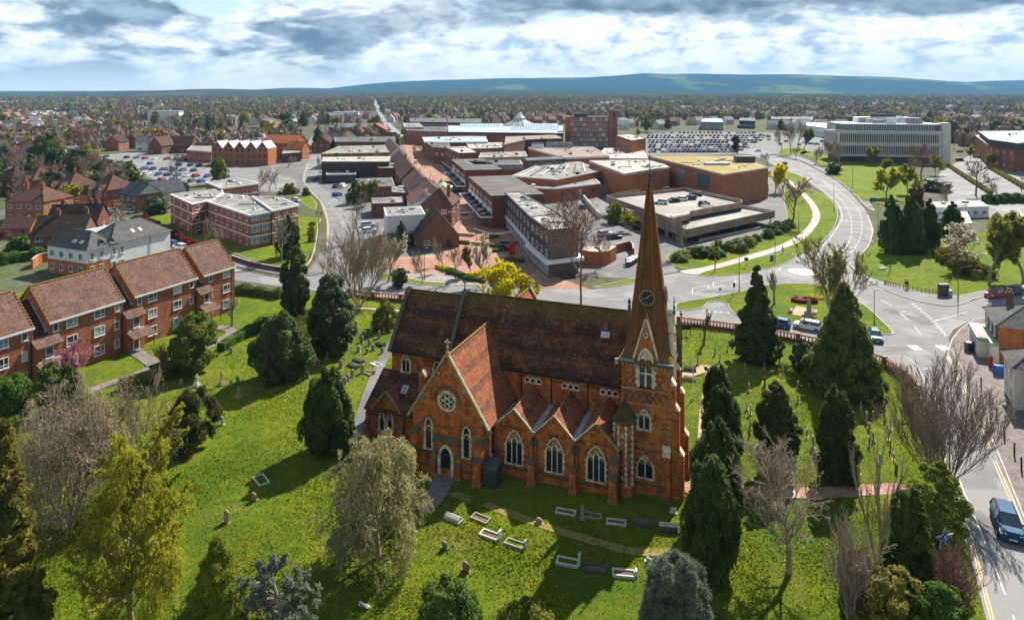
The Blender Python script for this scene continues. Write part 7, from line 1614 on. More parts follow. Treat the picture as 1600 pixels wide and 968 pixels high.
# --- grass tufts and small flowers over the lawns
def tufts():
 rng=np.random.default_rng(5);poly=[(p.x,p.y)for p in GP(CHY)];n=230000
 u=rng.uniform(0,1,n);y=36+(118-36)*u**1.5;x=rng.uniform(-.8,.8,n)*y
 pa=np.array(poly);inside=np.zeros(n,bool);j=len(pa)-1
 for i in range(len(pa)):
  xi,yi=pa[i];xj,yj=pa[j];c=((yi>y)!=(yj>y));xx=(xj-xi)*(y-yi)/(yj-yi+1e-12)+xi;inside^=c&(x<xx);j=i
  # keep them off the church, the flats and the paths
 loc=np.stack([x+2.79,y-64.4],1);ca,sa=math.cos(CH_RZ),math.sin(CH_RZ);lx=loc[:,0]*ca+loc[:,1]*sa;ly=-loc[:,0]*sa+loc[:,1]*ca
 ch=(lx>-16.5)&(lx<18)&(ly>-.3)&(ly<25)
 fx,fy=x+48.3,y-115.9;r_=math.atan2(.913,.408);l2=fx*math.cos(r_)+fy*math.sin(r_);m2=-fx*math.sin(r_)+fy*math.cos(r_);fl=(l2>-46)&(l2<.3)&(m2>-1.2)
 inside&=~ch&~fl
 nzv=np.sin(x*.35+1.3*np.sin(y*.21))*np.sin(y*.31+2*np.sin(x*.17))+rng.normal(0,.55,n)
 inside&=nzv>-.25
 flats_area=l2*0+(m2>-14)*(l2>-46)*(l2<12);size=np.where(flats_area>0,.5,1.0)
 x,y,size,nzv=x[inside],y[inside],size[inside],nzv[inside];n=len(x);c=np.stack([x,y,np.full(n,.08)],1);V=np.empty((n,3,3));a=rng.uniform(0,6.28,n);w=rng.uniform(.05,.13,n)*size;hh=rng.uniform(.07,.20,n)*size
 dx,dy=np.cos(a)*w,np.sin(a)*w;V[:,0]=c+np.stack([dx,dy,0*a-.05],1);V[:,1]=c-np.stack([dx,dy,0*a+.05],1);V[:,2]=c+np.stack([rng.normal(0,.08,n),rng.normal(0,.08,n),hh],1)
 m1=leafmat('grass_blade',(.195,.230,.010),(.28,.285,.02),.45,(.10,.17,.008),.25);m2_=leafmat('dry_grass_blade',(.26,.27,.05),(.16,.21,.02),.3)
 tag(link('grass_tufts',np_mesh('grass_tufts',V.reshape(-1,3),np.arange(3*n).reshape(-1,3),[m1,m2_],(rng.uniform(0,1,n)<.10).astype(int))),kind='stuff')
 # daisies and primroses
 pts=[]
 for(px,py,k,sx,sy)in((560,560,330,6,10),(500,600,200,6,4),(1120,530,260,5,3),(1110,560,160,4,4),(1330,640,160,3,3),(600,910,60,6,3),(640,845,40,3,2),(400,470,160,6,6),(1090,620,120,2,8),(860,900,20,6,3),(330,790,25,8,5),(1300,700,60,8,5),(1440,432,300,3.0,2),(1402,407,240,4,2),(1230,870,90,3,3)):
  b=P(px,py);pts.append(np.stack([rng.normal(b.x,sx,k),rng.normal(b.y,sy,k),np.full(k,.24)],1))
 c=np.vstack(pts);lx=(c[:,0]+2.79)*ca+(c[:,1]-64.4)*sa;ly=-(c[:,0]+2.79)*sa+(c[:,1]-64.4)*ca;c=c[~((lx>-17)&(lx<19)&(ly>-1)&(ly<25))]
 V=leaf_tris(c,np.tile([0,-.6,1.],(len(c),1)),.075,rng)
 tag(link('wild_flowers',np_mesh('wild_flowers',V,np.arange(len(V)).reshape(-1,3),[pmat('daisy_petal',(.75,.75,.62),None,3,.8),pmat('primrose_petal',(.75,.70,.22),None,3,.8)],(rng.uniform(0,1,len(c))<.35).astype(int))),kind='stuff')
tufts()
# ------------------------------------------------------------------ cars, people, graves, street things
PAINTS={k:pmat('car_paint_'+k,c,tuple(x*.9 for x in c),1,.38,.4)for k,c in dict(white=(.78,.79,.80),silver=(.42,.44,.46),grey=(.13,.14,.15),black=(.015,.016,.018),blue=(.02,.10,.32),navy=(.018,.045,.085),red=(.40,.015,.015),teal=(.03,.16,.2)).items()}
PAINTS['midnight']=pmat('car_paint_midnight',(.02,.085,.19),None,1,.62,.12)
def car_rings(kind):
 w=.88;st=[(-2.08,.62,.80),(-1.98,.95,.9),(-1.2,.97,1),(0,.95,1.0),(.8,.93,1),(1.4,.905,.98),(1.88,.86,.9),(2.08,.60,.76)]
 B=[[(x,-w*f,.24),(x,-w*f,.55),(x,-w*f*.96,tz-.08),(x,-w*f*.8,tz),(x,w*f*.8,tz),(x,w*f*.96,tz-.08),(x,w*f,.55),(x,w*f,.24)]for x,tz,f in st]
 cb={'hatch':[(-2.0,.9,.95),(-1.62,1.40,1),(-.2,1.47,1),(.35,1.455,1),(1.25,.90,.95)],'van':[(-2.02,.9,1),(-1.95,1.75,1),(-.2,1.8,1),(.9,1.72,1),(1.5,.9,.9)]}[kind]
 Cc=[[(x,-.78*f,.88),(x,-.60*f,z),(x,.60*f,z),(x,.78*f,.88)]for x,z,f in cb]
 return B,Cc,cb
def car_meshes(kind,low):
 B,Cc,cb=car_rings(kind);pb=PAINTS['silver']
 body=MB();body.slot(pb);body.loft(B,pb)
 rf=[(x,z)for x,z,f in cb[1:-1]];body.loft([[(x,-.56,z-.02),(x,-.5,z+.025),(x,.5,z+.025),(x,.56,z-.02)]for x,z in rf],pb)
 for s in(-1,1):
  for(x0,z0,x1,z1)in((cb[0][0]+.05,.88,cb[1][0],cb[1][1]),(cb[-1][0]-.05,.88,cb[-2][0],cb[-2][1]),(-.35,.88,-.35,cb[2][1]-.02)):body.tube((x0,s*.775,z0),(x1,s*.60,z1),.035,.035,pb,4)
 if kind=='van':body.loft([[(x,-.80,.8),(x,-.64,1.78),(x,.64,1.78),(x,.80,.8)]for x in(-2.0,.3)],pb)
 if low:
  body.loft(Cc,CARGLASS)
  for x in(-1.3,1.3):
   for s in(-1,1):body.tube((x,s*.72,.31),(x,s*.9,.31),.31,.31,RUBBER,8)
  for s in(-1,1):body.box((2.0,s*.6-.15,.55),(2.07,s*.6+.15,.68),LAMPW);body.box((-2.06,s*.66-.12,.65),(-2.0,s*.66+.12,.85),LAMPR)
  return body.mesh('car',fix=True)
 g=MB();g.loft(Cc,CARGLASS);wh=MB();wh.tube((0,-.1,0),(0,.1,0),.31,.31,RUBBER,16);rim=MB();rim.tube((0,-.11,0),(0,.11,0),.19,.19,ALLOY,10)
 return body.mesh('body',fix=True),g.mesh('windows',fix=True),wh.mesh('wheel',fix=True),rim.mesh('rim',fix=True)
CARM={}
def paint(o,col):o.material_slots[0].link='OBJECT';o.material_slots[0].material=PAINTS[col]
def car(label,px,py,rz,col,kind='hatch',low=True,group=None,z=0.0,s=1.0,name='parked_car',at=None):
 b=P(px,py,z)if at is None else Vector((at[0],at[1],z));k=(kind,low)
 if k not in CARM:CARM[k]=car_meshes(kind,low)
 if low:
  o=link(name,CARM[k],None,b,R(rz));paint(o,col);tag(o,label,'van' if kind=='van' else 'car',group);o.scale=(s,)*3;return o
 t=thing(name,label,'car',b,R(rz),group);t.scale=(s,)*3;bo,g,w,r=CARM[k];o=link('body',bo,t);paint(o,col);link('windows',g,t)
 for x in(-1.3,1.3):
  for sd in(-1,1):q=link('wheel',w,t,(x,sd*.80,.31));link('rim',r,q)
 for sd in(-1,1):
  m=MB();m.loft([[(1.78,sd*.5,.66),(1.78,sd*.84,.66),(1.70,sd*.84,.83),(1.66,sd*.5,.83)],[(2.07,sd*.42,.60),(1.99,sd*.80,.60),(1.93,sd*.80,.74),(2.0,sd*.42,.74)]],LAMPW);m.build('headlight',t)
  m=MB();m.box((-2.08,sd*.72-.1,.68),(-1.9,sd*.72+.12,.95),LAMPR);m.build('tail_light',t)
  m=MB();m.box((.72,sd*.88-.09,.92),(.86,sd*.88+.09,1.06),PAINTS[col]);m.build('door_mirror',t)
  m=MB();m.box((-.05,sd*.893-.008,.72),(.12,sd*.893+.008,.76),BLACK);m.box((-1.0,sd*.893-.008,.74),(-.83,sd*.893+.008,.78),BLACK);m.build('door_handles',t)
 m=MB();m.box((2.05,-.26,.33),(2.10,.26,.45),PLATEY);m.build('number_plate',t)
 m=MB();m.box((1.95,-.5,.36),(2.085,.5,.56),BLACK);m.box((1.8,-.75,.22),(2.06,.75,.30),BLACK);m.build('grille',t)
 m=MB();m.tube((-1.2,0,1.46),(-1.35,0,1.62),.012,.008,BLACK,4);m.build('aerial',t)
 return t
def hdg(a,b):a=P(*a);b=P(*b);return math.degrees(math.atan2(b.y-a.y,b.x-a.x))
car('dark blue hatchback driving towards the camera on the right hand road',1574,826,hdg((1558,785),(1588,865)),'midnight',low=False,s=1.12,name='hatchback')
car('white hatchback parked in the lane behind the balustrade wall',1262,514,hdg((1290,521),(1235,512)),'white',low=False,s=1.02,name='hatchback')
car('blue car in the lane, half hidden by the tall dark conifer',1214,510,hdg((1290,521),(1235,512)),'blue',low=False,name='hatchback')
car('grey-blue car in the lane, half hidden by the broad conifer',1368,530,hdg((1366,522),(1374,540)),'teal',low=False,name='hatchback')
car('red car parked in the side road, in front of the dark one',1555,464,hdg((1580,459),(1540,466)),'red',low=False,name='hatchback')
car('dark blue car parked in the side road behind the red one',1582,459,hdg((1600,456),(1560,461)),'navy',low=False,name='hatchback')
for i,(a,b,c,d,lb)in enumerate(((1044,299,'black',8,'black car farthest back on the upper parking deck'),(1087,306,'black',170,'black car at the right rear of the upper parking deck'),(1078,312,'navy',200,'navy car beside the white one on the upper parking deck'),(1064,314,'white',205,'white car between two dark cars on the upper parking deck'),(1052,316,'black',200,'black car left of the white one on the upper parking deck'),(1033,318.5,'white',160,'white car nearest the spire on the parking deck'),(1100,321,'black',40,'black car next to the ramp on the parking deck'))):car(lb,a,b,d,c,z=4.62)
for a,b,c,d,k,lb in((508,254,'white',80,'van','white van parked at the left of the black clad hall'),(536,293,'white',80,'van','white van in the yard right of the north road'),(525,293,'navy',85,'hatch','dark blue car beside the white van in the yard'),(512,286,'black',5,'hatch','black car by the low wall next to the north road'),(527,306,'blue',60,'hatch','bright blue car alone in the yard near the dark conifer'),(602,376,'red',10,'hatch','red car parked behind the conifer below the white walled block'),(617,379,'black',10,'hatch','black car beside the conifer below the white walled block'),(575,354,'silver',20,'hatch','silver car by the ivy-wrapped tree'),(577,363,'white',20,'hatch','white car by the foot of the ivy-wrapped tree'),(649,255,'white',100,'van','white van parked in the precinct'),(460,315,'white',160,'hatch','white car on the drive behind the banded flats'),(281,389,'white',150,'hatch','white car at the right end of the red hedge'),(268,384,'blue',150,'hatch','blue car behind the white car by the red hedge'),(85,313,'white',170,'hatch','white car between the semis on the left'),(149,326,'blue',150,'hatch','blue car in front of the rightmost semi'),(200,333,'white',160,'hatch','white car in front of the slate-roofed house'),(5,299,'white',170,'hatch','white car at the left edge'),(910,326,'blue',100,'hatch','blue car parked in the yard beside the curving ramp wall'),(945,368,'silver',30,'hatch','silver car in the yard behind the big bare tree'),(960,373,'black',20,'hatch','black car in the yard behind the big bare tree'),(1076,373,'grey',10,'hatch','grey car at the foot of the parking deck'),(1500,252,'navy',5,'van','dark blue van near the corner of the long pale office'),(1527,247,'blue',160,'hatch','blue car on the drive by the brick flats at the right'),(1499,238,'red',170,'hatch','red car behind the long pale office'),(1184,237,'white',170,'hatch','white car driving round the top of the bend'),(1177,223,'black',175,'hatch','black car near the entrance of the big car park'),(492,282,'grey',80,'hatch','grey car on the north road'),(513,247,'blue',80,'hatch','blue car behind the white van at the black clad hall'),(512,262,'silver',80,'hatch','silver car parked left of the loading unit')):car(lb,a,b,d,c,k)
rc=random.Random(3);CN=[k for k in PAINTS if k!='midnight']
for i in range(58):
 row=i//12;px=166+(i%12)*15.5+row*6+rc.uniform(-2,2);py=246+row*8.5+(i%12)*.6
 if not inpoly(px,py,[(148,243),(205,238),(325,250),(400,262),(455,285),(400,298),(330,285),(280,292),(225,275),(175,258)])or rc.random()<.2:continue
 c=rc.choice(CN);car('%s car parked in the left car park, in front of the hall'%c,px,py,rc.choice((80,260))+rc.uniform(-5,5),c,group='cars in the left car park')
for row in range(9):
 for k in range(30):
  px=1011+k*6.4+(row%2)*2.3+row*.6;py=208.5+row*3.7+(row%2)*.5
  if rc.random()<.1 or not inpoly(px,py,[(1004,206),(1160,206),(1205,212),(1150,241),(1008,241)]):continue
  c=rc.choice(CN+['silver','grey','white','navy','blue']);car('%s car in the crowded rows of the big far car park'%c,px,py,88+rc.uniform(-4,4),c,group='cars in the big car park')
for i in range(26):
 px=1160+rc.random()*130;py=207+rc.random()*20;c=rc.choice(CN);car('%s car in the sparse end of the far car park'%c,px,py,rc.choice((0,90)),c,group='cars beyond the bend')
for i in range(22):
 t_=i/22;px=lerp(586,616,t_**1.3)+rc.uniform(-2.5,2.5);py=lerp(168,214,t_);c=rc.choice(CN);car('%s car on the distant high street'%c,px,py,95,c,group='cars on the high street')
 # people: one skinned body, posed walking
def person_mesh(stride):
 vs=[(0,0,.95),(0,0,1.15),(0,0,1.42),(0,0,1.53),(0,.01,1.68),(.10,0,.9),(.11,stride*.12,.5),(.11,stride*.05-.05,.06),(.11,stride*.05+.10,.04),(-.10,0,.9),(-.11,-stride*.14,.5),(-.11,-stride*.35,.08),(-.11,-stride*.35+.14,.04),(.19,0,1.38),(.24,-stride*.12,1.12),(.23,-stride*.05+.08,.86),(-.19,0,1.38),(-.24,stride*.12,1.12),(-.23,stride*.2+.08,.88)]
 es=[(0,1),(1,2),(2,3),(3,4),(0,5),(5,6),(6,7),(7,8),(0,9),(9,10),(10,11),(11,12),(2,13),(13,14),(14,15),(2,16),(16,17),(17,18)]
 rs=[.15,.14,.16,.06,.10,.09,.065,.045,.035,.09,.065,.045,.035,.07,.05,.035,.07,.05,.035]
 me=bpy.data.meshes.new('person');me.from_pydata(vs,es,[]);o=bpy.data.objects.new('person_src',me);COL.objects.link(o);sk=o.modifiers.new('s','SKIN')
 for i,v in enumerate(me.skin_vertices[0].data):v.radius=(rs[i],rs[i]*.75);v.use_root=i==0
 o.modifiers.new('u','SUBSURF').levels=1;dg=bpy.context.evaluated_depsgraph_get();nm=bpy.data.meshes.new_from_object(o.evaluated_get(dg));bpy.data.objects.remove(o)
 nm.materials.clear()
 for mt in(BLUEP,METALD,SKIN):nm.materials.append(mt)
 for p in nm.polygons:z=p.center.z;p.material_index=2 if z>1.5 or(z<.95 and abs(p.center.x)>.2)else(0 if z>.88 else 1);p.use_smooth=True
 return nm
PM=[person_mesh(1.0),person_mesh(.3)]
hm_=MB();hm_.lathe([(.09,1.64),(.115,1.70),(.10,1.78),(.03,1.81)],HAIR,8,(0,-.01));HM=hm_.mesh('hair',True)
CL=[pmat('coat_'+n,c,None,3,.8)for n,c in(('red',(.35,.03,.03)),('navy',(.02,.03,.09)),('black',(.02,.02,.02)),('green',(.04,.10,.06)),('beige',(.40,.32,.22)),('white',(.6,.6,.6)))]
CLN=['red','navy','black','green','beige','white']
def person(label,px,py,rz,top=1,leg=2,pose=0,group=None):
 b=P(px,py,.1);t=thing('person',label,'person',b,R(rz),group);o=link('body',PM[pose],t);link('hair',HM,t)
 for i,m_ in((0,CL[top]),(1,CL[leg])):o.material_slots[i].link='OBJECT';o.material_slots[i].material=m_
person('person in a dark red coat, left of a pair on the pavement by the park',1415,451,20,0,2);person('person in black, right of a pair on the pavement by the park',1418,452,20,2,0)
person('person in navy walking on the curved footpath',1223,395,60,1,2);person('person in navy on the left pavement of the north road',495,338,0,1,2);person('person in black beside the one in navy at the north road',502,339,10,2,2)
person('person in dark clothes standing behind the churchyard wall near the notice board',1064,503,0,2,0,1)
for i,(a,b)in enumerate(((700,306),(703,309),(660,262),(664,264),(673,276),(720,352),(724,354),(771,342),(689,300),(650,248),(641,239),(700,281),(712,318),(745,380),(790,395),(655,270))):person('person in a %s top walking in the brick paved precinct'%CLN[i%6],a,b,i*50,i%6,(i*2+1)%3+1,i%2,'people in the precinct')
# graves
GST=pmat('grey_gravestone',(.34,.33,.29),(.20,.195,.17),3,.9,c3=(.30,.29,.10),s3=1.2);GPK=pmat('pink_gravestone',(.42,.28,.20),(.30,.20,.15),3,.9);GWH=pmat('pale_gravestone',(.62,.60,.55),(.45,.44,.40),3,.85);GDK=pmat('dark_gravestone',(.10,.10,.095),(.06,.06,.055),3,.8)
def headstone(label,px,py,h=1.1,w=.6,rz=-20,mat=GST,lean=0.0,typ='round',group=None):
 b=P(px,py);t=thing('gravestone' if typ!='cross' else 'grave_cross',label,'gravestone',(b.x,b.y,.05),R(rz),group)
 m=MB()
 if typ=='cross':
  m.box((-.09,-.07,.55),(.09,.07,h+.35),mat);m.box((-.3,-.065,h-.12),(.3,.065,h+.05),mat);q=MB();q.box((-.4,-.35,0),(.4,.35,.2),mat);q.box((-.3,-.26,.2),(.3,.26,.38),mat);q.box((-.2,-.17,.38),(.2,.17,.55),mat);q.build('steps',t)
 else:
  pr=[(-w/2,0),(w/2,0),(w/2,h-w*.35)]+[(w/2*math.cos(a*math.pi/6),h-w*.35+w*.38*math.sin(a*math.pi/6))for a in range(1,6)]+[(-w/2,h-w*.35)]
  if typ=='square':pr=[(-w/2,0),(w/2,0),(w/2,h),(-w/2,h)]
  m.extr(pr,-.06,.06,mat,axis='y');q=MB();q.box((-w/2-.1,-.15,-.05),(w/2+.1,.15,.1),mat);q.build('plinth',t)
 o=m.build('stone',t);o.rotation_euler=(lean,lean*.5,0);return t
def kerb_grave(label,px,py,rz,L=2.0,W=.9,mat=GST,fill=SOIL,head=0.0,chest=0.0):
 b=P(px,py);L*=.86;W*=.86;t=thing('kerbed_grave' if not chest else 'chest_tomb',label,'grave',(b.x,b.y,.06),R(rz))
 for(x0,y0,x1,y1,n)in((-L/2,-W/2,L/2,-W/2+.12,'kerb'),(-L/2,W/2-.12,L/2,W/2,'kerb'),(-L/2,-W/2+.12,-L/2+.12,W/2-.12,'kerb'),(L/2-.12,-W/2+.12,L/2,W/2-.12,'kerb')):m=MB();m.box((x0,y0,-.05),(x1,y1,.19),mat);m.build(n,t)
 m=MB();m.box((-L/2+.12,-W/2+.12,0),(L/2-.12,W/2-.12,.08),fill);m.build('bed',t)
 if head:m=MB();m.box((L/2-.02,-W*.3,0),(L/2+.12,W*.3,head),mat);m.build('headstone',t)
 if chest:m=MB();m.extr([(-W/2+.05,.2),(W/2-.05,.2),(W/2-.08,chest),(0,chest+.18),(-W/2+.08,chest)],-L/2+.06,L/2-.06,mat,axis='x');m.build('tomb_slab',t)
for a in(('pale stone chest tomb with sloping lid, leftmost of the graves in front of the church',708,813,-32,2.0,.8,GWH,SOIL,0,.35),('mossy kerbed grave beside the pale chest tomb',751,812,-32,2.0,1.0,GST,SOIL,0,0),('pale kerbed grave with an upright end stone, in the sunny strip before the church',766,838,-28,2.1,1.0,GWH,SOIL,.8,0),('grey kerbed grave of grass at the right of the sunny group',805,852,-26,2.1,.9,GST,GRASS,.7,0),('white kerbed grave at the left of the shaded row under the aisle',884,802,-16,2.1,.9,GWH,GRASS,0,0),('low kerbed grave in the middle of the shaded row',925,808,-14,2.0,.9,GST,GRASS,0,0),('low pale kerbed grave right of the middle in the shaded row',963,818,-12,2.0,.9,GWH,SOIL,0,0),('dark chest tomb, left one of two before the tower',1003,822,-10,2.0,.9,GDK,SOIL,0,.5),('dark rounded chest tomb, right one of two before the tower',1044,830,-8,2.0,.9,GDK,SOIL,0,.55),('pale kerbed grave with upright stone at the left of the lower row',887,880,-16,2.1,1.0,GWH,GRASS,.9,0),('earth filled kerbed grave in the lower row',930,890,-12,2.1,1.0,GDK,SOIL,0,0),('white kerbed grave in the lower row beside the blue conifer',975,898,-8,2.1,.95,GWH,SOIL,.5,0),('dark chest tomb by the path right of the tower, upper',1078,581,-15,2.0,.8,GDK,SOIL,0,.5),('grey chest tomb by the path right of the tower, lower',1077,594,-15,2.0,.8,GST,SOIL,0,.4),('dark slab tomb left of the chancel, left one',552,574,-35,2.2,1.0,GDK,SOIL,0,.3),('dark slab tomb left of the chancel, right one',560,566,-35,2.2,1.0,GDK,SOIL,0,.3),('white marble kerbed grave left of the chancel',588,571,-40,2.2,1.1,GWH,GWH,0,0),('grey kerbed grave nearest the vestry',576,584,-38,2.1,1.0,GST,GRASS,.7,0),('grey chest tomb under the east end of the church',594,541,-30,1.9,.9,GDK,SOIL,0,.45),('long broken kerb in the grass at the left',408,752,-50,2.2,1.2,GWH,GRASS,0,0)):kerb_grave(*a)
hs=[(354,817,1.1,.55,GPK,0,'round','weathered pinkish headstone standing alone in the open grass'),(398,781,.8,.55,GPK,.25,'round','small leaning brown headstone in the open grass at the left'),(347,664,.95,.5,GWH,0,'round','white headstone right of the small spiky yew'),(283,601,.7,.45,GST,0,'round','grey headstone below the flats path'),(263,648,.9,.5,GPK,0,'round','headstone left of the small spiky yew'),(361,553,.9,.5,GST,0,'square','square grey stone under the ivy hedge'),(308,604,1.2,.5,GWH,0,'cross','pale stone cross on steps, leftmost of three crosses'),(346,602,1.5,.4,GPK,0,'cross','tall stone cross on steps, middle of three crosses'),(373,622,1.0,.4,GPK,0,'cross','small stone cross, rightmost of three near the broad yew'),(362,603,.8,.5,GST,.3,'round','leaning grey stone left of the broad yew'),(372,597,.9,.5,GST,.3,'round','second leaning grey stone left of the broad yew'),(80,818,.95,.6,GST,0,'square','square grey stone under the bare thicket at the left'),(728,892,1.1,.6,GPK,.35,'round','leaning pinkish headstone above the dark dome shrub'),(695,857,.8,.5,GST,.3,'round','small stone under the weeping tree'),(910,812,1.3,.3,GST,0,'square','tall narrow stone in the shaded row before the aisle'),(1052,802,.5,.5,GWH,0,'square','small pale stone beside the dark tombs before the tower'),(842,818,.5,.6,GPK,0,'round','low rounded stone in the sunny patch before the church'),(1018,880,.5,.9,GWH,.4,'square','pale slab beside the blue conifer'),(570,948,.5,.8,GWH,.6,'square','fallen pale stone near the bottom edge')]
for a,b,h,w,mt,ln,ty,lb in hs:headstone(lb,a,b,h,w,-25,mt,ln,ty)
grp=[('headstone between the holly and the chancel',[(496,552),(497,572),(526,554),(542,543),(565,536),(577,541),(550,590),(538,600),(573,553),(583,548),(592,530),(600,522),(607,518),(470,505),(556,512),(581,517),(543,595),(597,553),(487,540),(510,562),(532,575),(560,550),(570,528),(588,508),(462,512),(520,590),(566,584),(480,590)]),('thin headstone between the tower and the tall conifer',[(1090,570),(1117,556),(1137,548),(1125,566),(1165,582),(1194,578),(1171,612),(1218,572),(1218,586),(1195,604)]),('slim headstone left of the left bronze cypress',[(1173,648),(1172,670),(1171,685),(1176,712),(1168,640)]),('slim headstone between the two bronze cypresses',[(1261,684),(1246,630),(1271,700)]),('slim headstone by the curved wall',[(1345,640),(1347,650),(1377,634),(1382,645),(1353,660),(1358,672),(1382,660),(1388,688),(1358,698),(1374,724),(1343,742),(1396,720),(1391,705),(1281,620),(1246,608),(1300,622),(1330,668),(1364,655),(1400,740),(1365,690),(1392,672)])]
rg=random.Random(9)
for lb,L_ in grp:
 L_=sorted(L_);N_=('leftmost','second from left','third from left','fourth from left','fifth from left','sixth from left','seventh from left')
 for i,(a,b)in enumerate(L_):
  j=len(L_)-1-i;wh=N_[i]if i<7 else('rightmost','second from right','third from right','fourth from right','fifth from right','sixth from right','seventh from right')[j]if j<7 else 'in the middle of the group'
  mt,cn=rg.choice(((GST,'grey'),(GST,'grey'),(GPK,'brown'),(GWH,'pale'))if a<700 else((GST,'grey'),(GPK,'brown'),(GDK,'dark')));rz_=rg.uniform(-35,-10)if a<700 else rg.uniform(55,80);headstone('%s %s, %s'%(cn,lb.replace('those ','').replace('standing ',''),wh),a,b,rg.uniform(.8,1.35),rg.uniform(.45,.65),rz_,mt,rg.uniform(-.08,.08),'round','headstones in the churchyard')
  # balustrade wall round the churchyard
TCW=brickmat('terracotta_wall',(.32,.12,.07),(.22,.08,.05),(.16,.09,.06),dirt_amt=.4)
def balustrade(label,pl,step):
 pts=smooth_line(GP(pl),4);c=sum(pts,Vector())/len(pts);t=thing('balustrade_wall',label,'wall',(c.x,c.y,0));pts=[p-c for p in pts]
 for n_,w,z0,z1 in(('base_wall',.42,0,.5),('coping',.46,1.12,1.26)):m=MB();ribbon_pts(m,pts,w,z0,z1,TCW);m.build(n_,t)
 bm_=MB();bm_.lathe([(.09,.5),(.13,.7),(.07,.95),(.1,1.12)],TERRA,6);bme=bm_.mesh('baluster');pm=MB();pm.box((-.27,-.27,0),(.27,.27,1.35),TCW);pm.box((-.32,-.32,1.35),(.32,.32,1.45),STONE_W);pme=pm.mesh('pier')
 acc=0;k=0
 for a,b in zip(pts[:-1],pts[1:]):
  L=(b-a).length;rz=math.atan2(b.y-a.y,b.x-a.x)
  while acc<L:
   q=a+(b-a)*(acc/L);link('pier' if k%9==0 else 'baluster',pme if k%9==0 else bme,t,(q.x,q.y,0),rz);acc+=step;k+=1
  acc-=L
balustrade('red-brown balustrade wall along the lane behind the churchyard, right of the church',[(1060,507),(1100,511.5),(1148,518),(1220,529.5),(1300,546),(1380,571)],.5)
balustrade('curved red-brown balustrade wall at the corner of the two roads',[(1382,572),(1407,590),(1433,613),(1445,650),(1450,675)],.5)
balustrade('stretch of balustrade wall along the road left of the chancel',[(545,462),(580,467),(625,471),(660,475)],.6)
# low brick wall by banded flats, ramp wall, garden wall
def wall(label,pl,h,w,mat,name='brick_wall',top=None):
 pts=smooth_line(GP(pl),3);c=sum(pts,Vector())/len(pts);t=thing(name,label,'wall',(c.x,c.y,0));pts=[p-c for p in pts];m=MB();ribbon_pts(m,pts,w,-.1,h,mat);m.build('wall_body',t);m=MB();ribbon_pts(m,pts,w+.08,h,h+.08,top or CONC);m.build('coping',t)
wall('low brick wall round the lawn of the banded flats',[(362,405),(400,417),(440,424),(465,428),(482,418),(492,395)],.9,.3,BRICK_D)
wall('curved red brick garden wall left of the white house',[(50,420),(60,412),(78,408),(95,404)],2.0,.35,BRICK_O);wall('curving concrete wall of the service ramp',[(912,312),(920,322),(930,334),(938,342)],1.6,.5,CREAM,'ramp_wall');wall('tall concrete retaining wall behind the service ramp',[(905,312),(925,304),(958,300)],3.2,.4,CONC,'retaining_wall');wall('long low concrete wall at the foot of the parking deck',[(1092,378),(1130,370),(1188,358)],.6,.3,CONC,'low_wall')
wall('red brick bin store wall behind the big bare tree',[(960,396),(985,390),(990,402)],2.0,.3,BRICK_R);wall('orange brick service wall by the grey clad block',[(915,408),(935,412),(950,404)],3.0,4.0,BRICK_O)
# street lamps and other posts
def lamp(label,px,py,top,arm=1.0,rz=0,name='street_lamp',mat=METALD):
 b=P(px,py);h=(py-top)/F*b.y;t=thing(name,label,'street lamp',(b.x,b.y,0),R(rz));m=MB();m.tube((0,0,0),(0,0,1.3),.10,.10,mat,8);m.tube((0,0,1.3),(0,0,h),.07,.045,mat,6);m.build('column',t)
 if arm:m=MB();m.tube((0,0,h),(arm,0,h+.12),.04,.03,mat,5);m.build('arm',t);m=MB();m.loft([[(arm-.1,-.12,h+.06),(arm+.5,-.10,h+.1),(arm+.5,.10,h+.1),(arm-.1,.12,h+.06)],[(arm-.1,-.10,h+.18),(arm+.45,-.07,h+.17),(arm+.45,.07,h+.17),(arm-.1,.10,h+.18)]],METAL);m.build('lamp_head',t)
 return t
for q in(('lamp post at the right end of the memorial green',1366,513,454,1.0),('lamp post left of the tall conifer by the roundabout road',1155,456,380,.6),('lamp post on the grass at the inner bend',1303,331,285,.0),('lamp post on the upper green beside the bend',1332,293,254,.6),('lamp post on the park green by the white seat',1391,422,362,.0),('lamp post on the pavement by the park corner',1497,470,398,.4),('lamp post beside the curved footpath',1211,410,345,.3),('lamp post at the junction by the conifer clump',1372,360,318,.6),('lamp post on the north road pavement',498,355,306,.3),('lamp post in the brick paving behind the chancel',663,438,388,.3),('lamp post at the red hedge',282,387,350,.3),('lamp post beside the left car park',183,240,225,.6),('short lamp post on the green by the small path',1117,424,400,.0),('lamp post on the inner verge of the bend',1248,365,330,0)):lamp(*q)
lamp('tall mast with a cluster of floodlights beyond the big car park',1137,216,163,0,name='mast');lamp('white flagpole on the grass right of the tower',1083,625,560,0,name='flagpole',mat=WHITE);lamp('thin mast standing among the town on the skyline',620,157,112,0,name='radio_mast')
for i,(a,b)in enumerate(((1546,630),(1557,655),(1569,685),(1585,712),(1533,606),(1596,735))):o=thing('bollard','dark bollard on the brick pavement at the right, %s counting from the corner shop'%('second','third','fourth','fifth','first','sixth')[i],'bollard',P(a,b,.1),0,'pavement bollards');m=MB();m.lathe([(.09,0),(.08,1.2),(.1,1.22),(.1,1.32),(.03,1.4)],BLACK,8);m.build('post',o);m=MB();m.lathe([(.13,0),(.13,.06)],METALD,8);m.build('foot',o)
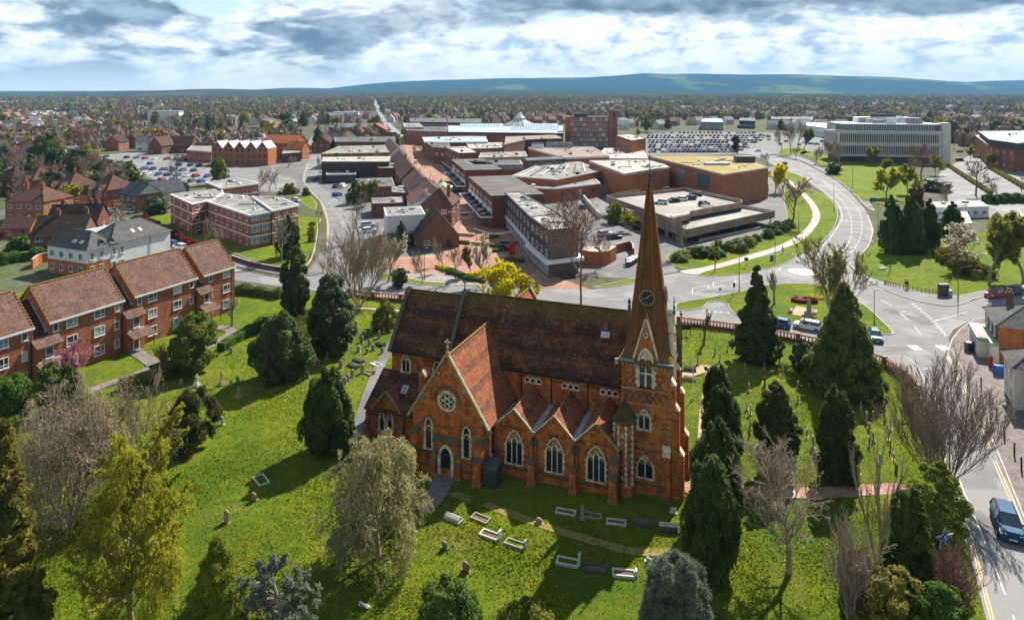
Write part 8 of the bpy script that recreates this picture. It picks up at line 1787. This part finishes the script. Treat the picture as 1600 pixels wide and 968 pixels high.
o=thing('post_box','red pillar post box in front of the pale green shop','post box',P(1548,573,.1));m=MB();m.lathe([(.27,0),(.27,.12),(.24,.14),(.24,1.35)],REDP,14);m.build('body',o);m=MB();m.lathe([(.28,1.35),(.28,1.42),(.1,1.55)],REDP,14);m.build('cap',o);m=MB();m.box((-.12,-.26,1.15),(.12,-.2,1.19),BLACK);m.build('slot',o)
def sign(label,px,py,top,mat,w=.6,h=.6,name='road_sign',rz=0):
 b=P(px,py);H_=(py-top)/F*b.y;o=thing(name,label,'sign',(b.x,b.y,0),R(rz));m=MB();m.tube((0,.03,0),(0,.03,H_),.035,.035,METAL,6);m.build('post',o)
 m=MB();m.lathe([(w/2,-.02),(w/2,.02)],mat,16)if w==h else m.box((-w/2,-.02,-h/2),(w/2,.02,h/2),mat);q=m.build('sign_plate',o,(0,-.03,H_-h/2));q.rotation_euler=(R(90),0,0)if w==h else(0,0,0)
for q in(('round blue sign at the tip of the curved verge',1295,392,380,BLUEP),('round blue sign beside the outer bend, upper',1294,371,362,WHITE),('blue direction sign by the footpath on the lower verge',1166,418,402,BLUEP,.9,.7),('blue information panel on the lower verge',1206,408,399,BLUEP,.8,1.2),('blue direction sign at the junction by the dark conifers',1364,322,309,BLUEP,2.2,1.3),('large blue direction sign beside the yellow tree',1226,264,253,BLUEP,2.6,2.0),('small sign post on the left end of the memorial green',1125,463,449,METAL,.5,.5),('small grey sign post left of the layby',1147,458,442,METALD,.4,.8),('round sign by the bank shrubs',1118,425,404,TERRA,.7,.7)):sign(*q)
o=thing('notice_board','dark green back of the church notice board behind the wall','notice board',P(1068,524),0);m=MB();m.box((-1.5,-.05,.9),(1.2,.05,1.75),GREENP);m.build('board',o);m=MB();m.tube((1.1,.1,0),(1.1,.1,1.7),.05,.05,GREENP,6);m.build('leg',o);m=MB();m.tube((-1.4,.1,0),(-1.4,.1,1.7),.05,.05,GREENP,6);m.build('leg',o)
b=P(1264,495,.12);o=thing('war_memorial','grey stone war memorial obelisk on steps on the green','memorial',b,R(15));m=MB();m.box((-.8,-.8,0),(.8,.8,.3),GST);m.build('step',o);m=MB();m.box((-.55,-.55,.3),(.55,.55,.9),GST);m.build('pedestal',o);m=MB();m.loft([[(-.3,-.3,.9),(.3,-.3,.9),(.3,.3,.9),(-.3,.3,.9)],[(-.17,-.17,3.3),(.17,-.17,3.3),(.17,.17,3.3),(-.17,.17,3.3)],[(-.02,-.02,3.7),(.02,-.02,3.7),(.02,.02,3.7),(-.02,.02,3.7)]],GST);m.build('obelisk',o)
sheet('memorial_paving',[(1236,492),(1256,495),(1247,504),(1251,507),(1258,500),(1270,496),(1278,485),(1262,482),(1244,479)],.135,PATHB)
def bench(label,px,py,rz,mat=WOODP,z=.12):
 o=thing('bench',label,'bench',P(px,py,z),R(rz))
 for i in range(3):m=MB();m.box((-.8,-.25+i*.16,.42),(.8,-.12+i*.16,.46),mat);m.build('seat_slat',o)
 for i in range(3):m=MB();m.box((-.8,.26,.55+i*.14),(.8,.30,.65+i*.14),mat);m.build('back_slat',o)
 for x in(-.7,.7):m=MB();m.box((x-.04,-.22,0),(x+.04,.3,.42),mat);m.box((x-.04,.24,.42),(x+.04,.3,.95),mat);m.build('leg',o)
for q in(('pale bench left of the war memorial',1236,487,70),('brown bench right of the war memorial',1273,490,70),('white bench on the park green beside the lamp post',1378,421,20,WHITE)):bench(*q)
for lb,px,py,w,h,mt in(('dark green roadside cabinet on the pavement by the park',1474,462,1.7,2.2,METALD),('small grey roadside cabinet right of the dark one',1483,463,.7,1.2,METAL),('dark A-board screen in front of the pale green shop',1519,548,1.8,1.3,METALD),('blue recycling skip beside the corner shop',1562,585,1.3,1.3,BLUEP),('bright blue bin, left of two beside the parking deck',971,350,1.6,1.5,BLUEP),('bright blue bin, right of two beside the parking deck',977.5,351,1.6,1.5,BLUEP)):
 o=thing('bin' if 'bin' in lb or 'skip' in lb else 'cabinet',lb,'bin' if 'bin' in lb or 'skip' in lb else 'cabinet',P(px,py,.1));m=MB();m.box((-w/2,-.4,0),(w/2,.4,h-.1),mt);m.build('body',o);m=MB();m.extr([(-.45,h-.1),(.45,h-.1),(.3,h+.02),(-.3,h+.02)],-w/2-.04,w/2+.04,mt,axis='x');m.build('lid',o)
bo_=MB();bo_.loft([[(-.45,-.4,0),(.45,-.4,0),(.45,.4,0),(-.45,.4,0)],[(-.6,-.5,1.1),(.6,-.5,1.1),(.6,.5,1.1),(-.6,.5,1.1)]],METALD);bom=bo_.mesh('body',fix=True);ld=MB();ld.extr([(-.52,1.1),(.52,1.1),(0,1.3)],-.62,.62,METALD,axis='x');ldm=ld.mesh('lid',fix=True)
for i,(a,b)in enumerate([(992+k*4,358+k*.8)for k in range(4)]+[(982+(k%4)*4,416-(k%4)*2.5-k//4*4)for k in range(7)]):o=thing('wheelie_bin','dark wheeled bin in the row %s'%('beside the blue bins at the deck' if i<4 else 'behind the bare tree in the yard'),'bin',P(a,b,0),rc.random()*.4,'dark bins at the deck' if i<4 else 'dark bins in the yard');link('body',bom,o);link('lid',ldm,o)
for lb,px,py,z in(('blue star-shaped light decoration in the roadside trees, upper',1476,905,3.2),('blue star-shaped light decoration in the roadside trees, lower',1492,985,3.2)):
 b=P(px,py);o=thing('star_light',lb,'decoration',(b.x,b.y,0),R(15));m=MB();m.tube((0,.1,0),(0,.1,z+1),.06,.05,METALD,6);m.build('post',o);m=MB();pts=[((.85 if k%2==0 else .36)*math.sin(k*math.pi/5),(.85 if k%2==0 else .36)*math.cos(k*math.pi/5))for k in range(10)]
 for k in range(10):(x0,z0),(x1,z1)=pts[k],pts[(k+1)%10];m.tube((x0,0,z+z0),(x1,0,z+z1),.02,.02,WHITE,4);m.tube((0,.12,z),(x0,0,z+z0),.015,.015,WHITE,4)
 m.build('frame',o);m=MB();[m.tube((pts[k][0]*.9,.03,z+pts[k][1]*.9),(pts[(k+3)%10][0]*.9,-.03,z+pts[(k+3)%10][1]*.9),.045,.045,BLUEP,4)for k in range(10)];m.build('blue_strands',o)
o=thing('bandstand','small bandstand canopy with pale green tented roof in the precinct','bandstand',P(690,305));m=MB();m.lathe([(4.6,3.2),(2.6,4.0),(.9,4.8),(.1,6.3)],PALEG,10);m.build('roof',o)
for k in range(6):m=MB();m.tube((3.8*math.cos(k),3.8*math.sin(k),0),(3.8*math.cos(k),3.8*math.sin(k),3.3),.1,.1,WHITE,6);m.build('column',o)
for i,(a,b,w,mt,lb)in enumerate(((712,300,3,METALD,'dark planter by the bandstand'),(705,322,4,WOODP,'wooden slatted seat in the middle of the precinct'),(722,336,3,METALD,'dark bench block halfway down the precinct'),(727,368,5,WOODP,'long curved timber seat near the grey clad block'),(745,382,5,STONE_W,'pale stone seat wall in the precinct garden'),(770,385,6,METALD,'dark round planter at the foot of the precinct'),(765,372,5,STONE_D,'raised stone bed in the lower precinct'),(795,380,4,METALD,'cafe tables with dark chairs outside the shops'),(786,392,5,STONE_D,'raised planter beside the red sign'),(722,380,4,SOIL,'earth bed in the precinct garden'),(805,408,4,METALD,'dark planter below the red sign'))):
 o=thing('planter' if 'seat' not in lb and 'bench' not in lb and 'tables' not in lb else 'stone_bench',lb,'planter' if 'seat' not in lb and 'bench' not in lb and 'tables' not in lb else 'seat',P(a,b,.03),rc.uniform(-.6,.6));m=MB();m.extr([(-w/2,0),(w/2,0),(w/2+.15,.6),(-w/2-.15,.6)],-.7,.7,mt,axis='y');m.build('base',o);m=MB();m.box((-w/2,-.6,.6),(w/2,.6,.72),L_HEDGE if 'plant' in lb or 'bed' in lb else WOODP);m.build('top',o)
o=thing('red_kiosk','small red kiosk at the foot of the precinct','kiosk',P(800,398));m=MB();m.box((-.7,-.5,0),(.7,.5,2.4),REDP);m.build('body',o);m=MB();m.extr([(-.85,2.4),(.85,2.4),(.6,2.75),(-.6,2.75)],-.6,.6,REDP,axis='y');m.build('roof',o)
o=thing('park_rail','low timber rail fence along the edge of the park green','fence',P(1380,445,.12));c_=P(1380,445,.12)
fp=smooth_line(GP([(1382,444),(1400,448),(1440,456),(1470,458)]),6)
for p in fp:m=MB();m.box((-.06,-.06,0),(.06,.06,.7),WOODP);m.build('post',o,(p.x-c_.x,p.y-c_.y,0))
for a,b in zip(fp[:-1],fp[1:]):m=MB();m.tube((a.x-c_.x,a.y-c_.y,.55),(b.x-c_.x,b.y-c_.y,.55),.05,.05,WOODP,4);m.build('rail',o)
for a,b,x,y,z0_,z1_,lb in((735,275,690,252,6,6,'upper'),(770,320,700,330,5.5,5,'middle'),(800,360,740,355,5,5,'lower')):
 p0=P(a,b,z0_);p1=P(x,y,z1_);o=thing('bunting','string of small flags across the precinct, %s one'%lb,'bunting',p0);m=MB();n=16;pr=None;fl_=MB()
 for i in range(n+1):
  q=(p1-p0)*(i/n)-Vector((0,0,1.0*math.sin(math.pi*i/n)))
  if pr is not None:m.tube(pr,q,.02,.02,WHITE,3);fl_.poly([pr,q,(pr+q)/2-Vector((0,0,.4))],WHITE)
  pr=q
 m.build('line',o);tag(fl_.build('flags',o,fix=False),kind='stuff')
 # ------------------------------------------------------------------ the town and woods beyond
def near_obj(x,y,r):
 for ox,oy,rr in OCC:
  if(x-ox)**2+(y-oy)**2<(r+rr)**2:return True
 return False
OCC=[]
for o in list(COL.objects):
 if o.parent is None and o.get('kind')is None and o.get('category')in('building','shop','office','flats','house','hall','mall','car park','canopy'):
  ch=[c for c in o.children if c.name.startswith(('wall','upper_deck','brick_unit'))];mw=o.matrix_basis
  for c in ch:
   pts=[mw@Vector(q)for q in c.bound_box];cx=sum(p.x for p in pts)/8;cy=sum(p.y for p in pts)/8;r=max((Vector((p.x,p.y))-Vector((cx,cy))).length for p in pts)
   OCC.append((cx,cy,r*.85))
EXCL=[[(580,156),(589,156),(596,176),(622,202),(662,245),(640,250),(600,208),(584,180)],[(470,212),(512,212),(520,260),(560,320),(600,420),(500,430),(470,300)],[(620,200),(900,196),(1010,205),(1210,236),(1215,260),(1060,430),(900,430),(560,430),(620,260)],[(985,202),(1340,204),(1340,232),(1215,245),(1000,245)],[(1200,225),(1500,245),(1720,300),(1720,480),(1040,500),(1040,400),(1200,300)],[(-900,440),(230,330),(500,330),(620,430),(620,1200),(-900,1200)],[(140,235),(330,240),(475,258),(480,305),(280,296),(150,262)],[(215,275),(480,275),(500,430),(215,350)]]
def blocked(x,y,r=5):
 px,py=px_of(x,y)
 return any(inpoly(px,py,e)for e in EXCL)or near_obj(x,y,r)
NW=['red brick','brown brick','white rendered','dark brick','cream','brick']
HW=[BRICK_R,BRICK_B,RENDW,BRICK_D,CREAM,BRICK_R];HT=[TILE_RB,TILE_DK,SLATE,TILE_RB,TILE_DK,TILE_DK];TN=['red-brown tiled','dark tiled','grey slate','red-brown tiled','dark tiled','dark tiled']
HP=[]
def house_proto(i):
 hip=i in(3,);w,d,ze,zr=(8.5,8,5.2,8.4)if i!=2 else(8,8,5.3,8.2)
 t=house('town_house','x','house',0,0,0,w,d,ze,zr,'hip' if hip else 'gable',HW[i],HT[i],((w*.4,0),),2,far=True,sideg=False,at=(0,-500),doors=0);t['label']=None;del t['label']
 return t
HPR=[house_proto(i)for i in range(6)]
used=[False]*6
def sector(x,y):
 px=800+F*x/y
 return('at the far left' if px<160 else 'left of the old hall' if px<300 else 'beyond the left car park' if px<480 else 'left of the high street' if px<590 else 'right of the high street' if px<760 else 'behind the mall' if px<900 else 'behind the office slab' if px<1060 else 'beyond the big car park' if px<1300 else 'beyond the long pale office' if px<1480 else 'at the far right')
rt=random.Random(21);spots=[]
tries=0
while len(spots)<2400 and tries<30000:
 tries+=1;u=rt.random();y=330*(2700/330)**(u**.8);x=rt.uniform(-.85,.85)*y;px=800+F*x/y
 if y>700:
  dens=.95 if px>900 else(.5 if px<560 else .25)
  if rt.random()>dens:continue
 if mns.noise((x*.004,y*.004,2))<-.12:continue
 ang=rt.choice((0,12,-18,80,100,170))+mns.noise((x*.002,y*.002,5))*60;n=rt.choice((1,2,2,3,4,5,6));k=rt.randrange(6)
 if px>1050 and rt.random()<.5:k=rt.choice((2,4,5))
 if px<560 and rt.random()<.3:k=2
 for j in range(n):
  xx=x+math.cos(R(ang))*j*9.2;yy=y+math.sin(R(ang))*j*9.2
  if blocked(xx,yy,6):continue
  spots.append((yy,xx,ang,k));OCC.append((xx,yy,5.0))
spots.sort();
for i,(yy,xx,ang,k)in enumerate(spots[:240]):
 if yy<900 or True:
  o=HPR[k]if not used[k]else copy_tree(HPR[k]);used[k]=True;o.location=(xx,yy,0);o.rotation_euler=(0,0,R(ang));s=rt.uniform(1.0,1.25);o.scale=(s,s,s)
  tag(o,'%s house with %s roof %s'%(NW[k],TN[k],sector(xx,yy)),'house','houses of the town beyond')
for k in range(6):
 if not used[k]:
  for c in list(HPR[k].children_recursive)+[HPR[k]]:bpy.data.objects.remove(c)
  # the many farther houses as one mass
WM=[pmat('far_brick',(.38,.15,.09),(.24,.11,.07),.2),pmat('far_white_wall',(.62,.62,.60),None,.2),pmat('far_brown_roof',(.24,.13,.09),(.14,.085,.07),.2),pmat('far_grey_roof',(.34,.35,.37),(.24,.25,.27),.2),pmat('far_cream_wall',(.48,.42,.33),None,.2)]
V,Q,M_=[],[],[]
for(yy,xx,ang,k)in spots[240:]:
 c,s=math.cos(R(ang)),math.sin(R(ang));w,d=4.9,4.6;ze,zr=5.3,9.2;b=len(V)
 for(lx,ly,lz)in((-w,-d,0),(w,-d,0),(w,d,0),(-w,d,0),(-w,-d,ze),(w,-d,ze),(w,d,ze),(-w,d,ze),(-w,0,zr),(w,0,zr)):V.append((xx+lx*c-ly*s,yy+lx*s+ly*c,lz))
 wm=(0,0,1,0,4,1)[k];rm=(2,2,3,2,2,3)[k]
 for f,mm in(((0,1,5,4),wm),((2,3,7,6),wm),((1,2,6,5),wm),((3,0,4,7),wm),((4,5,9,8),rm),((6,7,8,9),rm),((5,6,9,9),wm),((7,4,8,8),wm)):Q.append([b+q for q in f]);M_.append(mm)
me=bpy.data.meshes.new('distant_houses');me.from_pydata(V,[],[q if q[2]!=q[3]else q[:3]for q in Q]);[me.materials.append(m_)for m_ in WM];me.polygons.foreach_set('material_index',np.array(M_,np.int32));tag(link('distant_houses',me),kind='stuff')
# a few larger pale blocks in the distance
for i,(a,b,w,h,lb)in enumerate(((255,196,34,16,'white block with blue panels among the terraces on the left'),(72,196,70,6,'long low white-roofed building at the far left'),(128,190,30,7,'white flat-roofed building left of the dark cedars'),(42,160,22,9,'distant white building near the left horizon'),(70,160,26,9,'distant blue-grey shed near the left horizon'),(540,186,34,10,'white gabled terrace left of the high street'),(340,180,24,9,'pale blue building among trees on the left'),(1120,178,40,7,'grey roofed hall right of the cypress'))):
 p=P(a,b);o=thing('pale_building',lb,'building',p,R(rt.uniform(-8,8)));m=MB();m.box((-w/2,0,0),(w/2,12,h-1),RENDW);m.build('wall',o);m=MB();m.box((-w/2-.4,-.4,h-1),(w/2+.4,12.4,h),SLATEB if i in(4,)else ROOFW);m.build('roof',o)
 for k in range(int(w/4)):win(o,-w/2+2+k*4,-.02,1.4,2,1.6,0,'w2b',True)
 # trees: the nearest ones singly, the rest as woodland
kinds=['bare','bare2','bare','oak','bare','upright','cedar','conifer','olive','dgreen','bushy','yg'];KN=dict(bare='bare grey tree',bare2='bare brown tree',oak='broad bare oak',upright='tall thin bare tree',cedar='dark round evergreen',conifer='pointed conifer',olive='olive leafing tree',dgreen='dark green bushy tree',bushy='grey-green evergreen',yg='yellow-green spring tree')
tr=[];tries=0
while len(tr)<420 and tries<9000:
 tries+=1;y=215*(900/215)**rt.random();x=rt.uniform(-.8,.8)*y
 if blocked(x,y,2.0):continue
 tr.append((y,x));OCC.append((x,y,1.5))
tr.sort()
for y,x in tr[:290]:
 k=rt.choice(kinds);h=rt.uniform(8,15)*(1.15 if y>500 else .85);town_tree(k,'%s among the houses %s'%(KN[k],sector(x,y)),0,0,0,0,'trees among the houses',at=(x,y),hw=(h,h*rt.uniform(.6,.85)))
 # woodland mass
def woods():
 rng=np.random.default_rng(77);N=20000;u=rng.uniform(0,1,N);y=380*(5200/380)**(u**.85);x=rng.uniform(-.9,.9,N)*y;cen=[]
 for i in range(N):
  px,py=800+F*x[i]/y[i],HY+F*H/y[i];nz=mns.noise((x[i]*.0035,y[i]*.0035,8))+.5*mns.noise((x[i]*.012,y[i]*.012,1))
  th=.16 if y[i]<620 else .05 if y[i]<1000 else(-.08 if(px<560 or px>930)else-.5)
  if y[i]>2200:th-=.25
  if px>1250 and 900<y[i]<2400:th+=.12
  if nz<th or any(inpoly(px,py,e)for e in EXCL)or(y[i]<1500 and near_obj(x[i],y[i],2)):continue
  cen.append((x[i],y[i]))
 cen=np.array(cen);n=len(cen);far=np.clip((cen[:,1]-600)/2500,0,1);hh=rng.uniform(8,15,n)*(1+.3*far);ww=hh*rng.uniform(.55,.9,n)*(1+.9*far);kind=rng.choice(5,n,p=[.42,.34,.07,.10,.07])
 hh=np.where(kind==2,hh*1.15,hh);ww=np.where(kind==2,ww*.6,ww)
 K=54;Vs=np.empty((n,K,3,3));d=rng.normal(0,1,(n,K,3));d/=np.linalg.norm(d,axis=2)[:,:,None];d[:,:,2]=np.abs(d[:,:,2])*1.5-.5;r=rng.uniform(.55,1.0,(n,K,1))
 lob=1+.25*np.sin(d[:,:,:1]*4+rng.uniform(0,6,(n,1,1)))
 c=d*r*lob*np.stack([ww/2,ww/2,hh*.45],1)[:,None,:]+np.stack([cen[:,0],cen[:,1],hh*.55],1)[:,None,:]
 s=(ww*.17)[:,None,None]*rng.uniform(.6,1.5,(n,K,1));thin=np.where(kind<2,.35,1.0)[:,None,None];a=rng.normal(0,1,(n,K,3));a[:,:,2]+=np.where(kind<2,1.6,0)[:,None];a/=np.linalg.norm(a,axis=2)[:,:,None];b=np.cross(a,d+rng.normal(0,.4,(n,K,3)));b/=np.linalg.norm(b,axis=2)[:,:,None]+1e-6
 Vs[:,:,0]=c-b*s*.6*thin-a*s*.6;Vs[:,:,1]=c+b*s*.6*thin-a*s*.6;Vs[:,:,2]=c+a*s*1.0
 # a low solid heart per tree so the wood closes up
 hv=[];hf=[];hm=[]
 ang=np.arange(5)*2*np.pi/5
 ring=np.stack([np.cos(ang),np.sin(ang)],1);base=np.zeros((n,11,3));base[:,:5,:2]=cen[:,None]+ring[None]*(ww*.34)[:,None,None];base[:,5:10,:2]=cen[:,None]+ring[None]*(ww*.40)[:,None,None];base[:,5:10,2]=(hh*.5)[:,None];base[:,10,:2]=cen;base[:,10,2]=hh*.86;base[:,:5,2]=0.0
 fs=[]
 for k in range(5):k2=(k+1)%5;fs+=[(k,k2,5+k2),(k,5+k2,5+k),(5+k,5+k2,10)]
 fs=np.array(fs);F2=(np.arange(n)*11)[:,None,None]+fs[None];V=Vs.reshape(-1,3);F1=np.arange(len(V)).reshape(-1,3)
 allV=np.vstack([V,base.reshape(-1,3)]);allF=np.vstack([F1,F2.reshape(-1,3)+len(V)]);mi=np.concatenate([np.repeat(kind,K),np.repeat(kind,15)])
 mats=[BARKF,pmat('far_brown_twigs',(.23,.155,.10),(.14,.095,.065),.05,1),L_CONI,leafmat('far_green',(.085,.11,.03),(.13,.15,.04),.2),leafmat('far_spring',(.32,.28,.05),(.22,.22,.04),.2)]
 tag(link('woodland',np_mesh('woodland',allV,allF,mats,mi)),kind='stuff');print('woods',n)
woods()
# haze: one closed box of thin pale air round everything
m=MB();m.box((-14000,-60,-1.0),(14000,10200,420),METAL);hz=m.build('haze',fix=False);hz.data.materials.clear();hm3=bpy.data.materials.new('haze_air');hm3.use_nodes=True;nt=hm3.node_tree;nt.nodes.clear();ou=nt.nodes.new('ShaderNodeOutputMaterial');pv=nt.nodes.new('ShaderNodeVolumePrincipled')
pv.inputs['Color'].default_value=(.30,.62,1.0,1);pv.inputs['Density'].default_value=0.000065;pv.inputs['Anisotropy'].default_value=0.0;nt.links.new(pv.outputs[0],ou.inputs['Volume']);hz.data.materials.append(hm3);tag(hz,kind='stuff')
# pieces too small to pick apart singly
for o in COL.objects:
 if o.parent and o.name.split('.')[0]in('diaper_bricks','arch_bricks','quoins','turret_quoins','verge_tiles','ridge_tiles','hip_tiles','kneeler_stones','door_handles','foliage','twig_haze','crown','numerals'):o['kind']='stuff' if o.name.split('.')[0]not in('crown',)else None
 if o.get('kind')is None and 'kind' in o:del o['kind']
OR=('nearest','second nearest','third nearest','fourth nearest','fifth nearest','sixth nearest','seventh nearest','eighth nearest','ninth nearest','tenth nearest')
by={}
for o in COL.objects:
 if o.parent is None and o.get('group')and o.get('label'):by.setdefault((o['label'],o['group']),[]).append(o)
for(lb,g_),L_ in by.items():
 if 2<=len(L_)<=10 and 'precinct' not in g_:
  for i,o in enumerate(sorted(L_,key=lambda q:q.location.y)):o['label']=lb+', '+OR[i]
